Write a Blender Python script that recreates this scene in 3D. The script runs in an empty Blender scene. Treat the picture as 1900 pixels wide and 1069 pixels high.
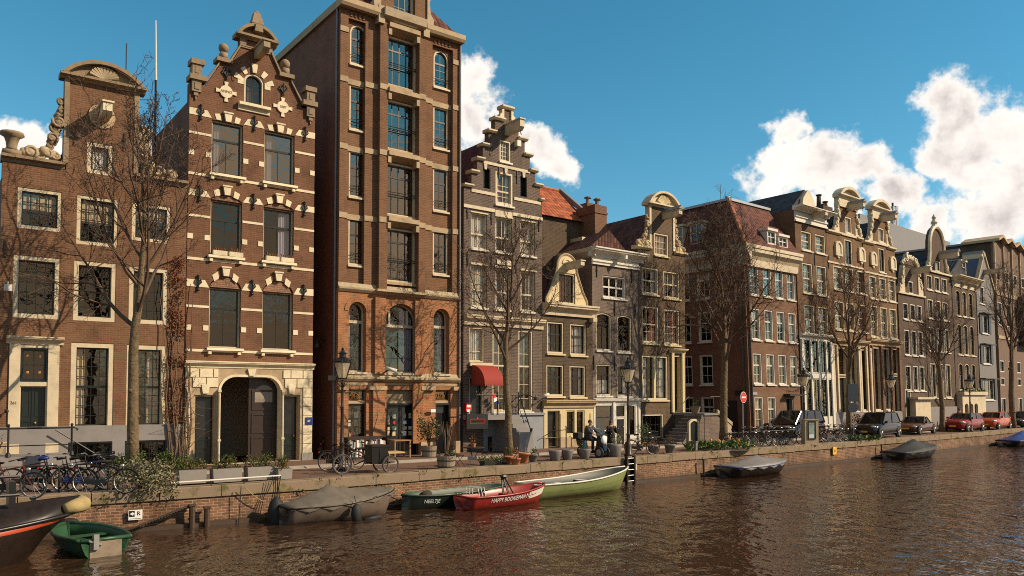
import bpy, math, random
from math import sin, cos, tan, pi, radians, atan2, sqrt, hypot, degrees
from mathutils import Vector, Matrix
from mathutils.geometry import delaunay_2d_cdt

# ------------------------------------------------------------------ camera, sky, sun, exposure
S = bpy.context.scene
C = S.collection
F = 1478.0; HZ = 738.0; PIT = radians(2.3); CAMH = 2.7
CY = HZ - F * tan(PIT)
cam = bpy.data.cameras.new('camera'); camo = bpy.data.objects.new('camera', cam); C.objects.link(camo)
cam.sensor_width = 36; cam.lens = F / 1900 * 36; cam.clip_end = 3000; cam.clip_start = 0.1
cam.shift_y = (CY - 534.5) / 1900
camo.location = (0, 0, CAMH); camo.rotation_euler = (pi / 2 + PIT, 0, 0)
S.camera = camo
S.view_settings.view_transform = 'Standard'; S.view_settings.look = 'None'
S.view_settings.exposure = 0.2; S.view_settings.gamma = 1.0
S.cycles.use_denoising = False; S.cycles.filter_width = 1.0; S.cycles.sample_clamp_indirect = 2.0
S.cycles.max_bounces = 6; S.cycles.transparent_max_bounces = 12
S.cycles.glossy_bounces = 3; S.cycles.diffuse_bounces = 3
S.cycles.caustics_reflective = False; S.cycles.caustics_refractive = False

def ray(px, py):
    xc = (px - 950) / F; yc = -(py - CY) / F
    return Vector((xc, cos(PIT) - yc * sin(PIT), sin(PIT) + yc * cos(PIT)))
def gnd(px, py, z=0.0):
    d = ray(px, py); return Vector((0, 0, CAMH)) + d * ((z - CAMH) / d.z)

SUN_AZ = radians(98.0); SUN_EL = radians(33.0)
sund = Vector((sin(SUN_AZ) * cos(SUN_EL), cos(SUN_AZ) * cos(SUN_EL), sin(SUN_EL)))
sl = bpy.data.lights.new('sun', 'SUN'); sl.energy = 5.0; sl.angle = radians(0.5); sl.color = (1.0, 0.80, 0.56)
so = bpy.data.objects.new('sun', sl); C.objects.link(so)
so.rotation_euler = (-sund).to_track_quat('-Z', 'Y').to_euler(); so.location = (60, -20, 60)

W = bpy.data.worlds.new('World'); S.world = W; W.use_nodes = True
class NT:
    """small node-graph writer"""
    def __init__(s, nt): s.t = nt; nt.nodes.clear()
    def n(s, typ, ins=None, **kw):
        nd = s.t.nodes.new(typ)
        for k, v in kw.items(): setattr(nd, k, v)
        for k, v in (ins or {}).items():
            if isinstance(v, bpy.types.NodeSocket): s.t.links.new(v, nd.inputs[k])
            else: nd.inputs[k].default_value = v
        return nd
    def math(s, op, a, b=0.0, c=0.0, clamp=False):
        return s.n('ShaderNodeMath', {0: a, 1: b, 2: c}, operation=op, use_clamp=clamp).outputs[0]
    def vm(s, op, a, b=(0, 0, 0), out=0):
        return s.n('ShaderNodeVectorMath', {0: a, 1: b}, operation=op).outputs[out]
    def noise(s, vec, scale, detail=4, rough=.5, out=0):
        return s.n('ShaderNodeTexNoise', {'Vector': vec, 'Scale': scale, 'Detail': detail, 'Roughness': rough}).outputs[out]
    def ramp(s, fac, stops):
        r = s.n('ShaderNodeValToRGB', {0: fac}); e = r.color_ramp.elements
        while len(e) < len(stops): e.new(0.5)
        for el, (p, c) in zip(e, stops): el.position = p; el.color = tuple(c) + (1,) if len(c) == 3 else c
        return r.outputs[0]
    def mix(s, fac, a, b, typ='MIX'):
        m = s.n('ShaderNodeMix', data_type='RGBA', blend_type=typ)
        for sock, v in ((m.inputs[0], fac), (m.inputs[6], a), (m.inputs[7], b)):
            if isinstance(v, bpy.types.NodeSocket): s.t.links.new(v, sock)
            else: sock.default_value = v if not isinstance(v, tuple) else (tuple(v) + (1,) if len(v) == 3 else v)
        return m.outputs[2]
    def sep(s, v): return s.n('ShaderNodeSeparateXYZ', {0: v}).outputs
    def com(s, x, y, z): return s.n('ShaderNodeCombineXYZ', {0: x, 1: y, 2: z}).outputs[0]

w = NT(W.node_tree)
dirv = w.n('ShaderNodeTexCoord').outputs['Generated']
sky = w.n('ShaderNodeTexSky', sky_type='NISHITA', sun_disc=False, sun_elevation=SUN_EL, sun_rotation=SUN_AZ, air_density=1.0, dust_density=0.0, ozone_density=3.0)
skc = w.n('ShaderNodeHueSaturation', {'Hue': 0.472, 'Saturation': 1.26, 'Value': 1.28, 'Color': sky.outputs[0]}).outputs[0]
warp = w.vm('SCALE', w.vm('SUBTRACT', w.noise(dirv, 9, 5, .6, 1), (.5, .5, .5)))
warp.node.inputs['Scale'].default_value = 0.10
dw = w.vm('ADD', dirv, warp)
blobs = [(872, 160, .042), (868, 215, .04), (1010, 285, .045), (1050, 322, .03), (970, 265, .03), (40, 268, .028), (70, 285, .02),
         (1455, 245, .036), (1455, 320, .045), (1530, 325, .06), (1600, 320, .045), (1640, 370, .04), (1770, 205, .05), (1755, 265, .045), (1850, 250, .07),
         (1890, 330, .085), (1850, 400, .06), (1775, 380, .02), (1960, 320, .09), (1510, 400, .05), (1700, 430, .04)]
blobs += [(3700, 300, .36)]  # unseen cloud added right of the view to whiten car window reflections
acc = None
for bx, by, br in blobs:
    c = ray(bx, by).normalized()
    d = w.vm('DISTANCE', dw, tuple(c), 'Value')
    v = w.math('MULTIPLY_ADD', d, -1.0 / br, 1.0)
    acc = v if acc is None else w.math('MAXIMUM', acc, v)
# unseen cumulus added behind the viewer so reflections and ambient light turn less blue
sx, sy, sz = w.sep(dirv)[0:3]
fb = w.noise(dirv, 3.2, 6, .55)
behind = w.math('SUBTRACT', w.math('MULTIPLY', w.math('SUBTRACT', fb, .47), 6.0), w.math('MULTIPLY', w.math('GREATER_THAN', sy, 0.0), 20.0))
acc = w.math('MAXIMUM', acc, behind)
det = w.noise(dirv, 17, 9, .64)
gate = w.n('ShaderNodeMapRange', {'Value': acc, 'From Min': -.45, 'From Max': .05}).outputs[0]
den = w.math('ADD', acc, w.math('MULTIPLY', w.math('SUBTRACT', det, .5), w.math('MULTIPLY', gate, 2.3)))
mask = w.n('ShaderNodeMapRange', {'Value': den, 'From Min': 0.08, 'From Max': 0.52}, interpolation_type='SMOOTHSTEP').outputs[0]
shn = w.noise(dw, 11, 5, .55)
core = w.math('MULTIPLY', w.n('ShaderNodeMapRange', {'Value': den, 'From Min': 0.35, 'From Max': 0.95}).outputs[0],
              w.n('ShaderNodeMapRange', {'Value': shn, 'From Min': 0.42, 'From Max': 0.62}).outputs[0])
ccol = w.mix(core, (11.0, 10.3, 9.5), (6.2, 5.5, 5.3))
ccol = w.mix(w.math('LESS_THAN', sy, 0.0), ccol, (6.4, 5.2, 4.0))
final = w.mix(mask, skc, ccol)
bg = w.n('ShaderNodeBackground', {'Color': final, 'Strength': 0.09})
w.t.links.new(bg.outputs[0], w.n('ShaderNodeOutputWorld').inputs[0])

# ------------------------------------------------------------------ materials
MATS = {}
def newmat(name):
    m = bpy.data.materials.new(name); m.use_nodes = True; MATS[name] = m
    return m, NT(m.node_tree)
def fin(g, col, rough=.7, metal=0.0, bump=None, bstr=.3, bdist=.01, spec=.5, **kw):
    ins = {'Base Color': col, 'Roughness': rough, 'Metallic': metal, 'Specular IOR Level': spec}
    ins.update(kw)
    p = g.n('ShaderNodeBsdfPrincipled', ins)
    if bump is not None:
        b = g.n('ShaderNodeBump', {'Height': bump, 'Strength': bstr, 'Distance': bdist}); g.t.links.new(b.outputs[0], p.inputs['Normal'])
    g.t.links.new(p.outputs[0], g.n('ShaderNodeOutputMaterial').inputs[0]); return p
def sc(c, k): return tuple(min(1, x * k) for x in c)
def plain(name, c, rough=.6, metal=0, var=.25, ns=6, bstr=.15, spec=.5, bd=.01, **kw):
    """one colour with blotchy wear"""
    m, g = newmat(name); o = g.n('ShaderNodeTexCoord').outputs['Object']
    a = g.noise(o, ns, 6, .6); b = g.noise(o, ns * .17, 3, .5)
    f = g.math('ADD', g.math('MULTIPLY', a, .6), g.math('MULTIPLY', b, .4))
    col = g.ramp(f, [(.3, sc(c, 1 - var)), (.5, c), (.72, sc(c, 1 + var * .6))])
    fin(g, col, rough, metal, a, bstr, bd, spec, **kw); return m
def brickmat(name, c1, c2, mortar, bw=.22, bh=.075, stain=.48, bstr=.6, ms=.014):
    m, g = newmat(name); o = g.n('ShaderNodeTexCoord').outputs['Object']
    x, y, z = g.sep(o)[0:3]
    v = g.com(g.math('ADD', x, y), z, 0.0)
    br = g.n('ShaderNodeTexBrick', {'Vector': v, 'Color1': (*c1, 1), 'Color2': (*c2, 1), 'Mortar': (*mortar, 1), 'Scale': 1.0,
             'Mortar Size': ms, 'Mortar Smooth': .3, 'Bias': -.1, 'Brick Width': bw, 'Row Height': bh}, offset=.5)
    n1 = g.noise(v, 1.1, 5, .6); n2 = g.noise(v, 14, 4, .7); n3 = g.noise(g.vm('MULTIPLY', v, (1.6, .22, 1)), 1.0, 4, .6)
    k = g.math('ADD', g.math('MULTIPLY', n1, .5), g.math('ADD', g.math('MULTIPLY', n2, .35), g.math('MULTIPLY', n3, .3)))
    shade = g.ramp(k, [(.38, (1 - stain,) * 3), (.58, (1, 1, 1)), (.76, (1 + stain * .35, 1 + stain * .3, 1 + stain * .25))])
    col = g.mix(1.0, br.outputs[0], shade, 'MULTIPLY')
    h = g.math('ADD', g.math('MULTIPLY', br.outputs[1], -1.0), g.math('MULTIPLY', n2, .5))
    fin(g, col, .85, 0, h, bstr, .012, .25); return m
def tilemat(name, c, gap=.34, col=.24, bstr=1.0):
    """pantiles: rows with a lip, rounded columns"""
    m, g = newmat(name); o = g.n('ShaderNodeTexCoord').outputs['UV']
    u, v, _ = g.sep(o)[0:3]
    rowf = g.math('FRACT', g.math('MULTIPLY', v, 1 / gap))
    colw = g.math('ABSOLUTE', g.math('SINE', g.math('MULTIPLY', u, pi / col)))
    h = g.math('ADD', g.math('MULTIPLY', colw, .6), g.math('MULTIPLY', g.math('SUBTRACT', 1.0, rowf), .8))
    cell = g.com(g.math('FLOOR', g.math('MULTIPLY', u, 1 / col)), g.math('FLOOR', g.math('MULTIPLY', v, 1 / gap)), 0.0)
    wn = g.n('ShaderNodeTexWhiteNoise', {'Vector': cell}, noise_dimensions='2D').outputs[0]
    nz = g.noise(o, 1.3, 5, .6)
    f = g.math('ADD', g.math('MULTIPLY', wn, .5), g.math('MULTIPLY', nz, .5))
    colr = g.ramp(f, [(.25, sc(c, .55)), (.5, c), (.75, sc(c, 1.35))])
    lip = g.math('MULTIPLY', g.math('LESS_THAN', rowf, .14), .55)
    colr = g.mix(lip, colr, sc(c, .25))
    fin(g, colr, .75, 0, h, bstr, .06, .3); return m

brickmat('brick_h1', (0.195, 0.088, 0.045), (0.141, 0.060, 0.030), (0.182, 0.122, 0.076))
brickmat('brick_h2', (0.182, 0.079, 0.042), (0.136, 0.056, 0.030), (0.173, 0.108, 0.068))
brickmat('brick_wh', (0.214, 0.099, 0.050), (0.154, 0.068, 0.035), (0.200, 0.131, 0.079), stain=.4)
brickmat('brick_wh_orange', (.40, .155, .062), (.28, .104, .043), (.34, .21, .12))
brickmat('brick_wh_side', (0.205, 0.082, 0.048), (0.151, 0.058, 0.036), (0.183, 0.100, 0.067))
brickmat('brick_grey', (.135, .094, .074), (.074, .05, .041), (.19, .15, .12), stain=.4)
brickmat('brick_dark', (0.095, 0.063, 0.041), (0.063, 0.042, 0.027), (0.127, 0.095, 0.064))
brickmat('brick_taupe', (.185, .138, .112), (.135, .097, .08), (.21, .165, .133))
brickmat('brick_h7', (0.141, 0.090, 0.054), (0.105, 0.063, 0.038), (0.146, 0.108, 0.072))
brickmat('brick_h8', (0.205, 0.099, 0.058), (0.159, 0.074, 0.044), (0.182, 0.126, 0.084), stain=.3)
brickmat('brick_h9', (0.164, 0.086, 0.046), (0.123, 0.063, 0.034), (0.146, 0.099, 0.064))
brickmat('brick_h10', (0.205, 0.108, 0.054), (0.150, 0.076, 0.038), (0.182, 0.126, 0.072))
brickmat('brick_h12', (0.113, 0.072, 0.051), (0.078, 0.049, 0.035), (0.127, 0.095, 0.072))
brickmat('brick_h16', (.21, .135, .098), (.165, .105, .078), (.19, .14, .11), stain=.25)
brickmat('brick_quay', (.27, .125, .068), (.15, .066, .04), (.30, .22, .15), bw=.23, bh=.075, stain=.55)
brickmat('paving', (.28, .13, .09), (.20, .092, .066), (.15, .09, .065), bw=.22, bh=.11, stain=.3)
tilemat('tile_orange', (.32, .085, .032), .36, .27); tilemat('tile_red', (.115, .036, .024), .36, .27); tilemat('tile_brown', (.115, .05, .036)); tilemat('tile_slate', (.045, .045, .052), .3, .3, .5)
plain('cream', (.57, .475, .325), .6, var=.3, ns=3); plain('white', (.64, .60, .52), .5, var=.12); plain('white_stone', (.70, .60, .41), .75, var=.3, ns=3)
plain('stone', (.40, .315, .20), .8, var=.3, ns=4); plain('stone_tan', (.41, .305, .185), .85, var=.42, ns=2.5); plain('stone_brown', (.255, .185, .115), .85, var=.35)
plain('yellow', (.58, .47, .26), .55, var=.15); plain('plinth', (.22, .20, .19), .75, var=.2, ns=3); plain('plinth_blue', (.24, .25, .27), .7, var=.2, ns=3)
plain('render_grey', (.19, .175, .165), .85, var=.18, ns=3); plain('screen_grey', (.20, .195, .2), .7, var=.08); plain('slate_blue', (.06, .075, .12), .5, var=.2)
plain('concrete', (.36, .31, .25), .85, var=.3, ns=4); plain('planter', (.25, .23, .205), .85, var=.15); plain('coping', (.38, .30, .215), .85, var=.4, ns=3)
plain('black_paint', (.012, .011, .011), .35, var=.3); plain('green_black', (.012, .018, .015), .3, var=.3); plain('brown_black', (.03, .016, .011), .4, var=.3)
plain('iron', (.02, .018, .017), .45, .3, var=.3); plain('steel', (.36, .34, .32), .42, .6, var=.1); plain('chrome', (.62, .60, .57), .2, .8, var=.05)
plain('zinc', (.32, .34, .38), .5, .3, var=.15); plain('lead', (.2, .2, .215), .6, .2, var=.2)
plain('rubber', (.012, .012, .012), .7, var=.2); plain('tyre_grey', (.05, .048, .045), .8, var=.2)
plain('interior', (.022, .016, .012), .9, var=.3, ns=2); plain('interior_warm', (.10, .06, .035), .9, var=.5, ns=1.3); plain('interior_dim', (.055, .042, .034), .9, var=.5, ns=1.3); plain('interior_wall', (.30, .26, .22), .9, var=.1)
plain('curtain_white', (.66, .62, .58), .9, var=.15); plain('curtain_cream', (.62, .50, .34), .9, var=.15); plain('curtain_red', (.36, .035, .03), .9, var=.2); plain('curtain_violet', (.40, .37, .44), .9, var=.15)
plain('bark', (.14, .095, .05), .9, var=.7, ns=9, bstr=1.0, bd=.06); plain('twig', (.10, .058, .034), .85, var=.3); plain('twig_light', (.15, .095, .055), .85, var=.3)
plain('wood', (.33, .17, .065), .6, var=.35); plain('wood_grey', (.24, .185, .13), .8, var=.35); plain('wood_pale', (.55, .36, .16), .6, var=.25); plain('timber_wet', (.06, .035, .02), .6, var=.4)
plain('terracotta', (.42, .155, .07), .8, var=.25); plain('pot_grey', (.17, .155, .145), .7, var=.2)
plain('cloth_grey', (.125, .105, .082), .85, var=.35, ns=3, bstr=.5); plain('cloth_blue', (.028, .045, .16), .5, var=.3); plain('tarp_silver', (.19, .175, .165), .5, var=.2, ns=3)
plain('red_paint', (.27, .024, .016), .35, var=.2); plain('awning_red', (.29, .03, .018), .8, var=.15); plain('orange_red', (.42, .06, .018), .4, var=.2)
plain('green_paint', (.024, .075, .034), .4, var=.3); plain('green_light', (.235, .27, .10), .4, var=.2); plain('green_dark', (.007, .015, .010), .5, var=.3); plain('blue_paint', (.015, .03, .16), .4, var=.15)
plain('rope', (.36, .27, .12), .95, var=.4, ns=30); plain('rope_dark', (.045, .03, .022), .9, var=.4, ns=25); plain('hull_black', (.022, .014, .010), .35, var=.5, spec=.3); plain('maroon', (.12, .02, .015), .5, var=.25)
plain('hull_worn', (.14, .105, .08), .6, var=.6, ns=3); plain('sign_red', (.62, .02, .015), .4, var=.05); plain('white_sign', (.8, .8, .78), .4, var=.03)
plain('skin', (.5, .27, .17), .6, var=.1); plain('coat_black', (.013, .012, .014), .8, var=.2); plain('hair_brown', (.05, .024, .012), .6, var=.3); plain('trousers', (.02, .024, .035), .85, var=.2); plain('jacket_dark', (.03, .03, .034), .7, var=.2)
plain('leaf', (.055, .085, .018), .6, var=.5, ns=9); plain('leaf_bright', (.10, .15, .02), .6, var=.45, ns=9); plain('leaf_grey', (.22, .20, .11), .8, var=.4, ns=9); plain('leaf_red', (.16, .03, .015), .7, var=.5, ns=9); plain('leaf_dry', (.22, .085, .03), .8, var=.4, ns=9); plain('moss', (.10, .12, .02), .95, var=.5, ns=12)
plain('tulip_orange', (.8, .25, .02), .5, var=.1); plain('soil', (.05, .03, .02), .95, var=.3)
plain('lamp_glass', (.70, .62, .46), .25, var=.1); plain('plate_yellow', (.75, .42, .02), .4, var=.05); plain('poster', (.35, .42, .33), .4, var=.7, ns=7)
plain('gold', (.42, .2, .05), .5, .3, var=.1); plain('light_red', (.5, .02, .01), .2, var=.05); plain('light_orange', (.8, .3, .05), .2, var=.05)
def carpaint(name, c):
    m, g = newmat(name); o = g.n('ShaderNodeTexCoord').outputs['Object']; n = g.noise(o, 3, 4)
    fin(g, g.ramp(n, [(.3, sc(c, .9)), (.7, sc(c, 1.08))]), .12, .0, None, .01, .01, .5); return m
carpaint('paint_black', (.014, .012, .012)); carpaint('paint_bronze', (.10, .045, .03)); carpaint('paint_red', (.22, .018, .014)); carpaint('paint_orange', (.45, .085, .02)); carpaint('paint_brown', (.02, .014, .011)); carpaint('paint_grey', (.04, .038, .036))
def glassmat(name, tint=(.9, .9, .9), ior=1.5, rough=.02, extra=.0):
    m, g = newmat(name); o = g.n('ShaderNodeTexCoord').outputs['Object']
    nz = g.noise(o, 2.1, 2)
    bmp = g.n('ShaderNodeBump', {'Height': nz, 'Strength': .22, 'Distance': .05})
    dt = g.math('ABSOLUTE', g.vm('DOT_PRODUCT', g.n('ShaderNodeNewGeometry').outputs['Incoming'], bmp.outputs[0], 'Value'))
    f0 = ((ior - 1) / (ior + 1)) ** 2 * 2
    fr = g.math('ADD', g.math('MULTIPLY', g.math('POWER', g.math('SUBTRACT', 1.0, dt, clamp=True), 4.0), 1 - f0), f0 + extra, clamp=True)
    gl = g.n('ShaderNodeBsdfGlossy', {'Color': (1, .86, .68, 1), 'Roughness': rough, 'Normal': bmp.outputs[0]})
    tr = g.n('ShaderNodeBsdfTransparent', {'Color': (*tint, 1)})
    mx = g.n('ShaderNodeMixShader', {0: fr, 1: tr.outputs[0], 2: gl.outputs[0]})
    g.t.links.new(mx.outputs[0], g.n('ShaderNodeOutputMaterial').inputs[0]); return m
glassmat('glass', (.85, .85, .83), 1.5, .02, .02); glassmat('glass_bright', (.6, .6, .6), 1.6, .02, .16); plain('glass_car', (.008, .008, .009), .06, var=.1, bstr=0.0, spec=.4); glassmat('glass_clear', (.93, .93, .93), 1.35)
def lanternmat():
    m, g = newmat('lantern'); d = g.n('ShaderNodeBsdfDiffuse', {'Color': (.75, .66, .5, 1)}); t = g.n('ShaderNodeBsdfTranslucent', {'Color': (.8, .7, .52, 1)}); x = g.n('ShaderNodeBsdfTransparent'); q = g.n('ShaderNodeMixShader', {0: .5, 1: d.outputs[0], 2: t.outputs[0]}); r = g.n('ShaderNodeMixShader', {0: .3, 1: q.outputs[0], 2: x.outputs[0]}); g.t.links.new(r.outputs[0], g.n('ShaderNodeOutputMaterial').inputs[0])
lanternmat()
def watermat():
    m, g = newmat('water'); o = g.n('ShaderNodeTexCoord').outputs['Object']
    rot = g.n('ShaderNodeMapping', {'Vector': o, 'Rotation': (0, 0, radians(-20)), 'Scale': (1, .62, 1)}).outputs[0]
    a = g.noise(rot, 1.7, 2, .5); b = g.noise(rot, 3.9, 2, .6); c = g.noise(o, .10, 3)
    h = g.math('ADD', a, g.math('MULTIPLY', b, .34))
    h = g.math('MULTIPLY', h, g.math('ADD', g.math('MULTIPLY', c, 1.5), .25))
    fin(g, (.042, .022, .012, 1), .015, 0, h, 1.0, .095, .5, IOR=1.45); return m
watermat()
def quaymat():
    m, g = newmat('quay_brick'); o = g.n('ShaderNodeTexCoord').outputs['Object']; x, y, z = g.sep(o)[0:3]
    v = g.com(g.math('ADD', g.math('MULTIPLY', x, .77), g.math('MULTIPLY', y, .63)), z, 0.0)
    br = g.n('ShaderNodeTexBrick', {'Vector': v, 'Color1': (.27, .125, .068, 1), 'Color2': (.14, .06, .038, 1), 'Mortar': (.33, .25, .17, 1), 'Scale': 1.0, 'Mortar Size': .014, 'Mortar Smooth': .3, 'Brick Width': .24, 'Row Height': .085})
    n1 = g.noise(v, .7, 6, .68); n2 = g.noise(v, 3.1, 6, .7); n3 = g.noise(g.vm('MULTIPLY', v, (2.2, .3, 1)), 1.0, 5, .65); n4 = g.noise(v, 18, 3)
    col = g.mix(1.0, br.outputs[0], g.ramp(n1, [(.35, (.55, .5, .45)), (.55, (1, 1, 1)), (.7, (1.25, 1.15, 1.0))]), 'MULTIPLY')
    col = g.mix(g.n('ShaderNodeMapRange', {'Value': n3, 'From Min': .5, 'From Max': .72}).outputs[0], col, (.07, .05, .032))
    al = g.math('ADD', g.math('MULTIPLY', g.math('ADD', z, .78), -2.6), g.math('MULTIPLY', g.math('SUBTRACT', n2, .5), 3.0), clamp=True)
    col = g.mix(al, col, (.045, .036, .016)); mo = g.math('MULTIPLY', g.math('GREATER_THAN', n2, .58), g.math('GREATER_THAN', z, -.55)); col = g.mix(g.math('MULTIPLY', mo, .7), col, (.075, .08, .02))
    fin(g, col, .85, 0, g.math('ADD', g.math('MULTIPLY', br.outputs[1], -1.0), g.math('MULTIPLY', n4, .9)), .7, .02, .3)
quaymat()
def mudmat(name, base, moss, lo, hi):
    m, g = newmat(name); o = g.n('ShaderNodeTexCoord').outputs['Object']
    n = g.noise(o, 2.2, 6, .65); n2 = g.noise(o, 30, 3)
    col = g.mix(g.n('ShaderNodeMapRange', {'Value': n, 'From Min': lo, 'From Max': hi}).outputs[0], base, moss)
    fin(g, col, .9, 0, n2, .5, .02, .2); return m
mudmat('coping_moss', (.25, .185, .125), (.11, .10, .03), .52, .68); mudmat('asphalt', (.10, .085, .075), (.16, .12, .095), .4, .7)
M = MATS

# ------------------------------------------------------------------ mesh builder
class MB:
    def __init__(s): s.v = []; s.f = []; s.m = []; s.X = Matrix(); s.uv = None
    def add(s, vs, fs, mi=0):
        b = len(s.v); s.v += [tuple(s.X @ Vector(p)) for p in vs]
        for f in fs: s.f.append(tuple(b + i for i in f)); s.m.append(mi)
        return s
    def box(s, x0, x1, y0, y1, z0, z1, mi=0):
        return s.add([(x0, y0, z0), (x1, y0, z0), (x1, y1, z0), (x0, y1, z0), (x0, y0, z1), (x1, y0, z1), (x1, y1, z1), (x0, y1, z1)],
                     [(0, 3, 2, 1), (4, 5, 6, 7), (0, 1, 5, 4), (1, 2, 6, 5), (2, 3, 7, 6), (3, 0, 4, 7)], mi)
    def taper(s, x0, x1, y0, y1, z0, z1, k, mi=0):
        """box whose bottom is k times the size of its top"""
        cx, cy = (x0 + x1) / 2, (y0 + y1) / 2; q = lambda a, c: c + (a - c) * k
        return s.add([(q(x0, cx), q(y0, cy), z0), (q(x1, cx), q(y0, cy), z0), (q(x1, cx), q(y1, cy), z0), (q(x0, cx), q(y1, cy), z0), (x0, y0, z1), (x1, y0, z1), (x1, y1, z1), (x0, y1, z1)],
                     [(0, 3, 2, 1), (4, 5, 6, 7), (0, 1, 5, 4), (1, 2, 6, 5), (2, 3, 7, 6), (3, 0, 4, 7)], mi)
    def prism(s, poly, y0, y1, mi=0):
        """(x,z) outline pushed through y0..y1"""
        n = len(poly)
        return s.add([(x, y0, z) for x, z in poly] + [(x, y1, z) for x, z in poly],
                     [tuple(range(n)), tuple(range(2 * n - 1, n - 1, -1))] + [(i, n + i, n + (i + 1) % n, (i + 1) % n) for i in range(n)], mi)
    def prismx(s, poly, x0, x1, mi=0):
        """(y,z) outline pushed through x0..x1"""
        n = len(poly)
        return s.add([(x0, y, z) for y, z in poly] + [(x1, y, z) for y, z in poly],
                     [tuple(range(n)), tuple(range(2 * n - 1, n - 1, -1))] + [(i, n + i, n + (i + 1) % n, (i + 1) % n) for i in range(n)], mi)
    def ring(s, outer, inner, y0, y1, mi=0):
        """frame between two (x,z) loops of equal count: front, inner lining, outer side"""
        n = len(outer)
        vs = [(x, y0, z) for x, z in outer] + [(x, y0, z) for x, z in inner] + [(x, y1, z) for x, z in inner] + [(x, y1, z) for x, z in outer]
        fs = []
        for i in range(n):
            j = (i + 1) % n
            fs += [(i, j, n + j, n + i), (n + i, n + j, 2 * n + j, 2 * n + i), (3 * n + i, 3 * n + j, j, i)]
        return s.add(vs, fs, mi)
    def tube(s, pts, r, n=6, mi=0, cap=True):
        pts = [Vector(p) for p in pts]; k = len(pts); rr = r if isinstance(r, (list, tuple)) else [r] * k
        vs = []; prev = None
        for i, p in enumerate(pts):
            t = (pts[min(i + 1, k - 1)] - pts[max(i - 1, 0)])
            t = t.normalized() if t.length > 1e-9 else Vector((0, 0, 1))
            if prev is None:
                a = t.cross(Vector((0, 0, 1)) if abs(t.z) < .9 else Vector((1, 0, 0))).normalized()
            else:
                a = (prev - t * prev.dot(t)); a = a.normalized() if a.length > 1e-6 else t.orthogonal().normalized()
            prev = a; b = t.cross(a)
            for q in range(n):
                th = 2 * pi * q / n; vs.append(p + (a * cos(th) + b * sin(th)) * rr[i])
        fs = [(i * n + q, i * n + (q + 1) % n, (i + 1) * n + (q + 1) % n, (i + 1) * n + q) for i in range(k - 1) for q in range(n)]
        if cap: fs += [tuple(range(n - 1, -1, -1)), tuple(range((k - 1) * n, k * n))]
        return s.add(vs, fs, mi)
    def lathe(s, prof, c=(0, 0, 0), n=12, mi=0, cap=True):
        vs = [(c[0] + r * cos(2 * pi * q / n), c[1] + r * sin(2 * pi * q / n), c[2] + z) for r, z in prof for q in range(n)]
        k = len(prof)
        fs = [(i * n + q, i * n + (q + 1) % n, (i + 1) * n + (q + 1) % n, (i + 1) * n + q) for i in range(k - 1) for q in range(n)]
        if cap: fs += [tuple(range(n - 1, -1, -1)), tuple(range((k - 1) * n, k * n))]
        return s.add(vs, fs, mi)
    def ball(s, c, r, n=10, mi=0, e=(1, 1, 1)):
        m = max(4, n // 2 + 1)
        vs = [(c[0], c[1], c[2] - r * e[2])]
        for i in range(1, m):
            a = -pi / 2 + pi * i / m
            for q in range(n): vs.append((c[0] + r * e[0] * cos(a) * cos(2 * pi * q / n), c[1] + r * e[1] * cos(a) * sin(2 * pi * q / n), c[2] + r * e[2] * sin(a)))
        vs.append((c[0], c[1], c[2] + r * e[2])); L = len(vs) - 1
        fs = [(0, 1 + (q + 1) % n, 1 + q) for q in range(n)]
        fs += [(1 + i * n + q, 1 + i * n + (q + 1) % n, 1 + (i + 1) * n + (q + 1) % n, 1 + (i + 1) * n + q) for i in range(m - 2) for q in range(n)]
        fs += [(L, 1 + (m - 2) * n + q, 1 + (m - 2) * n + (q + 1) % n) for q in range(n)]
        return s.add(vs, fs, mi)
    def disc(s, c, r, y0, y1, n=20, mi=0):
        """round plate facing the y axis"""
        return s.prism([(c[0] + r * cos(2 * pi * q / n), c[1] + r * sin(2 * pi * q / n)) for q in range(n)], y0, y1, mi)
    def build(s, name, mats, parent=None, smooth=False):
        me = bpy.data.meshes.new(name); me.from_pydata(s.v, [], s.f)
        mats = mats if isinstance(mats, (list, tuple)) else [mats]
        for q in mats: me.materials.append(M[q])
        if len(mats) > 1: me.polygons.foreach_set('material_index', s.m)
        if s.uv:
            ul = me.uv_layers.new(name='UVMap')
            for l in me.loops: ul.data[l.index].uv = s.uv[l.vertex_index]
        if smooth: me.polygons.foreach_set('use_smooth', [True] * len(me.polygons))
        me.update()
        o = bpy.data.objects.new(name, me); C.objects.link(o)
        if parent: o.parent = parent
        return o
def thing(name, label, cat, loc=(0, 0, 0), rz=0.0, group=None):
    o = bpy.data.objects.new(name, None); o.empty_display_size = .2; C.objects.link(o)
    o.location = loc; o.rotation_euler = (0, 0, rz); return tag(o, label, cat, group)
def tag(o, label, cat, group=None):
    o['label'] = label; o['category'] = cat
    if group: o['group'] = group
    return o
def structure(o): o['kind'] = 'structure'; return o
def dup(root, loc, rz, label=None, swap=None, tilt=0.0):
    """copy of a thing with copies of its parts and sub-parts"""
    r = root.copy(); C.objects.link(r); r.location = loc; r.rotation_euler = (tilt, 0, rz)
    if label: r['label'] = label
    def rec(src, dst):
        for ch in list(src.children):
            c = ch.copy(); C.objects.link(c); c.parent = dst
            if swap and c.data and c.data.name in swap: c.data = swap[c.data.name]
            rec(ch, c)
    rec(root, r); return r
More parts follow.
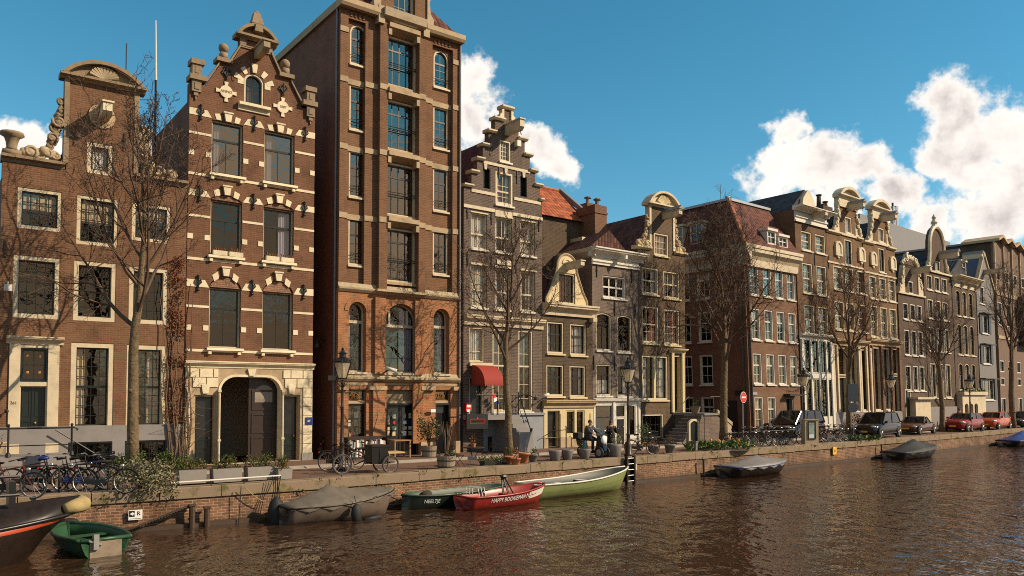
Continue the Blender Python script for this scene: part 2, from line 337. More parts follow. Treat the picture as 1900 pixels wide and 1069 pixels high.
def textmesh(s, size, depth, sx=1.0):
    cu = bpy.data.curves.new('t', 'FONT'); cu.body = s; cu.size = size; cu.extrude = depth; cu.align_x = 'CENTER'; cu.align_y = 'CENTER'
    o = bpy.data.objects.new('t', cu); C.objects.link(o); me = bpy.data.meshes.new_from_object(o); bpy.data.objects.remove(o); bpy.data.curves.remove(cu)
    for v in me.vertices: v.co.x *= sx
    return me
def text(s, size, mat, parent, loc, rot, name='lettering', depth=.006, sx=1.0):
    me = textmesh(s, size, depth, sx); me.materials.clear(); me.materials.append(M[mat]); o = bpy.data.objects.new(name, me); C.objects.link(o)
    o.location = loc; o.rotation_euler = rot
    if parent: o.parent = parent
    return o
FRONT = (pi / 2, 0, 0)
# ------------------------------------------------------------------ plan: the line of the fronts and the line of the quay
def theta(s): return radians(53.0 - 0.065 * max(-14.0, min(s, 130.0)))
P0 = gnd(583, 857.6).to_2d()
FC = []
def _curve():
    p = P0.copy(); s = 0.0; fw = [(0.0, p.copy())]
    while s < 150: p = p + Vector((sin(theta(s)), cos(theta(s)))) * .1; s += .1; fw.append((s, p.copy()))
    p = P0.copy(); s = 0.0; bw = []
    while s > -45: p = p - Vector((sin(theta(s)), cos(theta(s)))) * .1; s -= .1; bw.append((s, p.copy()))
    return bw[::-1] + fw
FC = _curve()
def fs(px, py):
    """street position of the front seen at a pixel"""
    d = ray(px, py); r = d.x / d.y; last = None
    for s, p in FC:
        g = p.x - r * p.y
        if last is not None and last[1] <= 0 < g:
            return last[0] + (s - last[0]) * (-last[1]) / (g - last[1])
        last = (s, g)
    raise ValueError((px, py))
def FP(s):
    i = max(0, min(len(FC) - 2, int((s - FC[0][0]) / .1))); a, b = FC[i], FC[i + 1]
    return a[1] + (b[1] - a[1]) * ((s - a[0]) / (b[0] - a[0]))
qpts = [gnd(x, y).to_2d() for x, y in ((112, 921), (306, 911), (560, 894), (880, 871), (1290, 842), (1500, 827), (1680, 814), (1900, 796))]
qpts = [qpts[0] - Vector((sin(radians(56)), cos(radians(56)))) * 22] + qpts + [qpts[-1] + Vector((sin(radians(46.5)), cos(radians(46.5)))) * 80]
for _ in range(3):
    n_ = [qpts[0]]
    for a, b in zip(qpts, qpts[1:]): n_ += [a * .75 + b * .25, a * .25 + b * .75]
    qpts = n_ + [qpts[-1]]
QL = [0.0]
for a, b in zip(qpts, qpts[1:]): QL.append(QL[-1] + (b - a).length)
def qat(px):
    """arc length along the quay at a pixel column"""
    for i, (a, b) in enumerate(zip(qpts, qpts[1:])):
        r = (px - 950) / F * 1.0; ga, gb = a.x - r * a.y, b.x - r * b.y
        if ga <= 0 < gb: return QL[i] + (b - a).length * (-ga) / (gb - ga)
    return 0.0
def QP(l, off=0.0):
    """point and heading on the quay line; off > 0 is towards the houses"""
    for i in range(len(qpts) - 1):
        if l <= QL[i + 1] or i == len(qpts) - 2:
            a, b = qpts[i], qpts[i + 1]; t = (b - a).normalized()
            p = a + t * (l - QL[i]); return p + Vector((-t.y, t.x)) * off, t
def qrz(px): t = QP(qat(px))[1]; return atan2(t.y, t.x)
# ------------------------------------------------------------------ ground, water, quay
def sheet(name, poly, z, mat, label=None):
    b = MB(); b.add([(p[0], p[1], z) for p in poly], [tuple(range(len(poly)))]); o = b.build(name, mat); return structure(o)
qn = [QP(QL[-1] * i / 160.0)[0] for i in range(161)]
def offset_line(off, a=0.0, b=None, n=160):
    b = QL[-1] if b is None else b
    out = []
    for i in range(n + 1):
        p, t = QP(a + (b - a) * i / n, off); out.append(p)
    return out
# the street is one sheet from the quay edge back under the houses and on to the horizon
g_ = MB(); inner = offset_line(0.25)
back = [p + Vector((-.6, .8)) * 1400 for p in inner]
for i in range(160):
    g_.add([(*inner[i], 0), (*inner[i + 1], 0), (*back[i + 1], 0), (*back[i], 0)], [(0, 1, 2, 3)])
structure(g_.build('street', 'paving'))
wb = MB(); wb.add([(-900, -900, -1.11), (900, -900, -1.11), (900, 900, -1.11), (-900, 900, -1.11)], [(0, 1, 2, 3)])
structure(wb.build('canal_water', 'water'))
# brick quay wall with pillowed top, coping blocks
def strip_prism(prof, mat, name, off0=0.0, n=160, a=0.0, b=None, gap=None):
    """profile (off,z) swept along the quay"""
    b = QL[-1] if b is None else b; mb = MB()
    k = len(prof)
    if gap is None:
        vs = []
        for i in range(n + 1):
            l = a + (b - a) * i / n
            for off, z in prof:
                p, t = QP(l, off + off0); vs.append((p.x, p.y, z))
        fs_ = [(i * k + q, (i + 1) * k + q, (i + 1) * k + q + 1, i * k + q + 1) for i in range(n) for q in range(k - 1)]
        mb.add(vs, fs_)
    else:
        l = a; rnd = random.Random(5)
        while l < b:
            e = min(b, l + gap); vs = []; dz = rnd.uniform(-.012, .012)
            for ll in (l + .012, e - .012):
                for off, z in prof:
                    p, t = QP(ll, off + off0); vs.append((p.x, p.y, z + dz))
            mb.add(vs, [(q, k + q, k + (q + 1) % k, (q + 1) % k) for q in range(k)] + [tuple(range(k)), tuple(range(2 * k - 1, k - 1, -1))]); l = e
    return mb.build(name, mat)
la, lb = QL[-1] * 0 + 2, QL[-1] - 1
structure(strip_prism([(.06, -2.2), (.03, -1.0), (.07, -.26)], 'quay_brick', 'quay_wall', n=240))
structure(strip_prism([(0, -.27), (0, 0.03), (.03, .05), (.55, .05), (.55, -.27)], 'coping_moss', 'quay_coping', gap=1.75))
structure(strip_prism([(-.14, -1.4), (-.14, -1.0), (-.05, -.985), (.03, -.985)], 'timber_wet', 'timber_waling', n=160))
# pavement along the fronts with a kerb
def front_strip(y0, y1, z, mat, name, kerb=None):
    mb = MB(); rows = []
    ss = [-30 + i * 1.5 for i in range(108)]
    for s in ss:
        p = FP(s); th = theta(s); nin = Vector((-cos(th), sin(th)))
        a, b = p - nin * y0, p - nin * y1; rows.append((a, b))
    for (a, b), (c, d) in zip(rows, rows[1:]):
        mb.add([(*a, 0), (*b, 0), (*c, 0), (*d, 0), (*a, z), (*b, z), (*c, z), (*d, z)], [(5, 7, 6, 4), (1, 3, 7, 5)])
    return structure(mb.build(name, mat))
front_strip(-.3, 2.5, .10, 'paving', 'pavement'); front_strip(2.53, 2.72, .115, 'concrete', 'kerb')
front_strip(-40, -.31, .02, 'soil', 'back_yards')

# ------------------------------------------------------------------ houses
def loop(x0, x1, z0, z1, rise=0.0, n=12):
    if rise <= 0: return [(x0, z0), (x1, z0), (x1, z1), (x0, z1)]
    a = (x1 - x0) / 2; rise = min(rise, a); R = (a * a + rise * rise) / (2 * rise); cx, cz = (x0 + x1) / 2, z1 - R; th = math.asin(min(1, a / R))
    return [(x0, z0), (x1, z0)] + [(cx + R * sin(th - 2 * th * i / n), cz + R * cos(th - 2 * th * i / n)) for i in range(n + 1)]
def basket(x0, x1, z0, z1, r, n=6):
    """opening with rounded upper corners"""
    return [(x0, z0), (x1, z0)] + [(x1 - r + r * cos(pi / 2 * i / n), z1 - r + r * sin(pi / 2 * i / n)) for i in range(n + 1)] + [(x0 + r - r * sin(pi / 2 * i / n), z1 - r + r * cos(pi / 2 * i / n)) for i in range(n + 1)]
def panel(mb, outline, holes, y0, y1, mi=0, back=False):
    loops = [outline] + holes; flat = []; ed = []
    for lp in loops:
        k0 = len(flat); flat += lp; ed += [(k0 + i, k0 + (i + 1) % len(lp)) for i in range(len(lp))]
    vv, _, ff = delaunay_2d_cdt([Vector(p) for p in flat], ed, [], 0, 1e-5)[:3]
    def inside(p, lp):
        c = False
        for (x0, z0), (x1, z1) in zip(lp, lp[1:] + lp[:1]):
            if (z0 > p[1]) != (z1 > p[1]) and p[0] < x0 + (x1 - x0) * (p[1] - z0) / (z1 - z0): c = not c
        return c
    tris = []
    for f in ff:
        m = sum((vv[i] for i in f), Vector((0, 0))) / len(f)
        if inside(m, outline) and not any(inside(m, lp) for lp in holes): tris.append(f)
    flat = [(v.x, v.y) for v in vv]
    mb.add([(x, y0, z) for x, z in flat], [tuple(t) for t in tris], mi)
    if back: mb.add([(x, y1, z) for x, z in flat], [tuple(t) for t in tris], mi)
    for lp in loops:
        n = len(lp); mb.add([(x, y0, z) for x, z in lp] + [(x, y1, z) for x, z in lp], [(i, (i + 1) % n, n + (i + 1) % n, n + i) for i in range(n)], mi)
RND = random.Random(11)
SINGLE = dict(stone_belts='stone_belt', stone_bands='stone_band', stone_dressings='stone_dressing', keystones='keystone', dormer_scrolls='dormer_scroll', arch_stones='arch_stone', step_caps='step_cap', pilasters='pilaster', white_columns='white_column', shutters='shutter', door_pilasters='door_pilaster', gable_scrolls='gable_scroll', piers='pier', bargeboards='bargeboard', oriel_panes='oriel_pane', downpipes='downpipe', posters='poster')
def islands(b, name, mat, parent, smooth):
    """each loose piece of the builder becomes a part of its own"""
    r = list(range(len(b.v)))
    def find(i):
        while r[i] != i: r[i] = r[r[i]]; i = r[i]
        return i
    for f in b.f:
        for i in f[1:]: r[find(i)] = find(f[0])
    g = {}
    for f, m in zip(b.f, b.m): g.setdefault(find(f[0]), []).append((f, m))
    for k, fl in g.items():
        q = MB(); ids = {}
        for f, m in fl:
            for i in f:
                if i not in ids: ids[i] = len(q.v); q.v.append(b.v[i])
            q.f.append(tuple(ids[i] for i in f)); q.m.append(m)
        o = q.build(name, mat, parent, smooth)
    return o
class House:
    def __init__(s, name, label, l, r, cat='house', group=None, lean=0.0, depth=13.0, setback=0.0):
        a, b = FP(fs(*l)), FP(fs(*r)); s.t = (b - a).normalized(); s.n = Vector((-s.t.y, s.t.x)); s.W = (b - a).length - .02
        a = a + s.t * .01 + s.n * setback; s.A = a; s.lean = lean; s.D = depth; s.holes = []; s.k = 0.0; s.zr = 0.0
        if lean: s.zr = s.L(*l)[1]
        s.k = lean
        s.o = thing(name, label, cat, (a.x, a.y, 0), atan2(s.t.y, s.t.x), group)
        s.X = Matrix.Identity(4)
        if lean: s.X[0][2] = -lean; s.X[0][3] = lean * s.zr
    def L(s, px, py, y=0.0):
        d = ray(px, py); o = Vector((0, 0, CAMH)); a3 = s.A.to_3d() + s.n.to_3d() * y; n = s.n.to_3d()
        p = o + d * ((a3 - o).dot(n) / d.dot(n)) - a3
        return p.x * s.t.x + p.y * s.t.y + s.k * (p.z - s.zr), p.z
    def z(s, px, py, y=0.0): return s.L(px, py, y)[1]
    def x(s, px, py, y=0.0): return s.L(px, py, y)[0]
    def pts(s, *pp): return [s.L(*p) for p in pp]
    def mb(s): b = MB(); b.X = s.X.copy(); return b
    def part(s, b, name, mat, smooth=False, parent=None):
        if name in SINGLE: return islands(b, SINGLE[name], mat, parent or s.o, smooth)
        return b.build(name, mat, parent or s.o, smooth)
    def box(s, name, mat, *a, parent=None): return s.part(s.mb().box(*a), name, mat, parent=parent)
    def wall(s, outline, mat, eave=None, side=None, y1=.34, extra=None, body=True):
        b = s.mb(); panel(b, outline, s.holes, 0, y1, 0, True)
        if body:
            e = eave; b.add([(0, y1, 0), (0, s.D, 0), (s.W, s.D, 0), (s.W, y1, 0), (0, y1, e), (0, s.D, e), (s.W, s.D, e), (s.W, y1, e)], [(0, 1, 5, 4), (1, 2, 6, 5), (2, 3, 7, 6)], 1)
        if extra: extra(b)
        return s.part(b, 'wall', [mat, side or mat])
    def roof(s, z0, z1, mat, y0=.36, y1=None, hip=0.0, over=0.0, x0=0.0, x1=None, ridge=None, name='roof'):
        """gable roof with its ridge square to the street; hip = how far the front of the ridge lies back"""
        y1 = s.D if y1 is None else y1; x1 = s.W if x1 is None else x1; b = s.mb(); xm = (x0 + x1) / 2 if ridge is None else ridge
        vs = [(x0 - over, y0, z0), (xm, y0 + hip, z1), (x1 + over, y0, z0), (x0 - over, y1, z0), (xm, y1, z1), (x1 + over, y1, z0)]
        fsx = [(0, 1, 4, 3), (1, 2, 5, 4), (3, 4, 5), (0, 2, 1)]
        b.uv = []
        for f in fsx:
            b.add([vs[i] for i in f], [tuple(range(len(f)))])
            for i in f:
                p = vs[i]
                if f in fsx[:2]: b.uv.append((p[1], hypot(p[0] - xm, p[2] - z1)))
                else: b.uv.append((p[0], hypot(p[1] - y0 - hip, p[2] - z1)))
        return s.part(b, name, mat)
    def win(s, tl=None, br=None, R=None, fr='cream', sash='green_black', fw=.09, nx=2, rows=(.5,), heavy=None, vfrom=1.0, rise=0.0, sill='same', rec=.13, bar=.026, cur=None, cc='curtain_white',
            glass='glass', y=0.0, hole=True, name='window', yf=.025, st=.05, blind=0.0, fan=None, rowspan=None, dep=.75):
        if R is None:
            (x0, z1), (x1, z0) = s.L(*tl), s.L(*br)
        else: x0, x1, z0, z1 = R
        if hole: s.holes.append(loop(x0, x1, z0, z1, rise))
        q = .006; rr = lambda d: max(.02, rise - d * .4) if rise > 0 else 0
        lp = lambda d: loop(x0 + d, x1 - d, z0 + d, z1 - d, rr(d) if rise > 0 else 0)
        b = s.mb(); ys = y + rec
        b.ring(lp(-q), lp(fw), y + yf, ys + .10, 0)
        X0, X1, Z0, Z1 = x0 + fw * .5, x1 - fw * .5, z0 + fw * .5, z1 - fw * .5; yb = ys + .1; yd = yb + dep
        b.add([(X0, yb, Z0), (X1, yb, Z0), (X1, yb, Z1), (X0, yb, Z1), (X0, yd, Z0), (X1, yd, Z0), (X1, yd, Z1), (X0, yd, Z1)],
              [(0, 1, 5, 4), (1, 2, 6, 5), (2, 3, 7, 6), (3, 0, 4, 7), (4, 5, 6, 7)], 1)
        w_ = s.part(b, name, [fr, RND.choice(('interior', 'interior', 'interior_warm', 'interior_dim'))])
        # sash with glazing bars
        b = s.mb(); a0, a1, c0, c1 = x0 + fw, x1 - fw, z0 + fw, z1 - fw
        b.ring(lp(fw - .004), lp(fw + st), ys, ys + .05)
        h_ = c1 - c0; wd = a1 - a0; rin = rr(fw)
        def top(x):
            if rise <= 0: return c1
            a = wd / 2; ri = min(rin, a); Rr = (a * a + ri * ri) / (2 * ri); return c1 - Rr + sqrt(max(0, Rr * Rr - (x - (a0 + a1) / 2) ** 2))
        vt = c0 + h_ * vfrom
        for i in range(1, nx):
            x = a0 + wd * i / nx; b.box(x - bar / 2, x + bar / 2, ys + .004, ys + .042, c0 + .02, min(vt, top(x)) - .01)
        for r in rows: b.box(a0 + .01, a1 - .01, ys + .006, ys + .04, c0 + h_ * r - bar / 2, c0 + h_ * r + bar / 2)
        if heavy is not None: b.box(a0 + .004, a1 - .004, ys - .008, ys + .045, c0 + h_ * heavy - .04, c0 + h_ * heavy + .04)
        if fan:
            x = (a0 + a1) / 2; b.box(x - bar / 2, x + bar / 2, ys + .004, ys + .042, vt, top(x) - .01)
        s.part(b, 'sash', sash, parent=w_)
        b = s.mb(); l_ = lp(fw + st * .5); b.add([(x, ys + .026, z) for x, z in l_], [tuple(range(len(l_)))]); s.part(b, 'pane', glass, parent=w_)
        if sill:
            sm = fr if sill == 'same' else sill; b = s.mb(); b.prismx([(y + .01, z0 - .005), (y - .10, z0 - .02), (y - .10, z0 - .10), (y + .01, z0 - .115)], x0 - .05, x1 + .05); s.part(b, 'sill', sm, parent=w_)
        if cur:
            b = s.mb(); yc = ys + .10
            def cloth(xa, xb, za, zb, amp=.02):
                nn = max(6, int((xb - xa) / .035)); vs = []
                ph = RND.random() * 6
                for i in range(nn + 1):
                    x = xa + (xb - xa) * i / nn; yy = yc + amp * sin(x * 55 + ph) + amp * .5 * sin(x * 23 + ph)
                    vs += [(x, yy, za), (x, yy, zb)]
                b.add(vs, [(2 * i, 2 * i + 2, 2 * i + 3, 2 * i + 1) for i in range(nn)])
            if cur == 'sides': cloth(a0, a0 + wd * .26, c0, c1); cloth(a1 - wd * .26, a1, c0, c1)
            elif cur == 'left': cloth(a0, a0 + wd * .3, c0, c1)
            elif cur == 'right': cloth(a1 - wd * .42, a1, c0, c1)
            elif cur == 'full': cloth(a0, a1, c0, c1)
            elif cur == 'blind': cloth(a0, a1, c1 - h_ * (blind or .4), c1, .004)
            elif cur == 'low': cloth(a0, a1, c0, c0 + h_ * .5)
            s.part(b, 'curtain', cc, parent=w_)
        return w_
    def grid(s, cols, row, rows, col, **kw):
        xs = [(s.x(a, row), s.x(b, row)) for a, b in cols]; out = []
        curs = kw.pop('curs', None); i = 0
        for zt, zb in rows:
            z1, z0 = s.z(col, zt), s.z(col, zb)
            for x0, x1 in xs:
                k = dict(kw)
                if curs:
                    c = curs[i % len(curs)]; i += 1
                    if isinstance(c, dict): k.update(c)
                    elif c: k['cur'] = c
                out.append(s.win(R=(x0, x1, z0, z1), **k))
        return out
    def cornice(s, x0, x1, z0, z1, proj, mat, name='cornice', y=0.0, parent=None):
        h = z1 - z0; b = s.mb()
        b.prismx([(y + .004, z0), (y - .25 * proj, z0), (y - .3 * proj, z0 + .34 * h), (y - .5 * proj, z0 + .5 * h), (y - .88 * proj, z0 + .66 * h), (y - .9 * proj, z0 + .8 * h), (y - proj, z0 + .84 * h), (y - proj, z1), (y + .004, z1 + .02)], x0, x1)
        return s.part(b, name, mat, parent=parent)
    def band(s, x0, x1, z0, z1, proj, mat, name='band', y=0.0):
        return s.part(s.mb().box(x0, x1, y - proj, y + .003, z0, z1), name, mat)
    def pediment(s, x0, x1, zb, rise, mat, shell=None, proj=.28, band=.16, y=0.0, name='pediment', back=.36):
        """segmental crown with raised rim and shell"""
        n = 16; a = (x1 - x0) / 2; R = (a * a + rise * rise) / (2 * rise); cx = (x0 + x1) / 2; cz = zb + rise - R; th = math.asin(min(1, a / R)) if rise <= a else pi - math.asin(a / R)
        arc = lambda r: [(cx + r * sin(-th + 2 * th * i / n), cz + r * cos(-th + 2 * th * i / n)) for i in range(n + 1)]
        b = s.mb(); o_, i_ = arc(R), [(x, max(z, zb + .05)) for x, z in arc(R - band)]
        for j in range(n):
            q = [i_[j], i_[j + 1], o_[j + 1], o_[j]]; b.prism([(q[0][0], q[0][1]), (q[1][0], q[1][1]), (q[2][0], q[2][1]), (q[3][0], q[3][1])], y - proj, y + back)
        b.prism([(x0 + .05, zb + .005)] + [(x, z) for x, z in arc(R - band * .5)][::-1][::-1] + [(x1 - .05, zb + .005)], y - .04, y + back - .01)
        b.prismx([(y + back - .02, zb - band), (y - .06, zb - band), (y - .10, zb - band * .4), (y - proj, zb - .04), (y - proj, zb + .05), (y + back - .02, zb + .05)], x0 - .02, x1 + .02)
        p = s.part(b, name, mat)
        if shell:
            b = s.mb(); m = 11; r0 = rise * .62
            for j in range(m):
                t = -1.25 + 2.5 * j / (m - 1); e = (cx + sin(t) * r0 * 1.15, zb + .1 + cos(t) * r0)
                b.tube([(cx, y - .06, zb + .1), (e[0], y - .11, e[1])], [.03, .075 * rise + .02], 5)
            s.part(b, 'shell', shell, parent=p)
        return p
    def scroll(s, pts, mat, r=.16, n=14, y=.02, seed=1, name='scroll_ornament', ey=1.0):
        """carved lumps and curls along a line of (x,z)"""
        rn = random.Random(seed); b = s.mb(); P = [Vector(p) for p in pts]; L = [0.0]
        for a, c in zip(P, P[1:]): L.append(L[-1] + (c - a).length)
        for i in range(n):
            t = L[-1] * (i + .5) / n; j = max(k for k in range(len(P) - 1) if L[k] <= t); p = P[j] + (P[j + 1] - P[j]) * ((t - L[j]) / max(1e-6, L[j + 1] - L[j]))
            rr = r * rn.uniform(.7, 1.3); c = (p.x + rn.uniform(-.3, .3) * r, y + rn.uniform(-.05, .08), p.y + rn.uniform(-.3, .3) * r)
            b.ball(c, rr, 7, 0, (1, .8 * ey, rn.uniform(.7, 1.1)))
            if i % 2 == 0:
                tn = 9; th0 = rn.uniform(0, 6); b.tube([(c[0] + rr * 1.1 * cos(th0 + k * .7) * (1 - k * .07), c[1] - rr * .5, c[2] + rr * 1.1 * sin(th0 + k * .7) * (1 - k * .07)) for k in range(tn)], rr * .3, 5)
        return s.part(b, name, mat, True)
    def hoist(s, x, z, L, w=.26, h=.3, mat='cream', roof=None, y=0.0):
        b = s.mb(); b.prismx([(y + .1, z - h / 2), (y - L + .16, z - h / 2), (y - L, z - h * .2), (y - L, z + h / 2), (y + .1, z + h / 2)], x - w / 2, x + w / 2)
        b.box(x - w / 2 - .05, x + w / 2 + .05, y - L - .05, y + .1, z + h / 2 + .002, z + h / 2 + .06)
        o = s.part(b, 'hoist_beam', mat)
        b = s.mb(); b.tube([(x, y - L + .14, z - h / 2), (x, y - L + .14, z - h / 2 - .16), (x + .05, y - L + .14, z - h / 2 - .22), (x + .08, y - L + .14, z - h / 2 - .16)], .016, 5); s.part(b, 'hook', 'iron', parent=o)
        if roof: b = s.mb(); b.prism([(x - w * .85, z + h / 2 + .062), (x + w * .85, z + h / 2 + .062), (x, z + h / 2 + .3)], y - L - .1, y + .1); s.part(b, 'hoist_roof', roof, parent=o)
        return o
    def anchors(s, pp, L=.55):
        for x, z in pp:
            b = s.mb(); b.box(x - .025, x + .025, -.045, .002, z - L / 2, z + L / 2); b.box(x - .05, x + .05, -.06, -.02, z - .05, z + .05); s.part(b, 'wall_anchor', 'iron')
    def door(s, tl=None, br=None, R=None, mat='black_paint', fr='cream', fw=.08, rec=.22, glass=0.0, panels=2, double=False, hole=True, knob='gold', y=0.0, name='door'):
        if R is None: (x0, z1), (x1, z0) = s.L(*tl), s.L(*br)
        else: x0, x1, z0, z1 = R
        if hole: s.holes.append(loop(x0, x1, z0, z1))
        b = s.mb(); b.ring(loop(x0 - .005, x1 + .005, z0, z1 + .005), loop(x0 + fw, x1 - fw, z0 + .003, z1 - fw), y + .03, y + rec + .06)
        f_ = s.part(b, 'door_frame', fr)
        b = s.mb(); a0, a1, c0, c1 = x0 + fw - .003, x1 - fw + .003, z0 + .006, z1 - fw + .003; b.box(a0, a1, y + rec, y + rec + .06, c0, c1)
        ls = [(a0, (a0 + a1) / 2), ((a0 + a1) / 2, a1)] if double else [(a0, a1)]; zt = c1 - (c1 - c0) * glass
        for u0, u1 in ls:
            m_ = (u1 - u0) * .16
            for k in range(panels):
                za, zb_ = c0 + (zt - c0) * k / panels + .1, c0 + (zt - c0) * (k + 1) / panels - .04
                b.ring(loop(u0 + m_, u1 - m_, za, zb_), loop(u0 + m_ + .05, u1 - m_ - .05, za + .05, zb_ - .05), y + rec - .022, y + rec)
        if double: b.box((a0 + a1) / 2 - .03, (a0 + a1) / 2 + .03, y + rec - .03, y + rec, c0, c1)
        d_ = s.part(b, name, mat)
        b = s.mb(); b.ball((a1 - .12 if not double else (a0 + a1) / 2 + .08, y + rec - .05, c0 + 1.0), .045, 8); b.tube([(a1 - .12 if not double else (a0 + a1) / 2 + .08, y + rec, c0 + 1.0), (a1 - .12 if not double else (a0 + a1) / 2 + .08, y + rec - .05, c0 + 1.0)], .02, 6); s.part(b, 'handle', knob, True, d_)
        if glass > 0:
            for u0, u1 in ls:
                b = s.mb(); m_ = (u1 - u0) * .14; b.box(u0 + m_, u1 - m_, y + rec - .006, y + rec - .002, zt + .05, c1 - .12); s.part(b, 'door_pane', 'glass_pane', parent=d_)
        return d_
plain('glass_pane', (.02, .02, .021), .05, var=.1, spec=.6, bstr=0.0)
# ---- brown neck gable house at the left edge
h = House('canal_house', 'brown brick neck gable house with carved stone scrolls at the left edge', (4, 300), (350.5, 200))
W_ = h.W; zs = h.z(5, 289); nl, nr = h.x(124, 250), h.x(252, 250); nt = h.z(127, 140); zr = h.z(300, 341)
zs = (zs + zr) / 2
h.win((33.5, 346), (113.5, 431), rows=(.38, .7), nx=4, fr='cream', sill=None, fw=.12, rec=.10, cur='blind', blind=.5, cc='curtain_cream')
h.win((143.5, 361), (218, 459.6), rows=(.3, .52, .76), nx=4, sill=None, fw=.12, rec=.10, cur='blind', blind=.55, cc='curtain_cream')
h.win((245.7, 375), (315.5, 453), rows=(.38, .7), nx=4, sill=None, fw=.12, rec=.10, cur='blind', blind=.4, cc='curtain_cream')
for tl, br in (((25.7, 472), (109.5, 593)), ((138, 482.4), (214, 598)), ((240.4, 493.7), (310, 603))):
    h.win(tl, br, rows=(.2, .4, .6, .8), nx=4, sill=None, fw=.15, rec=.24, bar=.02)
for tl, br in (((132.5, 635), (209, 798)), ((236, 639), (307, 796))):
    h.win(tl, br, rows=(.13, .26, .39, .63, .76, .88), heavy=.5, nx=4, sill=None, fw=.17, rec=.26, bar=.02, cur='left' if tl[0] < 200 else 'right', cc='curtain_cream')
h.win((162, 262), (209, 327), rows=(), nx=1, sill=None, fw=.14, rec=.1, cur='full', cc='curtain_white')
(dx0, dz1), (dx1, dz0) = h.L(18, 636.5), h.L(106, 838)
h.holes.append(loop(dx0, dx1, dz0, dz1))
b = h.mb(); t_ = h.z(60, 712); px0, px1 = dx0 + .32, dx1 - .34
b.box(dx0, px0, -.05, .3, dz0 - .03, dz1 - .02); b.box(px1, dx1, -.05, .3, dz0 - .03, dz1 - .02); b.box(px0, px1, -.02, .3, t_ - .08, t_ + .06); b.box(px0, px1, -.02, .3, dz1 - .14, dz1 - .02)
b.box(dx0 - .03, dx0 + .34, -.08, .0, dz0 - .03, dz0 + .3); b.box(px1 - .03, dx1 + .03, -.08, .0, dz0 - .03, dz0 + .3)
sur = h.part(b, 'door_surround', 'cream')
h.cornice(dx0 - .1, dx1 + .12, dz1 - .02, dz1 + .24, .28, 'cream', 'door_hood')
h.door(R=(px0, px1, dz0, t_ - .08), mat='green_black', double=True, fw=.04, panels=2, hole=False, rec=.2)
fw_ = h.win(R=(px0, px1, t_ + .06, dz1 - .14), hole=False, rows=(.5,), nx=2, fr='green_black', fw=.06, sill=None, rec=.14)
b = h.mb()
for i in (.28, .72):
    for j in (.28, .76): b.ball((px0 + (px1 - px0) * i, .15, t_ + .06 + (dz1 - .2 - t_) * j), .05, 8, 0, (1, .2, 1))
h.part(b, 'stained_glass', 'gold', parent=fw_)
zp = h.z(170, 790); bsm = []
for a, c in (((126, 821), (207, 866)), ((231, 818), (308, 866))):
    (x0, z1), (x1, z0) = h.L(*a), h.L(*c); h.win(R=(x0, x1, .14, z1), y=-.07, fr='black_paint', fw=.05, rows=(.5,), nx=5, sill=None, rec=.12, dep=.5); bsm.append(h.holes[-1])
h.wall([(0, 0), (W_, 0), (W_, zs - .1), (nr, zs - .1), (nr, nt - .02), (nl, nt - .02), (nl, zs - .1), (0, zs - .1)], 'brick_h1', zs - .6)
pb = h.mb(); panel(pb, [(0, 0), (W_, 0), (W_, zp), (0, zp)], bsm, -.07, .02); h.part(pb, 'plinth', 'plinth')
xp = h.x(120, 300)
for x0, x1, nm in ((0 - .05, nl - .04, 'shoulder_cornice'), (nr + .04, W_, 'shoulder_cornice')):
    b = h.mb(); b.prismx([(.34, zs - .1), (-.02, zs - .1), (-.06, zs + .0), (-.2, zs + .04), (-.2, zs + .14), (.3, zs + .18)], x0, x1); h.part(b, nm, 'stone_brown')
h.part(h.mb().box(nl - .10, nl + .06, -.05, .3, zs + .15, nt), 'neck_pilaster', 'stone_brown'); h.part(h.mb().box(nr - .06, nr + .10, -.05, .3, zs + .15, nt), 'neck_pilaster', 'stone_brown')
p0, p1 = h.x(112, 140), h.x(269, 160)
h.pediment(p0, p1, nt, h.z(190, 118) - nt, 'stone_brown', 'stone', band=.13)
h.scroll([h.L(*p) for p in ((114, 185), (111, 215), (103, 245), (92, 268), (84, 282))], 'stone_brown', .17, 12, .1, 3)
h.scroll([h.L(*p) for p in ((112, 288), (92, 284), (80, 278), (62, 284), (42, 281))], 'stone', .17, 8, .1, 4)
h.scroll([(nr + .2, nt - 1.4), (nr + .28, zs + 1.5), (nr + .4, zs + .8), (nr + .55, zs + .4), (nr + 1.35, zs + .35)], 'stone', .19, 16, .1, 6)
ux, uz = h.L(22, 283); b = h.mb()
b.box(ux - .28, ux + .28, -.1, .36, zs + .15, zs + .32); b.lathe([(.12, zs + .33), (.2, zs + .36), (.16, zs + .44), (.18, zs + .6), (.24, zs + .78), (.38, zs + .86), (.36, zs + .95), (.2, zs + .98)], (ux, .12, 0), 12); h.part(b, 'stone_urn', 'stone_brown', True)
cx, cz = h.L(189, 217); b = h.mb(); b.disc((cx, cz), .44, -.06, .01, 24); h.part(b, 'hoist_plate', 'stone_tan')
h.hoist(cx + .02, cz + .02, 1.05, .30, .42, 'white_stone')
h.anchors([h.L(231, 261), h.L(10, 462)])
fx, fz = h.L(8, 536); b = h.mb(); b.box(fx - .02, fx + .2, -.42, -.2, fz - .1, fz + .12); b.tube([(fx + .1, 0, fz + .25), (fx + .08, -.3, fz + .2), (fx + .08, -.3, fz + .1)], .02, 5); h.part(b, 'floodlight', 'white')
text('261', .14, 'iron', h.o, (dx0 + .15, -.056, dz0 + 1.7), FRONT, 'house_number', .004)
b = h.mb(); b.ball((h.x(8, 763) + .05, -.2, h.z(8, 763)), .07, 8); b.tube([(h.x(8, 763) + .05, 0, h.z(8, 763)), (h.x(8, 763) + .05, -.2, h.z(8, 763))], .02, 5); h.part(b, 'bell_pull', 'iron')
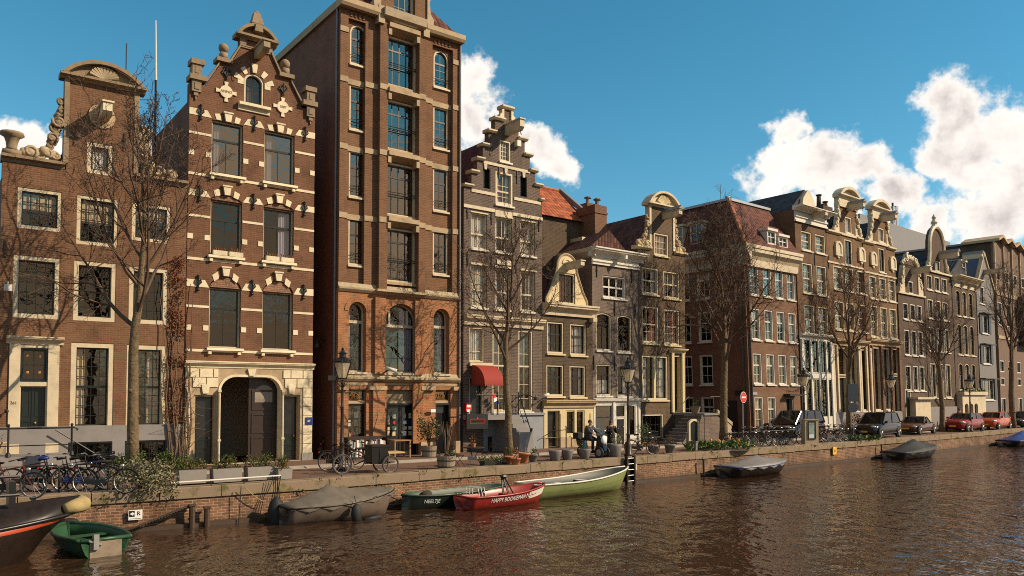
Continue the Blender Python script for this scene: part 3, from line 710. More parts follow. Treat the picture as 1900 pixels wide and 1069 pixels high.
h.roof(zs - .6, zs + 1.3, 'tile_brown')
b = h.mb(); cxp = h.x(277, 250) + .3; b.tube([(cxp, 1.2, zs - .1), (cxp, 1.2, zs + 2.1)], .13, 10); b.tube([(cxp, 1.2, zs + 2.1), (cxp, 1.2, zs + 2.25)], .17, 10); h.part(b, 'flue', 'zinc', True)
h1 = h
# stoop of that house
L1 = h.o.matrix_basis.copy()
st = thing('stoop', 'stone stoop with black iron railings before the leftmost front door', 'stoop', h.o.location, h.o.rotation_euler.z)
b = MB(); zt_ = dz0 - .05; b.box(-.9, dx1 + .25, -1.25, -.08, 0, zt_)
for k in range(4): b.box(dx1 + .26 + .3 * k, dx1 + .55 + .3 * k, -1.25, -.08, 0, zt_ - .17 * (k + 1) - .02)
b.build('steps', 'plinth', st)
b = MB(); zz = zt_ + .92
for x in (-.75, .28, dx1 + .28): b.tube([(x, -1.2, zt_ - .1), (x, -1.2, zz + .06)], .035, 6); b.ball((x, -1.2, zz + .1), .05, 8); b.lathe([(.09, 0), (.07, .1), (.04, .14)], (x, -1.2, zt_), 8)
b.tube([(-.9, -1.2, zz), (dx1 + .36, -1.2, zz), (dx1 + .46, -1.2, zz - .05), (dx1 + .42, -1.2, zz - .1)], .035, 6); b.tube([(-.9, -1.2, zt_ + .35), (dx1 + .28, -1.2, zt_ + .35)], .018, 5)
b.tube([(dx1 - .1, -.3, zz - .1), (dx1 + 1.45, -.3, .5)], .025, 6); b.tube([(dx1 + 1.45, -.3, .5), (dx1 + 1.45, -.3, .0)], .025, 6); b.build('railing', 'iron', st)

# ---- banded brick house with the arched gateway
h = House('canal_house', 'brown brick house with white stone bands, two gable medallions and an arched gateway', (351, 193), (584.5, 256))
W_ = h.W; bn = 'white_stone'
rA = (h.L(394.6, 220.6), h.L(451.6, 328)); rB = (h.L(391.5, 368), h.L(449.5, 479)); rC = (h.L(388, 532), h.L(447.8, 647))
c0 = (.88, rA[1][0] + .02); cx2 = (2.96, 4.23); c0 = (.86, 2.08)
def zrow(a, c): return (h.z(*a), h.z(*c))
ZA = (13.64, (h.z(391.8, 319.8) + h.z(545, 345)) / 2); ZB = (10.48, (h.z(389.8, 473) + h.z(543.8, 487.7)) / 2); ZC = (7.02, 4.66)
for (z1, z0), ra in ((ZA, 0), (ZB, 0), (ZC, 0)):
    for j, (x0, x1) in enumerate((c0, cx2)):
        h.win(R=(x0, x1, z0, z1), fr='cream', fw=.055, rec=.2, rows=(), nx=2, vfrom=.64, heavy=.66, sill=None, yf=.12, cur=('right' if j and z1 == ZB[0] else ('left' if z1 == ZA[0] else None)), cc='curtain_violet', glass='glass' if z1 != ZA[0] else 'glass_bright')
        if z1 != ZA[0]:   # filled arch above the window
            rs = .22 if z1 == ZB[0] else .46
            b = h.mb(); lp_ = loop(x0 + .02, x1 - .02, z1 - .03, z1 + rs, rs, 10); b.prism(lp_, .05, .3); h.holes.append(loop(x0 - .02, x1 + .02, z1 + .01, z1 + rs + .02, rs, 10)); h.part(b, 'arch_infill', 'brick_quay')
gw = (h.win((453.5, 133), (489, 199), fr='cream', fw=.07, rec=.15, rise=.28, rows=(.66,), nx=2, sill=None))
gx0, gz1 = h.L(453.5, 133); gx1, gz0 = h.L(489, 199)
# ground floor openings
(ax0, az1), (ax1, az0) = h.L(407, 698), h.L(520.5, 858); az0 = .1; az1 = h.z(465, 698)
ga = basket(ax0, ax1, az0, az1, .62); 
d1x0, d1x1 = h.x(359, 790), h.x(399.5, 790); d2x0, d2x1 = h.x(522.5, 790), h.x(556, 790); dzt = (h.z(380, 732.5) + h.z(540, 733)) / 2
zc0, zc1 = (h.z(343, 682) + h.z(582, 686)) / 2, (h.z(343, 669) + h.z(582, 676)) / 2
eav = h.z(351, 185)
gl = lambda *p: [h.L(*q) for q in p]
xm = W_ / 2; px_l, px_r = h.x(382, 150), h.x(566, 190)
zpl = h.z(362, 150); zsh1 = h.z(405.6, 124); zped = h.z(415, 113); zct = h.z(450, 93); xcl = h.x(446, 80); xcr = 2 * xm - xcl; ztop = h.z(446, 66)
xs1, xs2 = h.x(405.6, 124), h.x(428, 108)
outl = [(0, zc1)] + [(W_, zc1), (W_, zpl - .1), (W_ - px_l, zpl - .1)]
left = [(px_l, zpl - .05), (xs1, zsh1), (xs1, zped - .08), (xs2, zped - .08), (xcl, zct + .05), (xcl, ztop)]
outl += [(W_ - x, z) for x, z in left] + left[::-1] + [(px_l, zpl - .1), (0, zpl - .1)]
up = [q for q in h.holes if max(z for x, z in q) > zc1]; h.holes = up
h.wall(outl, 'brick_h2', eav)
# stuccoed ground floor in large blocks
b = h.mb(); panel(b, [(0, 0), (W_, 0), (W_, zc1 - .003), (0, zc1 - .003)], [loop(d1x0, d1x1, .12, dzt), loop(d2x0, d2x1, .12, dzt), ga], -.03, .34)
for k in range(9):   # raised blocks leave open joints
    z0 = .42 + k * .385
    if z0 > zc0 - .25: break
    z1 = min(z0 + .36, zc0 - .04)
    segs = [(0.02, d1x0 - .12), (d2x1 + .12, W_ - .02)]
    if z0 > dzt + .02: segs = [(.02 + .52 * i + (.26 if k % 2 else 0), .52 * i + .5 + (.26 if k % 2 else 0)) for i in range(12)]
    for x0, x1 in segs:
        x0, x1 = max(x0, .02), min(x1, W_ - .02)
        if x1 - x0 < .1: continue
        if z0 > dzt + .02 and (x1 > ax0 - .05 and x0 < ax1 + .05) and z0 < az1 + .02:
            if x0 < ax0 - .2: x1 = ax0 - .06
            elif x1 > ax1 + .2: x0 = ax1 + .06
            else: continue
            if x1 - x0 < .12: continue
        b.box(x0, x1, -.07, -.028, z0, z1, 1)
stc = h.part(b, 'stucco_ground_floor', ['stone_tan', 'white_stone'])
h.cornice(-.03, W_ + .05, zc0, zc1, .22, 'white_stone', 'string_cornice')
kx = (ax0 + ax1) / 2; b = h.mb(); b.prism([(kx - .1, az1 + .01), (kx + .1, az1 + .01), (kx + .17, zc0 - .02), (kx - .17, zc0 - .02)], -.12, -.02); h.part(b, 'keystone', 'white_stone')
for x0, x1 in ((d1x0, d1x1), (d2x0, d2x1)):
    h.door(R=(x0, x1, .12, dzt), mat='green_black', fr='stone_tan', fw=.06, glass=.62, panels=2, hole=False, rec=.24)
    m_ = (x0 + x1) / 2; b = h.mb(); b.prism([(m_ - .1, dzt + .05), (m_ + .1, dzt + .05), (m_ + .16, dzt + .4), (m_ - .16, dzt + .4)], -.1, -.02); h.part(b, 'keystone', 'white_stone')
b = h.mb()
for i, lp in enumerate((basket(ax0 - .06, ax1 + .06, az0, az1 + .06, .66), basket(ax0 - .005, ax1 + .005, az0, az1, .62))): pass
b.ring(basket(ax0 - .05, ax1 + .05, az0, az1 + .05, .66), basket(ax0 + .04, ax1 - .04, az0 + .003, az1 - .04, .6), -.07, .35)
h.part(b, 'gate_moulding', 'white_stone')
b = h.mb(); D = 4.0
b.add([(ax0, .35, .1), (ax0, D, .1), (ax0, D, az1), (ax0, .35, az1)], [(0, 1, 2, 3)]); b.add([(ax1, .35, .1), (ax1, D, .1), (ax1, D, az1), (ax1, .35, az1)], [(0, 1, 2, 3)])
b.add([(ax0, .35, az1), (ax1, .35, az1), (ax1, D, az1), (ax0, D, az1)], [(0, 1, 2, 3)]); b.add([(ax0, D, .1), (ax1, D, .1), (ax1, D, az1), (ax0, D, az1)], [(0, 1, 2, 3)])
pw = h.part(b, 'passage_walls', 'interior_wall')
b = h.mb(); xg = ax0 + (ax1 - ax0) * .52; b.box(xg, ax1 - .04, .42, .5, .12, az1 - .06)
for k in range(3): b.ring(loop(xg + .12, ax1 - .14, .3 + k * .95, 1.12 + k * .95), loop(xg + .2, ax1 - .22, .38 + k * .95, 1.04 + k * .95), .39, .42)
gd = h.part(b, 'gate_leaf', 'brown_black'); b = h.mb(); b.prism(loop(xg + .25, ax1 - .18, az1 - 1.05, az1 - .35, .25), .412, .418); h.part(b, 'gate_pane', 'interior_wall', parent=gd)
b = h.mb()
for x in (ax0 - .02, ax1 + .02): b.tube([(x, -.13, .1), (x, -.13, dzt + .15)], .045, 8); b.box(x - .06, x + .06, -.19, -.05, dzt + .1, dzt + .2); b.box(x - .06, x + .06, -.19, -.05, 1.0, 1.08)
h.part(b, 'downpipe', 'cream')
h.part(h.mb().box(d2x1 + .08, W_ + .02, -.075, -.026, 0, .42), 'plinth', 'planter')
# lintel bands, wedges, keystones, sill bands, blocks
def zpair(a, c): return (h.z(*a) + h.z(*c)) / 2
wedge = h.mb(); keys = h.mb(); bands = h.mb()
for (z1, z0), lt, thick, mid, sl, rs in ((ZA, zpair((351, 197), (583, 250)), .24, zpair((350, 238), (582, 290)), zpair((349, 315), (582, 358)), 0), (ZB, zpair((349, 349), (582, 387)), .22, zpair((346, 394), (582, 428.5)), zpair((345, 474.5), (582, 501)), .22), (ZC, zpair((344, 517), (582, 539)), .26, zpair((353, 565), (581, 581)), zpair((343, 647), (581, 655)), .46)):
    lz = lt - thick
    for x0, x1 in ((0, c0[0] - .02), (c0[1] + .02, cx2[0] - .02), (cx2[1] + .02, W_)):
        q = .16
        bands.prism([(x0 - (0 if x0 == 0 else .0), lz), (x1, lz), (x1 - (0 if x1 == W_ else q), lt + .02), (x0 + (0 if x0 == 0 else q), lt + .02)], -.022, .002)
        bands.box(x0, x1, -.022, .002, mid - .09, mid); 
        for xa, xb in ((x0, x0 + .2), (x1 - .2, x1)): bands.box(xa, xb, -.021, .002, (mid + sl) / 2 - .12, (mid + sl) / 2 + .08)
    bands.box(0, W_, -.024, .002, sl - .10, sl)
    for x0, x1 in (c0, cx2):
        m_ = (x0 + x1) / 2; hw = (x1 - x0) / 2
        for sg in (-1, 1):
            d0, d1 = hw * .42, hw * .72; base = z1 + rs * .75 + .02
            wedge.prism([(m_ + sg * d0, base), (m_ + sg * d1, base - rs * .3), (m_ + sg * (d1 + .08), base + .22 - rs * .25), (m_ + sg * (d0 + .05), base + .26)][::sg], -.022, .002)
        zk = z1 + rs + .0; keys.prism([(m_ - .1, zk), (m_ + .1, zk), (m_ + .15, zk + .32), (m_ - .15, zk + .32)], -.11, .002); keys.box(m_ - .19, m_ + .19, -.14, .002, zk + .322, zk + .38)
        b = h.mb(); b.prismx([(.1, z0 - .02), (-.16, z0 - .02), (-.18, z0 - .12), (.0, z0 - .14)], x0 - .1, x1 + .1); h.part(b, 'sill', bn)
        for xx in (x0 + .02, x1 - .06): b = h.mb(); b.box(xx - .06, xx + .06, -.13, 0, z0 - .27, z0 - .142); h.part(b, 'sill_bracket', bn)
    for x in (.42, (c0[1] + cx2[0]) / 2, (cx2[1] + W_) / 2):
        b = h.mb(); b.tube([(x, -.06, lt + .16), (x, -.06, lt - .42)], .035, 5); b.prism([(x - .11, lt - .1), (x, lt - .26), (x + .11, lt - .1), (x, lt - .0)], -.07, -.03); b.ball((x, -.06, lt + .17), .05, 6); b.ball((x, -.06, lt - .38), .06, 6)
        for sg in (-1, 1): b.tube([(x, -.06, lt - .2), (x + sg * .12, -.06, lt - .08), (x + sg * .08, -.06, lt + .03)], .025, 5)
        h.part(b, 'wall_anchor', 'iron')
h.part(bands, 'stone_bands', bn); h.part(wedge, 'arch_stones', bn); h.part(keys, 'keystones', bn)
for (x0, x1), zz in ((c0, ZB[1]), (cx2, ZB[1])):
    for k in range(2):
        xa = x0 + .08 + k * .62; b = h.mb(); b.box(xa, xa + .54, -.17, .02, zz - .015, zz + .17); fb_ = h.part(b, 'flower_box', 'white_stone'); b = h.mb()
        for j in range(7): q = (xa + .06 + j * .07, -.08, zz + .17); b.tube([q, (q[0] + RND.uniform(-.04, .04), -.08 + RND.uniform(-.04, .04), zz + .26 + RND.random() * .08)], [.012, .03], 4)
        h.part(b, 'flowers', 'leaf_dry', parent=fb_)
# gable dressings
gm = (gx0 + gx1) / 2; b = h.mb(); b.prismx([(.12, gz0 - .02), (-.2, gz0 - .02), (-.22, gz0 - .14), (-.08, gz0 - .2), (-.06, gz0 - .32), (.0, gz0 - .33)], gx0 - .24, gx1 + .24); h.part(b, 'sill', bn)
b = h.mb()
for t in (-1.15, -.6, 0, .6, 1.15):
    r0, r1 = .55, .82 if t else .9; cxg, czg = gm, gz1 - .55
    q = lambda r, a: (cxg + r * sin(a) * 1.05, czg + r * cos(a) * 1.05); b.prism([q(r0, t - .13), q(r0, t + .13), q(r1, t + .13), q(r1, t - .13)], -.03 - (.05 if t == 0 else 0), .002)
for x in (gx0 - .27, gx1 + .03):
    for zz in (gz0 + .75,): b.box(x, x + .24, -.022, .002, zz, zz + .26)
h.part(b, 'arch_stones', bn)
for (mx_, mz_), tx in ((h.L(419.4, 171), 'ANNO'), (h.L(524.3, 199.5), '1887')):
    b = h.mb(); b.disc((mx_, mz_), .25, -.06, .002, 20)
    for k in range(4): a = k * pi / 2; b.prism([(mx_ + .22 * cos(a) - .05 * sin(a), mz_ + .22 * sin(a) + .05 * cos(a)), (mx_ + .22 * cos(a) + .05 * sin(a), mz_ + .22 * sin(a) - .05 * cos(a)), (mx_ + .40 * cos(a) + .08 * sin(a), mz_ + .40 * sin(a) - .08 * cos(a)), (mx_ + .40 * cos(a) - .08 * sin(a), mz_ + .40 * sin(a) + .08 * cos(a))][::-1], -.05, .002)
    md = h.part(b, 'medallion', bn); text(tx, .15, 'stone_brown', md, (mx_, -.064, mz_), FRONT)
    b = h.mb(); x, lt = mx_, mz_ + .82; b.tube([(x, -.06, lt + .16), (x, -.06, lt - .36)], .035, 5); b.prism([(x - .13, lt - .08), (x, lt - .24), (x + .13, lt - .08), (x, lt + .04)], -.07, -.03)
    for sg in (-1, 1): b.tube([(x, -.06, lt - .2), (x + sg * .15, -.06, lt - .02), (x + sg * .08, -.06, lt + .08)], .03, 5)
    h.part(b, 'wall_anchor', 'iron')
cs = 'stone_brown'
for mir in (0, 1):
    mx = (lambda x: W_ - x) if mir else (lambda x: x)
    def mbox(b, x0, x1, *a): b.box(min(mx(x0), mx(x1)), max(mx(x0), mx(x1)), *a)
    b = h.mb(); zk = zpl
    mbox(b, -.04, px_l, -.22, .38, zk - .0, zk + .2); mbox(b, .06, px_l - .18, -.14, .3, zk + .2, zk + .62); mbox(b, -.0, px_l - .1, -.2, .36, zk + .62, zk + .82)
    mbox(b, .06, px_l - .2, -.14, .0, zk - .45, zk - .002); mbox(b, .14, px_l - .28, -.17, -.1, zk - .36, zk - .1); mbox(b, .16, px_l - .3, -.16, -.1, zk + .28, zk + .54); mbox(b, .14, px_l - .3, -.1, .0, zk - .6, zk - .45); mbox(b, .2, px_l - .36, -.07, .0, zk - .75, zk - .6)
    h.part(b, 'gable_pier', cs)
    b = h.mb(); q = [(px_l, zpl + .02), (xs1, zsh1 + .06), (xs1, zsh1 + .16), (px_l - .02, zpl + .13)]; b.prism([(mx(x), z) for x, z in q], -.1, .38)
    q = [(xs2, zped + .0), (xcl, zct + .1), (xcl, zct + .22), (xs2 - .03, zped + .1)]; b.prism([(mx(x), z) for x, z in q], -.1, .38)
    mbox(b, xs1 - .1, xs2 + .06, -.16, .4, zped - .08, zped + .08); h.part(b, 'gable_coping', cs)
    b = h.mb(); xb_ = mx((xs1 + xs2) / 2 - .02); b.box(xb_ - .13, xb_ + .13, -.06, .28, zped + .08, zped + .34); b.ball((xb_, .1, zped + .55), .2, 12); h.part(b, 'ball_finial', cs, True)
b = h.mb(); b.box(xcl - .03, xcr + .03, -.05, .36, zct + .1, zct + .16)
b.ring(loop(xcl - .02, xcr + .02, zct + .16, ztop + .02), loop(xcl + .22, xcr - .22, zct + .2, ztop - .12), -.07, .02); h.part(b, 'gable_panel', 'stone_brown')
h.pediment(xcl - .2, xcr + .2, ztop, h.z(467, 47) - ztop, cs, None, .3, .12)
fx, fz = xm, h.z(470, 47); b = h.mb(); b.prism([(fx - .17, fz - .35), (fx + .17, fz - .35), (fx + .13, fz - .05), (fx - .13, fz - .05)], -.36, .1); b.taper(fx - .26, fx + .26, -.25, .2, fz - .05, fz + .02, .8); b.taper(fx - .13, fx + .13, -.13, .1, fz + .02, fz + .5, 1.9); b.ball((fx, -.02, fz + .5), .12, 8); h.part(b, 'finial', cs)
h.hoist(xm + .05, zct - .05, 1.15, .26, .36, 'stone_tan')
sx, sz = h.L(572, 781); sg_ = thing('blue_sign', 'small square blue sign with two white lines on the stucco corner pier', 'sign', h.o.matrix_basis @ Vector((0, 0, 0)), h.o.rotation_euler.z)
b = MB(); b.box(sx - .17, sx + .17, -.09, -.06, sz - .17, sz + .15); b.build('plate', 'blue_paint', sg_); b = MB(); b.box(sx - .07, sx + .06, -.094, -.0885, sz + .02, sz + .04); b.box(sx - .07, sx + .02, -.094, -.0885, sz - .03, sz - .01); b.build('lettering', 'white_sign', sg_)
h.roof(eav, eav + 2.6, 'tile_brown'); h2 = h
# ---- tall warehouse
h = House('warehouse', 'tall brick warehouse with stone belts, hatch doors and orange brick lower floors', (632, 16), (852, 300), 'warehouse', depth=17)
W_ = h.W; BK = 'brick_wh'
zbl = [16.75, (h.z(634, 267) + h.z(849, 308)) / 2, (h.z(634, 393.4) + h.z(849, 426)) / 2]; zl1 = (h.z(631.5, 532) + h.z(852, 556)) / 2; zl2 = (h.z(647, 701) + h.z(856, 706)) / 2
ez = (h.z(633, 6) + h.z(855, 79)) / 2 - .15
xa, xb = h.x(645, 250), h.x(677, 250); xc = h.x(700, 250); xd = h.x(715, 250); xe = h.x(773, 250); xf = h.x(785, 250); xh, xi = h.x(802, 250), h.x(840, 250)
rd = .18; PJ = .24
b = h.mb()
for x0, x1 in ((0, xa), (xb, xc), (xf, xh), (xi, W_)): b.box(x0, x1, 0, .45, zl1, ez)
for x0, x1 in ((xa, xb), (xh, xi)): b.box(x0, x1, .002, .45, ez - .38, ez); [b.box(x0 + .08 + k * .2, x0 + .18 + k * .2, -.04, .1, ez - .28, ez - .05) for k in range(int((x1 - x0) / .2))]
for x0, x1 in ((xc, xd), (xe, xf)): b.box(x0, x1, -PJ, .45, zl1, ez + .3)
hole = h.holes
def bay(x0, x1, ws, y):
    h.holes = []
    for w_ in ws: h.win(y=y, **w_)
    panel(b, loop(x0, x1, zl1, ez), h.holes, y, y + .3); h.holes = []
ST = dict(fr='cream', sash='black_paint', fw=.07, nx=2, rows=(.25, .47), heavy=.66, rec=.1, glass='glass_bright', bar=.03, st=.06)
def rx(a, c): return (h.x(*a, rd), h.x(*c, rd))
lx0, lx1 = h.x(648, 250, rd), h.x(680, 250, rd); rx0, rx1 = h.x(804, 250, rd), h.x(831.5, 250, rd)
lv = [(h.z(664, 47, rd), h.z(664, 121, rd), .42), (h.z(664, 160, rd), h.z(664, 242, rd), 0), (h.z(664, 282, rd), h.z(664, 366.5, rd), 0), (h.z(664, 406.5, rd), h.z(664, 492.5, rd), 0)]
bay(xa, xb, [dict(R=(lx0, lx1, z0, z1), rise=rs, **ST) for z1, z0, rs in lv], rd)
bay(xh, xi, [dict(R=(rx0, rx1, z0, z1), rise=rs, **ST) for z1, z0, rs in lv], rd)
cy = .10; mx0, mx1 = h.x(714, 250, cy), h.x(771, 250, cy)
cv = [(h.z(715, 64, cy), h.z(715, 156, cy)), (h.z(715, 183, cy), h.z(715, 275.3, cy)), (h.z(715, 300, cy), h.z(715, 397.6, cy)), (h.z(715, 421.4, cy), h.z(715, 521.6, cy))]
CT = dict(fr='cream', sash='black_paint', fw=.08, nx=4, rows=(.39,), heavy=.76, rec=.16, glass='glass_bright', bar=.05, st=.07)
bay(xd, xe, [dict(R=(mx0, mx1, z0, z1), **CT) for z1, z0 in cv], cy)
# side, back
b.add([(0, .45, 0), (0, h.D, 0), (W_, h.D, 0), (W_, .45, 0), (0, .45, ez), (0, h.D, ez), (W_, h.D, ez), (W_, .45, ez)], [(0, 1, 5, 4), (1, 2, 6, 5), (2, 3, 7, 6)], 1)
# first and ground floor front
h.holes = []
aw = [(h.x(646.5, 640), h.x(679, 640), h.z(662, 560), zl2 + .28, .6), (h.x(714, 640), h.x(775, 640), h.z(745, 564), zl2 + .28, 1.1), (h.x(804.5, 640), h.x(833.5, 640), h.z(820, 573), zl2 + .28, .6)]
lower = []
for k, (x0, x1, z1, z0, rs) in enumerate(aw):
    w_ = h.win(R=(x0, x1, z0, z1), rise=rs, fr='cream', sash='black_paint', fw=.07, nx=2 if k == 1 else 1, rows=(.2,), vfrom=.6, rec=.34, yf=.28, st=.05, cur='left' if k == 0 else 'right', cc='curtain_violet')
    f = h.mb(); zt_ = z0 + (z1 - z0) * (.70 if k != 1 else .66); f.box(x0 + .06, x1 - .06, .29, .37, zt_, zt_ + .13)
    if k == 1:
        for t in (.22, .76): f.box(x0 + (x1 - x0) * t - .05, x0 + (x1 - x0) * t + .05, .295, .365, zt_ + .13, z1 - .16 - (.10 if t > .5 else .06))
    h.part(f, 'transom', 'cream', parent=w_)
    f = h.mb(); n = 9; hw = (x1 - x0) / 2; cxx = (x0 + x1) / 2
    lpo, lpi = loop(x0 - .2, x1 + .2, z1 - rs - .05, z1 + .22, rs + .2), loop(x0, x1, z1 - rs - .05, z1, rs)
    for i in range(2, len(lpo) - 1): f.prism([lpi[i], lpi[i + 1], lpo[i + 1], lpo[i]][::-1], -.03, .002)
    h.part(f, 'arch_bricks', 'brick_wh_orange')
gz = zl2 - .48
gd = [(h.x(646.5, 770), h.x(679.5, 770)), (h.x(717, 770), h.x(776, 770)), (h.x(808, 770), h.x(836, 770))]
for x0, x1 in gd: h.holes.append(loop(x0, x1, .1, gz))
panel(b, [(0, 0), (W_, 0), (W_, zl1), (0, zl1)], h.holes, 0, .45, 2)
wl = h.part(b, 'wall', [BK, 'brick_wh_side', 'brick_wh_orange'])
f = h.mb()   # projecting brick piers of the lower floors
for x0, x1 in ((xc, xd), (xe, xf)):
    f.box(x0 - .18, x1, -.14, -.002, .62, zl2 - .2); f.box(x0 - .10, x1, -.14, -.002, zl2 + .2, zl1 - .3)
h.part(f, 'piers', 'brick_wh_orange')
f = h.mb()
for zz, th in [(z, .24) for z in zbl]:
    for x0, x1, y in ((0, xa, 0), (xa, xb, rd), (xb, xc, 0), (xc, xd, -PJ), (xe, xf, -PJ), (xf, xh, 0), (xh, xi, rd), (xi, W_, 0)):
        f.box(x0 - .003, x1 + .003, y - .035, y + .002, zz - th, zz)
for z1, z0 in cv: 
    f.prismx([(cy + .004, z1 + .06), (-PJ + .04, z1 + .16), (-PJ - .12, z1 + .22), (-PJ - .12, z1 + .42), (cy + .004, z1 + .5)], xd + .02, xe - .02)
    for x in (xd + .0, xe - .16): f.box(x, x + .16, -PJ - .05, cy, z1 - .12, z1 + .16)
    f.box(xd, xe, cy - .12, cy + .01, z0 - .14, z0)
f.box(-.02, xa, -.04, .002, lv[0][0] - .55, lv[0][0] - .32); f.box(xi, W_ + .02, -.04, .002, lv[0][0] - .55, lv[0][0] - .32)
h.part(f, 'stone_belts', 'stone_tan')
for z, nm in ((zl1, 'ledge'), (zl2, 'ledge')):
    f = h.mb(); f.prismx([(.002, z - .14), (-.06, z - .12), (-.15, z - .02), (-.16, z + .05), (-.06, z + .09), (.002, z + .26)], -.02, W_ + .03)
    f.box(xc - .1, xf + .1, -PJ - .09, -.1, z - .03, z + .07); h.part(f, nm, 'stone')
f = h.mb()
for x0, x1 in ((0, gd[0][0] - .06), (gd[0][1] + .05, gd[1][0] - .04), (gd[1][1] + .06, gd[2][0] - .06), (gd[2][1] + .06, W_)):
    f.box(x0, x1, -.165, .002, .1, .66); f.box(x0 + .02, x1 - .02, -.17, .002, gz - .02, gz + .16)
f.box(0, W_, -.03, .002, gz + .2, gz + .29)
for x0, x1 in gd: f.box(x0, x1, .1, .3, gz - .62, gz - .5)
h.part(f, 'stone_dressings', 'stone_tan')
f = h.mb()
for x0, x1 in (gd[0], gd[2]):
    for k in range(9): a = k * 1.4; f.tube([(x0 + .08 + k * .06, .12, gz - .45), (x0 + .12 + k * .06 + .06 * sin(a), .1, gz - .25 + .05 * cos(a)), (x0 + .05 + k * .06, .12, gz - .1 - .015 * k)], .016, 4)
h.part(f, 'fanlight_ironwork', 'gold')
for x0, x1 in (gd[0], gd[2]):
    h.win(R=(x0, x1, gz - .5, gz), hole=False, fr='wood', fw=.04, rows=(), nx=1, rec=.2, sill=None, yf=.16, name='fanlight')
f = h.mb(); x0, x1 = gd[1]; f.box(x0, x1, .22, .3, gz - .5, gz); h.part(f, 'shop_panel', 'stone_brown')
# shop window with books, double door, side door
x0, x1 = gd[0]; sw = h.win(R=(x0, x1, .75, gz - .62), hole=False, fr='black_paint', fw=.06, rows=(.62,), nx=1, rec=.24, sill=None, yf=.18, name='display_window')
f = h.mb(); f.box(x0, x1, .2, .45, .1, .75); h.part(f, 'stall_riser', 'black_paint')
bks = ('sign_red', 'white_sign', 'cream', 'green_dark', 'blue_paint', 'orange_red', 'yellow', 'coat_black'); f = h.mb(); x = x0 + .1; R2 = random.Random(3)
while x < x1 - .12: t = R2.uniform(.02, .045); f.box(x, x + t, .42, .56, .84, .84 + R2.uniform(.26, .38), R2.randrange(len(bks))); x += t + .003
for k in range(5): xx = x0 + .12 + (k % 2) * .36; zz = 1.45 + (k // 2) * .36; f.box(xx, xx + .2, .45, .46, zz, zz + .27, (1, 2, 3, 1, 5)[k])
h.part(f, 'books', list(bks), parent=sw)
x0, x1 = gd[1]; dd = h.door(R=(x0, x1, .12, gz - .62), mat='black_paint', fr='black_paint', double=True, glass=.66, panels=1, hole=False, rec=.26, knob='steel')
f = h.mb(); R2 = random.Random(8); ps = ('white_sign', 'yellow', 'sign_red', 'poster', 'cream', 'blue_paint')
for u in (x0 + .16, x0 + .44, x1 - .66, x1 - .36):
    for k in range(4): zz = .98 + k * .26; f.box(u, u + R2.uniform(.12, .2), .244, .25, zz, zz + R2.uniform(.14, .24), R2.randrange(6))
h.part(f, 'posters', list(ps), parent=dd)
f = h.mb(); f.box(x0 + .02, x1 - .02, .16, .3, gz - .66, gz - .6); h.part(f, 'door_rail', 'steel')
x0, x1 = gd[2]; h.door(R=(x0, x1, .12, gz - .62), mat='black_paint', fr='black_paint', glass=.34, panels=2, hole=False, rec=.26)
f = h.mb(); xx, zz = h.L(801, 762); f.box(xx - .16, xx + .1, -.19, -.142, zz - .07, zz + .07); h.part(f, 'name_plate', 'white_sign')
# eaves, roof and hatch dormer
for x0, x1 in ((-.12, xc), (xf, W_ + .12)):
    f = h.mb(); f.prismx([(.3, ez), (-.3, ez), (-.38, ez + .12), (-.38, ez + .34), (.3, ez + .36)], x0, x1); h.part(f, 'gutter', 'stone_tan')
f = h.mb(); f.prism([(.1, ez), (-.12, ez), (-.16, ez + .3), (.1, ez + .34)], .3, h.D); h.part(f, 'side_gutter', 'stone')
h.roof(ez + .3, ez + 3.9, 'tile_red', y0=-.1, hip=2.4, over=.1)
f = h.mb(); zt = ez + .3; h.holes = []
h.win(R=(mx0 + .25, mx1 - .25, h.z(745, 47), ez + 2.6), fr='cream', sash='black_paint', fw=.1, nx=3, rows=(.3,), heavy=.62, rise=.8, rec=.3, glass='glass_bright', yf=.2, y=-PJ)
panel(f, [(xc, zt), (xf, zt), (xf, ez + 2.4), (xf - .3, ez + 3.3), (xc + .3, ez + 3.3), (xc, ez + 2.4)], h.holes, -PJ, 2.2); h.part(f, 'hatch_dormer', BK)
f = h.mb()
for x0, sg in ((xc - .02, -1), (xf + .02, 1)):
    q = [(0, 0), (.32, .0), (.36, .3), (.18, .55), (.12, 1.1), (.26, 1.4), (.1, 1.7), (0, 1.7)]; f.prism([(x0 + sg * a, ez + .3 + c) for a, c in q][::sg], -PJ - .08, .2); f.box(x0 - .2 if sg > 0 else x0 - .12, x0 + .12 if sg > 0 else x0 + .2, -PJ - .1, .1, ez - .3, ez + .5)
h.part(f, 'dormer_scrolls', 'stone'); 
f = h.mb(); f.prismx([(-PJ + .05, cv[0][0] + .5), (-PJ - .26, cv[0][0] + .62), (-PJ - .3, cv[0][0] + .98), (-PJ + .05, cv[0][0] + 1.0)], xc + .1, xf - .1); h.part(f, 'hatch_sill', 'stone')
f = h.mb(); f.tube([(-.06, .25, .1), (-.06, .25, ez)], .05, 8); h.part(f, 'downpipe', 'lead'); f = h.mb(); f.tube([(W_ + .02, -.06, .1), (W_ + .02, -.06, ez)], .05, 8); h.part(f, 'downpipe', 'lead')
for zz in [c[1] + .95 for c in cv]:
    f = h.mb()
    for d in (0, .1): f.tube([(mx0 + .05, cy - .02, zz + d), (xe - .02, cy - .02, zz + d)], .018, 5)
    h.part(f, 'hatch_bar', 'iron')
for x0, x1 in ((lx0, lx1), (rx0, rx1)):
    for z1, z0, rs in lv:
        f = h.mb()
        for d in (.3, .45): f.tube([(x0 + .05, rd - .03, z0 + d), (x1 + .03, rd - .03, z0 + d)], .014, 5)
        h.part(f, 'window_bar', 'iron')
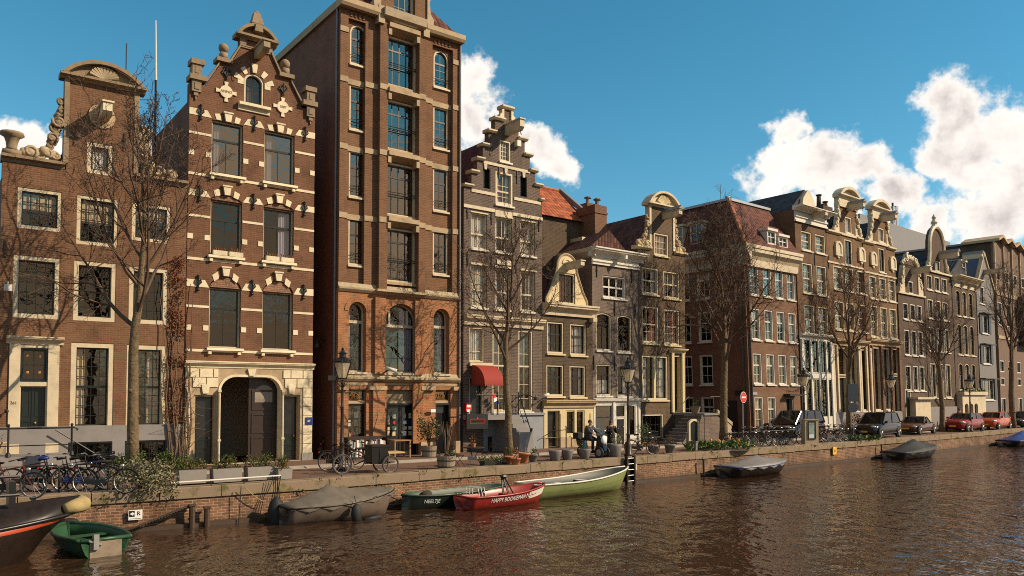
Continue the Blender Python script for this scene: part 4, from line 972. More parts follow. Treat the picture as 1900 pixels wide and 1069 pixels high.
f = h.mb(); f.box(1.2, 2.0, 4.0, 4.5, 0, .1); 
sk = h.mb(); k0 = (3.6) / (W_ / 2 + .1); sk.add([(.6, 3.4, ez + .3 + .7 * k0 + .06), (.6, 4.3, ez + .3 + .7 * k0 + .06), (1.5, 4.3, ez + .3 + 1.6 * k0 + .06), (1.5, 3.4, ez + .3 + 1.6 * k0 + .06)], [(0, 1, 2, 3)]); h.part(sk, 'skylight', 'zinc')
wh = h
cm = thing('security_camera', 'white security camera on a bracket above the bookshop door', 'camera', h.o.location, h.o.rotation_euler.z); xx, zz = h.L(708, 690)
f = MB(); f.tube([(xx, 0, zz - .1), (xx + .1, -.4, zz + .05)], .03, 6); f.build('bracket', 'iron', cm); f = MB(); f.tube([(xx + .0, -.42, zz + .16), (xx + .42, -.62, zz + .02)], [.08, .09], 8); f.build('camera_housing', 'white', cm, True)
lm = thing('wall_lamp', 'dark bell shaped lamp on the shaded side wall of the tall warehouse', 'lamp', h.o.location, h.o.rotation_euler.z)
f = MB(); f.tube([(0, 1.3, 5.2), (-.25, 1.3, 5.35), (-.4, 1.3, 5.2)], .025, 6); f.build('arm', 'iron', lm); f = MB(); f.lathe([(.05, .1), (.1, .05), (.22, -.15), (.24, -.22)], (-.4, 1.3, 5.1), 12); f.build('lamp_shade', 'brown_black', lm, True)
sn = thing('street_name_sign', 'small dark street name plate at the corner of the tall warehouse', 'sign', h.o.location, h.o.rotation_euler.z)
f = MB(); f.box(-.45, -.03, -.03, .0, h.z(617, 706), h.z(617, 697)); f.build('plate', 'black_paint', sn)

# ---- grey step gable
h = House('canal_house', 'grey brick step gable house with white bands, three windows per floor and a red awning', (860, 500), (1006, 500), depth=12)
W_ = h.W; G = 'brick_grey'
cw = [(h.x(873.7, 430), h.x(904, 430)), (h.x(918.5, 430), h.x(950, 430)), (h.x(965.7, 430), h.x(993, 430))]
zr = [(h.z(888, 396), h.z(888, 462)), (h.z(888, 493), h.z(888, 570.5))]
hv = dict(fr='cream', sash='cream', fw=.06, nx=2, rows=(), heavy=.42, rec=.16, yf=.06, sill='white')
cs_ = ['full', 'sides', 'full', 'full', 'sides', 'sides']; i = 0
for z1, z0 in zr:
    for x0, x1 in cw: h.win(R=(x0, x1, z0, z1), cur=cs_[i], cc='curtain_cream' if i == 3 else 'curtain_white', **hv); i += 1
zw = [h.z(930, 258), h.z(930, 300)]; 
h.win((927, 258), (948, 303), nx=3, rows=(.25, .5, .75), fr='cream', sash='cream', fw=.09, sill='white', bar=.03, glass='glass_bright')
h.win((919.5, 316), (952, 384), nx=2, rows=(.22, .6), heavy=.4, fr='cream', sash='cream', fw=.12, sill='white', cur='sides')
for tl, br in (((896.5, 310.5), (909.8, 352)), ((965, 326.5), (977.5, 367))): h.win(tl, br, nx=1, rows=(.3, .6), fr='black_paint', fw=.03, sill=None, rec=.22)
zcor1, zcor0 = (h.z(861, 582) + h.z(1007, 596)) / 2, (h.z(859, 602) + h.z(1006, 612)) / 2
gwn = [(h.x(871, 640), h.x(898, 640)), (h.x(914, 640), h.x(942, 640)), (h.x(962, 640), h.x(988, 640))]
zt = h.z(884, 608); zpl = h.z(925, 771)
h.win(R=(gwn[0][0], gwn[0][1], h.z(884, 672), zt), fr='cream', sash='cream', fw=.05, nx=2, rows=(.3,), sill=None, cur='full', name='upper_light')
for k in (1, 2):
    h.win(R=(gwn[k][0], gwn[k][1], zpl + .18, zt), fr='cream', sash='cream', fw=.07, nx=2, rows=(.15, .33, .72), heavy=.56, sill='white', cur=None)
    x0, x1 = gwn[k]; f = h.mb(); n = 16; z0 = h.z(925, 678); vs = []
    for i in range(n + 1): x = x0 + .12 + (x1 - x0 - .24) * i / n; vs += [(x, .5 + .03 * sin(i * 1.9), z0), (x, .5 + .03 * sin(i * 1.9), zt - .1)]
    f.add(vs, [(2 * i, 2 * i + 2, 2 * i + 3, 2 * i + 1) for i in range(n)]); h.part(f, 'curtain', 'curtain_white')
dx0, dx1 = h.x(871, 740), h.x(898, 740); dz0, dz1 = h.z(884, 769), h.z(884, 700)
h.door(R=(dx0, dx1, dz0, dz1), mat='black_paint', fr='cream', fw=.05, panels=2)
# outline with steps
xm = (h.x(934, 230) + h.x(946, 230)) / 2 + .02
steps = [(h.x(862, 352), h.z(866, 347)), (h.x(875, 330), h.z(880, 322)), (h.x(885.5, 300), h.z(890, 298)), (h.x(896, 280), h.z(900, 272)), (h.x(906.5, 250), h.z(912, 247)), (h.x(918.5, 230), h.z(922, 223)), (h.x(934, 205), h.z(937, 203))]
lft = [(xm - x, z) for x, z in steps]
lft[0] = (xm - .0, steps[0][1])
hw = [xm - s_[0] for s_ in steps]; hw[0] = min(hw[0], xm - .0)
zz_ = [s_[1] for s_ in steps]
outl = [(0, 0), (W_, 0), (W_, zz_[0])]
for i in range(1, 7): outl += [(min(W_, xm + hw[i]), zz_[i - 1]), (min(W_, xm + hw[i]), zz_[i])]
for i in range(6, 0, -1): outl += [(xm - hw[i], zz_[i]), (xm - hw[i], zz_[i - 1])]
outl += [(0, zz_[0])]
h.holes += []
bx0, bx1, bz0, bz1 = h.x(964, 815), h.x(986, 815), h.z(975, 835), h.z(975, 794)
h.wall(outl, G, zz_[0] - .5)
f = h.mb()
for i in range(6):
    for sg in (-1, 1):
        a = xm + sg * (hw[i + 1] - .05); e = xm + sg * (hw[i] + .12) if i else (0 - .05 if sg < 0 else W_ + .05); x0, x1 = min(a, e), max(a, e)
        f.prismx([(.36, zz_[i] + .0), (-.1, zz_[i]), (-.18, zz_[i] + .08), (-.18, zz_[i] + .15), (.36, zz_[i] + .16)], x0, x1)
f.prismx([(.36, zz_[6]), (-.1, zz_[6]), (-.18, zz_[6] + .08), (-.18, zz_[6] + .17), (.36, zz_[6] + .18)], xm - hw[6] - .14, xm + hw[6] + .14)
h.part(f, 'step_caps', 'cream')
f = h.mb()
for sg in (-1, 1):
    x = xm + sg * hw[6]; f.prism([(x, zz_[5] + .17), (x + sg * .26, zz_[5] + .17), (x + sg * .24, zz_[5] + .34), (x + sg * .12, zz_[5] + .44), (x + sg * .14, zz_[5] + .6), (x, zz_[6] - .02)][::-sg], -.08, .2)
h.part(f, 'gable_scrolls', 'cream')
zb1, zb2, zb3 = (h.z(901, 299) + h.z(975, 316)) / 2, (h.z(880, 350) + h.z(990, 374)) / 2, (h.z(857, 377.5) + h.z(1007, 405)) / 2
f = h.mb(); f.box(xm - hw[3] + .02, xm + hw[3] - .02, -.05, .002, zb1 - .14, zb1)
for x0, x1 in ((xm - hw[1] - .02, h.x(919, 350) - .02), (h.x(953, 350) + .02, xm + hw[1] + .02)): f.box(x0, x1, -.04, .002, zb2 - .15, zb2)
for x0, x1 in ((-.0, cw[1][0] - .06), (cw[1][1] + .06, W_)): f.box(x0 - .03, x1, -.07, .002, zb3 - .16, zb3)
f.box(cw[1][0] - .0, cw[1][1], -.04, .002, zr[0][0] + .02, zr[0][0] + .32)
for x0, x1 in cw: f.box(x0 - .03, x1 + .05, -.03, .002, zr[0][0] + .0, zr[0][0] + .06) ; f.box(x0 - .03, x1 + .05, -.05, .002, zr[1][0] + .02, zr[1][0] + .12)
for x in (h.x(900, 305), h.x(938, 316), h.x(971, 325)): f.prism([(x - .06, zb1 - .42), (x + .06, zb1 - .42), (x + .1, zb1 - .15), (x - .1, zb1 - .15)], -.06, .002)
h.part(f, 'stone_bands', 'cream')
f = h.mb(); f.box(cw[1][0] + .1, cw[1][1] - .05, -.05, .002, h.z(935, 492), h.z(935, 483)); h.part(f, 'date_stone', 'cream')
h.cornice(-.0, W_ + .03, zcor0, zcor1, .32, 'cream')
h.anchors([h.L(867.5, 392), h.L(912, 404), h.L(957, 414), h.L(1000, 417), h.L(867.5, 480), h.L(912, 488), h.L(958, 494), h.L(926, 320), h.L(959.5, 328)], .7)
bmx, bmz = xm, h.z(940, 243); h.hoist(bmx, bmz, 1.25, .28, .5, 'cream', None)
f = h.mb(); xx, zz = h.L(958, 268); f.box(xx - .12, xx + .12, -.25, .0, zz - .15, zz + .15); h.part(f, 'floodlight', 'white')
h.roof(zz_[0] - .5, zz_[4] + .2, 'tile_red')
# raised ground floor: plinth, stoop, basement
f = h.mb(); panel(f, [(h.x(896, 800), 0), (W_, 0), (W_, zpl), (h.x(896, 800), zpl)], [loop(bx0, bx1, bz0, bz1), loop(h.x(901, 830), h.x(915, 830), .02, h.z(906, 807))], -.10, .02); f.prismx([(.0, zpl - .02), (-.2, zpl), (-.2, zpl + .1), (0, zpl + .12)], h.x(896, 800), W_ + .05)
h.part(f, 'plinth', 'plinth_blue')
h.win(R=(bx0, bx1, bz0, bz1), y=-.1, fr='cream', fw=.1, nx=2, rows=(.5,), hole=False, sill=None, rec=.04, dep=.02, yf=.01)
h.door(R=(h.x(901, 830), h.x(915, 830), .02, h.z(906, 807)), y=-.1, hole=False, mat='brown_black', fr='plinth_blue', rec=.08)
text('LHEGRA.NL', .24, 'iron', h.o, (h.x(962, 783), -.104, h.z(962, 782)), FRONT)
h4 = h
st = thing('stoop', 'grey stone stoop with iron railings under the red awning', 'stoop', h.o.location, h.o.rotation_euler.z); zl = h.z(884, 769) - .02; sx0, sx1 = -.1, h.x(937, 800)
f = MB(); f.box(sx0, sx1, -1.2, -.11, zl - .22, zl); f.box(sx1 - .7, sx1 - .05, -1.15, -.11, 0, zl - .22)
for k in range(4): f.box(sx1 - .85, sx1 - .02, -1.2 - .26 * (k + 1), -1.201 - .26 * k, 0, zl - .2 * (k + 1))
f.build('steps', 'plinth', st); f = MB(); zz = zl + .95
for x in (sx0 + .05, (sx0 + sx1) / 2, sx1 - .05): f.tube([(x, -1.15, zl), (x, -1.15, zz + .1)], .03, 6); f.ball((x, -1.15, zz + .13), .045, 6)
f.tube([(sx0, -1.15, zz), (sx1, -1.15, zz)], .025, 6)
for k in range(14): x = sx0 + .1 + (sx1 - sx0 - .15) * k / 13; f.tube([(x, -1.15, zl), (x + .03, -1.15, zl + .5), (x, -1.15, zz)], .011, 4)
f.tube([(sx1, -1.15, zz), (sx1 + .75, -1.15, 1.0)], .025, 6); f.tube([(sx1, -1.15, zl + .3), (sx1 + .75, -1.15, .45)], .016, 5); f.tube([(sx1 + .75, -1.15, 0), (sx1 + .75, -1.15, 1.1)], .04, 6); f.ball((sx1 + .75, -1.15, 1.15), .07, 8); f.build('railing', 'iron', st)
aw = thing('awning', 'faded red canvas awning over the door of the grey step gable house', 'awning', h.o.location, h.o.rotation_euler.z)
ax0, ax1 = h.x(873, 680), h.x(908, 680); az1, az0 = h.z(890, 678), h.z(890, 678) - 1.02; f = MB(); n = 12; vs = []; pr = 1.1
for i in range(n + 1):
    t = i / n * pi / 2; vs += [(ax0, -.08 - pr * sin(t) * 1.0, az0 + .1 + (az1 - az0 - .1) * cos(t)), (ax1, -.08 - pr * sin(t), az0 + .1 + (az1 - az0 - .1) * cos(t))]
f.add(vs, [(2 * i, 2 * i + 1, 2 * i + 3, 2 * i + 2) for i in range(n)])
for x in (ax0, ax1): f.add([(x, -.08, az0 + .1)] + [(x, v[1], v[2]) for v in vs[::2]], [(0, i + 1, i + 2) for i in range(n)])
f.build('canvas', 'awning_red', aw, True); f = MB()
for k in range(10): x = ax0 + (ax1 - ax0) * k / 10; w_ = (ax1 - ax0) / 10; f.prism([(x, az0 + .1), (x + w_, az0 + .1), (x + w_ * .85, az0 + .02), (x + w_ * .5, az0 - .02), (x + w_ * .15, az0 + .02)][::-1], -.085 - pr, -.08 - pr)
for k in range(8): y = -.1 - pr * k / 8; w_ = pr / 8; f.prismx([(y, az0 + .1), (y - w_, az0 + .1), (y - w_ * .5, az0 - .0)], ax0 - .002, ax0 + .003)
f.build('valance', 'awning_red', aw); f = MB(); f.box(ax0 - .1, ax1 + .1, -.14, -.02, az1 - .04, az1 + .12); f.build('awning_box', 'cream', aw)
sb = thing('shop_sign', 'black signboard with a red framed script below the red awning', 'sign', h.o.location, h.o.rotation_euler.z); x0, z1 = h.L(857, 768, -.9); x1, z0 = h.L(896, 795, -.9)
f = MB(); f.box(x0, x1, -1.3, -1.22, z0, z1); f.build('board', 'black_paint', sb); xm_, zm_ = (x0 + x1) / 2, (z0 + z1) / 2 + .02; f = MB(); f.ring(loop(xm_ - .42, xm_ + .42, zm_ - .11, zm_ + .09), loop(xm_ - .405, xm_ + .405, zm_ - .095, zm_ + .075), -1.312, -1.299); f.prism([(xm_ - .05, zm_ + .095), (xm_ + .05, zm_ + .095), (xm_, zm_ + .2)], -1.31, -1.299); f.tube([(xm_ - .36 + .02 * k, -1.305, zm_ - .01 + (.045 if k % 2 else -.035) * (1.3 if k in (0, 17) else .7)) for k in range(37)], .009, 4); f.build('lettering', 'sign_red', sb)
sr = thing('wall_sign', 'small red box sign with white characters beside the step gable house door', 'sign', h.o.location, h.o.rotation_euler.z); x0, z1 = h.L(862, 748); x1, z0 = h.L(870, 763)
f = MB(); f.box(x0 - .05, x1 + .02, -.2, -.02, z0, z1); f.build('box', 'sign_red', sr); f = MB(); f.box(x0 + .0, x1 - .03, -.203, -.199, z1 - .2, z1 - .08); f.box(x0 + .0, x1 - .03, -.203, -.199, z1 - .42, z1 - .3); f.build('lettering', 'white_sign', sr)
fl = thing('flag', 'small red white and blue flag hung beside the red awning', 'flag', h.o.location, h.o.rotation_euler.z); xx, zz = h.L(912, 742); f = MB()
for k in range(3): f.add([(xx - .16 + .14 * k * .7, -.3 - .02 * k, zz + .28 - .2 * k), (xx + .06 + .1 * k, -.25, zz + .3 - .16 * k), (xx + .04 + .1 * k, -.28, zz + .12 - .16 * k), (xx - .2 + .1 * k, -.33, zz + .08 - .2 * k)], [(0, 1, 2, 3)], k)
f.build('cloth', ['sign_red', 'white_sign', 'blue_paint'], fl); f = MB(); f.tube([(xx - .1, 0, zz + .5), (xx + .0, -.5, zz + .6)], .015, 5); f.build('pole', 'wood', fl)
for xx, zz, lab in ((h.x(1000, 734), h.z(1000, 734), 'white security camera on the right edge of the step gable house'),):
    cm = thing('security_camera', lab, 'camera', h.o.location, h.o.rotation_euler.z); f = MB(); f.tube([(xx - .1, 0, zz - .35), (xx - .05, -.5, zz - .1)], .025, 6); f.build('bracket', 'iron', cm); f = MB(); f.tube([(xx - .2, -.5, zz - .06), (xx + .15, -.62, zz + .06)], [.09, .085], 8); f.build('camera_housing', 'white', cm, True)
lm = thing('wall_lantern', 'ornate iron lantern on a scrolled bracket beside the tall step gable house windows', 'lantern', h.o.location, h.o.rotation_euler.z); xx, zz = h.L(966, 742); f = MB()
f.tube([(xx - .3, 0, zz + .1), (xx - .2, -.5, zz + .25), (xx, -.8, zz + .2), (xx + .2, -1.0, zz + .05)], .025, 5); f.tube([(xx - .3, 0, zz - .4), (xx - .3, -.3, zz), (xx - .1, -.5, zz + .05), (xx - .2, -.35, zz - .1)], .02, 5); f.build('bracket', 'iron', lm); f = MB(); f.taper(xx + .06, xx + .34, -1.14, -.86, zz - .42, zz - .02, .65); f.build('lantern_glass', 'glass_clear', lm); f = MB(); f.taper(xx + .02, xx + .38, -1.18, -.82, zz - .02, zz + .02, 1); f.lathe([(.16, .02), (.05, .14), (.02, .24)], (xx + .2, -1, zz), 6); f.build('lantern_cap', 'iron', lm)
# ---- small yellow bell gable
h = House('canal_house', 'small dark brick house with a yellow bell gable and yellow shopfront', (1006, 640), (1099, 640), depth=9)
W_ = h.W
z1c, z0c = (h.z(1008, 560) + h.z(1105, 573)) / 2, (h.z(1008, 582) + h.z(1103, 593)) / 2
st_ = dict(fr='cream', sash='black_paint', fw=.09, nx=3, rows=(.3,), heavy=.62, rec=.18, sill='yellow', yf=.05)
h.win((1015, 596), (1047, 656.6), cur='left', **st_); h.win((1058, 600), (1088.5, 659.8), cur='full', **st_)
h.win((1014, 676.5), (1046.5, 735), **st_); h.win((1057, 678), (1087, 736.5), cur='sides', **st_)
hx0, hx1 = h.x(1036, 530), h.x(1066.6, 530); hz1 = h.z(1051, 507); xm = (hx0 + hx1) / 2
zt = h.z(1049, 472); zn = (h.z(1034, 492) + h.z(1069, 497)) / 2
bw = [(xm - h.x(1013, 556), z1c + .02), (xm - h.x(1013, 556) , z1c + .25), (xm - h.x(1022, 535), h.z(1022, 535)), (xm - h.x(1032, 505), h.z(1032, 505)), (xm - h.x(1034, 492), zn)]
outl = [(0, 0), (W_, 0), (W_, z1c)] + [(xm + a, z) for a, z in bw]
r_ = bw[-1][0]
outl += [(xm + r_ * cos(pi * i / 12), zn + (zt - zn) * sin(pi * i / 12)) for i in range(1, 12)] + [(xm - a, z) for a, z in bw[::-1]] + [(0, z1c)]
zs1, zs0 = (h.z(1005, 741) + h.z(1098, 744)) / 2, (h.z(1005, 756) + h.z(1098, 757)) / 2
d0 = (h.x(1014, 800), h.x(1037, 800)); w0 = (h.x(1049, 790), h.x(1083, 790)); dzt = h.z(1025, 762)
h.win(R=(hx0, hx1, z1c + .06, hz1), fr='yellow', sash='brown_black', fw=.08, nx=4, rows=(), heavy=None, bar=.05, sill=None, rec=.1, name='hatch')
hs = h.holes[-1:]; h.holes += [loop(w0[0], w0[1], .75, dzt), loop(d0[0], d0[1], .1, dzt)]
h.wall(outl, 'brick_dark', z1c - .2)
f = h.mb()   # yellow facing of the bell
lo_ = [(xm + a, z) for a, z in bw] + [(xm + r_ * cos(pi * i / 12), zn + (zt - zn) * sin(pi * i / 12)) for i in range(1, 12)] + [(xm - a, z) for a, z in bw[::-1]]
panel(f, lo_, hs, -.03, .02); h.part(f, 'bell_facing', 'yellow')
f = h.mb(); pp = [(xm - a, z) for a, z in bw[::-1]][::-1]
rim = [(xm - a, z) for a, z in bw][0:] + [(xm - r_ * cos(pi * i / 12), zn + (zt - zn) * sin(pi * i / 12)) for i in range(1, 12)] + [(xm + a, z) for a, z in bw[::-1]]
for a, c in zip(rim, rim[1:]):
    f.tube([(a[0], -.02, a[1]), (c[0], -.02, c[1])], .07, 6)
h.part(f, 'bell_rim', 'stone_tan')
f = h.mb(); n = 9
for i in range(n): a0, a1 = pi * i / n, pi * (i + 1) / n; f.prism([(xm + .22 * cos(a0), zn + .12 + .22 * sin(a0)), (xm + .34 * cos(a0), zn + .12 + .34 * sin(a0)), (xm + .34 * cos(a1), zn + .12 + .34 * sin(a1)), (xm + .22 * cos(a1), zn + .12 + .22 * sin(a1))], -.08, -.02)
h.part(f, 'bell_arch', 'cream')
h.hoist(xm + .0, h.z(1060, 497), 1.25, .26, .32, 'cream')
h.cornice(-.0, W_ + .12, z0c, z1c, .5, 'cream')
f = h.mb(); f.box(W_ - .22, W_ + .06, -.34, .0, z0c - .22, z0c + .02); h.part(f, 'cornice_bracket', 'cream')
f = h.mb(); panel(f, [(0, 0.62), (W_, .62), (W_, zs1), (0, zs1)], [[(w0[0], .75), (w0[1], .75), (w0[1], dzt), (w0[0], dzt)], [(d0[0], .621), (d0[1], .621), (d0[1], dzt), (d0[0], dzt)]], -.08, .3)
for x in (.02, d0[1] + .02, W_ - .26): f.box(x, x + .22, -.12, -.078, .63, zs0 - .3)
h.part(f, 'shopfront', 'yellow'); h.cornice(-.03, W_ + .06, zs0, zs1, .32, 'stone_tan', y=-.08)
f = h.mb()
for x0, x1 in ((0, d0[0]), (d0[1], W_)): f.box(x0, x1, -.14, .2, 0, .62)
h.part(f, 'plinth', 'stone_tan')
h.door(R=(d0[0], d0[1], .14, dzt), mat='black_paint', fr='yellow', fw=.06, hole=False, glass=.5, rec=.2)
h.win(R=(w0[0], w0[1], .76, dzt), hole=False, fr='yellow', sash='black_paint', fw=.06, nx=4, rows=(.3,), heavy=.62, rec=.12, sill=None, y=-.07); f = h.mb(); x = (w0[0] + w0[1]) / 2; f.box(x - .08, x + .08, -.09, .1, .76, dzt); h.part(f, 'mullion', 'yellow')
f = h.mb(); z_ = .95
for x in (d0[1] - .12, h.x(1071, 820)): f.tube([(x, -.7, .1), (x, -.7, 1.15)], .03, 6); f.ball((x, -.7, 1.2), .05, 6)
f.tube([(h.x(1071, 820), -.7, 1.05), (h.x(1096, 820), -.7, 1.05)], .025, 6); f.tube([(d0[0] - .5, -.3, .7), (d0[0], -.5, 1.0), (d0[1] - .12, -.7, 1.05)], .02, 5); h.part(f, 'hand_rail', 'iron')
h.roof(z1c - .2, z1c + 1.9, 'tile_brown', y0=.4, x0=.3, x1=W_ - .3); h5 = h
# ---- dwelling behind it with the bright roof
bh = House('rear_house', 'house set back behind the yellow bell gable with a bright orange pantile roof', (1006, 380), (1090, 380), depth=7, setback=3.2)
ez_, rz_ = (bh.z(1015, 399) + bh.z(1086, 411)) / 2, (bh.z(998, 348, 2.4) + bh.z(1080, 363.5, 2.4)) / 2; X0_, X1_ = bh.x(985, 400), bh.x(1087, 400)
b = bh.mb(); b.box(X0_, X1_, 0, 5, 0, ez_ - .02); bh.part(b, 'wall', 'brick_dark')
b = bh.mb(); b.uv = []
for vs in ([(X0_, -.25, ez_ - .1), (X1_, -.25, ez_ - .1), (X1_, 2.4, rz_), (X0_, 2.4, rz_)], [(X0_, 5, ez_), (X0_, 2.4, rz_), (X1_, 2.4, rz_), (X1_, 5, ez_)]):
    b.add(vs, [(0, 1, 2, 3)]); b.uv += [(p[0], hypot(p[1] - 2.4, p[2] - rz_)) for p in vs]
for x in (X0_, X1_): b.add([(x, -.25, ez_ - .1), (x, 2.4, rz_), (x, 5, ez_)], [(0, 1, 2)]); b.uv += [(0, 0)] * 3
rf = bh.part(b, 'roof', 'tile_orange'); b = bh.mb()
for k in range(int((X1_ - X0_) / .38)): b.tube([(X0_ + k * .38, 2.4, rz_ + .02), (X0_ + k * .38 + .36, 2.4, rz_ + .05)], [.09, .12], 7)
bh.part(b, 'ridge_tiles', 'terracotta', parent=rf)
b = bh.mb(); b.box(X1_ - .02, X1_ + .2, -.2, 3.0, ez_ - .3, ez_ + .9); b.prismx([(-.3, ez_ + .2), (2.4, rz_ - .3), (2.4, rz_ + .2), (-.3, ez_ + .4)], X1_ + .0, X1_ + .22); bh.part(b, 'parapet', 'lead')

# ---- grey-brown brick with white cornice
h = House('canal_house', 'narrow taupe brick house with a broad white roof cornice and white shopfront', (1099, 640), (1185, 640), depth=11)
W_ = h.W; zc1, zc0 = (h.z(1108, 460) + h.z(1195, 477)) / 2, (h.z(1096, 491) + h.z(1183, 503)) / 2
sx = dict(fr='cream', sash='white', rec=.17, yf=.05, sill='white')
h.win((1118.5, 510), (1162, 556), nx=3, rows=(.5,), fw=.07, bar=.09, **{**sx, 'fr': 'white'})
h.win((1106.5, 579), (1134.8, 651), nx=2, rows=(), heavy=.72, vfrom=.7, fw=.08, rise=.14, **{**sx, 'sash': 'black_paint'}); h.win((1145.7, 584), (1172.5, 654), nx=2, rows=(.5,), heavy=.72, vfrom=.7, fw=.08, rise=.14, **{**sx, 'sash': 'black_paint'})
h.win((1106.3, 675.5), (1134.8, 734), nx=2, rows=(), heavy=.66, vfrom=.64, fw=.08, cur='low', **{**sx, 'sash': 'black_paint'}); h.win((1145, 677), (1172, 735), nx=2, rows=(), heavy=.66, vfrom=.64, fw=.08, cur='right', **{**sx, 'sash': 'black_paint'})
zf = (h.z(1101, 743) + h.z(1182, 744)) / 2
wx = [(.1, h.x(1134, 780)), (h.x(1140.5, 780), h.x(1158, 780)), (h.x(1160, 780), h.x(1177, 780))]; h.holes += [loop(wx[0][0], wx[0][1], .55, zf - .22), loop(wx[1][0], wx[1][1], .06, zf - .22), loop(wx[2][0], wx[2][1], .55, zf - .22)]
h.wall([(0, 0), (W_, 0), (W_, zc1), (0, zc1)], 'brick_taupe', zc1)
b = h.mb(); hl = [loop(wx[0][0], wx[0][1], .55, zf - .22), loop(wx[1][0], wx[1][1], .06, zf - .22), loop(wx[2][0], wx[2][1], .55, zf - .22)]
panel(b, [(0, 0.02), (W_, .02), (W_, zf - .02), (0, zf - .02)], hl, -.1, -.002); b.prismx([(0, zf - .08), (-.25, zf - .02), (-.28, zf + .08), (0, zf + .14)], 0, W_ + .02)
for x in (wx[0][1] + .02, W_ - .2): b.box(x, x + .16, -.16, -.09, .05, zf - .1)
h.part(b, 'shopfront', 'white')
h.win(R=(wx[0][0], wx[0][1], .56, zf - .23), y=-.1, hole=False, fr='white', sash='black_paint', fw=.04, nx=1, rows=(), heavy=.62, sill=None, rec=.03, glass='glass_bright', name='display_window')
h.door(R=(wx[1][0], wx[1][1], .07, zf - .95), y=-.1, mat='black_paint', fr='white', hole=False, glass=.7, rec=.04); h.win(R=(wx[1][0], wx[1][1], zf - .93, zf - .23), y=-.1, hole=False, fr='white', sash='black_paint', fw=.05, nx=1, rows=(), sill=None, rec=.03, name='fanlight')
h.win(R=(wx[2][0], wx[2][1], .56, zf - .23), y=-.1, hole=False, fr='white', sash='black_paint', fw=.05, nx=1, rows=(.63,), sill=None, rec=.03, name='display_window')
h.cornice(-.28, W_ + .3, zc0 + .45, zc1, .62, 'white'); b = h.mb(); b.box(-.05, W_ + .02, -.06, .002, zc0 + .06, zc0 + .46); b.box(-.07, W_ + .04, -.11, .002, zc0 + .04, zc0 + .12); b.box(-.07, W_ + .04, -.14, .002, zc0 + .2, zc0 + .27); h.part(b, 'frieze', 'white')
b = h.mb(); b.prism([(-.3, zc1 - .2), (0, zc1 - .5), (0.0, zc1), (-.3, zc1)], -.3, 2.5); h.part(b, 'side_cornice', 'cream')
b = h.mb(); xx, zz = h.L(1152, 482, -.3); b.box(xx - .08, xx + .08, -.75, -.1, zc0 + .42, zc0 + .62); b.tube([(xx, -.7, zc0 + .42), (xx, -.7, zc0 + .3), (xx + .06, -.7, zc0 + .26)], .02, 5); h.part(b, 'hoist_hook', 'white')
h.anchors([h.L(1107, 501), h.L(1171.5, 512), h.L(1140, 573), h.L(1178, 577), h.L(1101.5, 673), h.L(1140, 675)], .8)
h.roof(zc1 - .05, zc1 + 1.3, 'tile_brown', y0=.5); h6 = h
for (xl, xr, yt, yb_, yo, dd, lab) in ((1104, 1126, 381, 470, 2.0, 1.6, 'broad brick chimney with metal cap behind the white cornice'), (1090, 1104, 377, 450, 4.4, 1.0, 'slim brick chimney just left of the broad one')):
    x0, x1 = h.x(xl, 420, yo), h.x(xr, 420, yo); zt_ = h.z((xl + xr) / 2, yt, yo)
    cn = thing('chimney', lab, 'chimney', h.o.location, h.o.rotation_euler.z); b = MB(); b.box(x0, x1, yo, yo + dd, zc1 - .5, zt_); b.box(x0 - .05, x1 + .05, yo - .05, yo + dd + .05, zt_ - .5, zt_ - .4); b.build('stack', 'brick_h8', cn)
    b = MB(); b.tube([((x0 + x1) / 2, yo + .3, zt_), ((x0 + x1) / 2, yo + .3, zt_ + .35)], .13, 8); b.lathe([(.24, .36), (.24, .42), (.05, .5)], ((x0 + x1) / 2, yo + .3, zt_), 8); b.build('chimney_pot', 'lead', cn)
dm = thing('dormer', 'small cream framed dormer beside the chimney behind the white cornice', 'dormer', h.o.location, h.o.rotation_euler.z); x0, z1 = h.L(1080, 439, 2.2); x1, z0 = h.L(1101, 463, 2.2)
b = MB(); b.ring(loop(x0, x1, z0 - .3, z1), loop(x0 + .16, x1 - .16, z0, z1 - .2), 2.2, 3.4); b.build('frame', 'cream', dm); b = MB(); b.box(x0 + .16, x1 - .16, 2.3, 2.31, z0, z1 - .2); b.build('pane', 'glass_pane', dm); b = MB(); b.box((x0 + x1) / 2 - .03, (x0 + x1) / 2 + .03, 2.27, 2.3, z0, z1 - .2); b.box(x0 + .16, x1 - .16, 2.27, 2.299, (z0 + z1) / 2 - .12, (z0 + z1) / 2 - .07); b.build('sash', 'cream', dm); b = MB(); b.box(x0 - .4, x1 + .2, 2.4, 6, z0 - 1.6, z0 - .3); b.build('cheek', 'tile_slate', dm)

# ---- brown neck gable with cream scrolls and high stoop
h = House('canal_house', 'brown brick neck gable house with cream scrolls and a yellow framed door above its stairs', (1184, 500), (1270.5, 500), depth=14)
W_ = h.W; zsh = (h.z(1190, 461) + h.z(1262, 476)) / 2; nl, nr = h.x(1206.5, 420), h.x(1250, 420); nt = (h.z(1206.5, 379) + h.z(1250, 391)) / 2
kw = dict(fr='cream', sash='cream', fw=.09, nx=3, heavy=.52, rec=.14, sill='yellow', yf=.04)
h.win((1213.8, 431.5), (1240.5, 477), nx=4, rows=(.33, .66), fr='cream', sash='cream', fw=.08, sill='yellow', glass='glass_bright', cur='full')
h.win((1190.7, 494.5), (1222, 548), rows=(), cur='sides', cc='curtain_violet', **kw); h.win((1231, 502), (1262, 556), rows=(), cur='sides', cc='curtain_violet', **kw)
h.win((1191, 567), (1222.8, 638), rows=(.3,), cur='right', cc='curtain_red', **kw); h.win((1231.7, 573), (1261.5, 641), rows=(.3,), cur='right', cc='curtain_red', **kw)
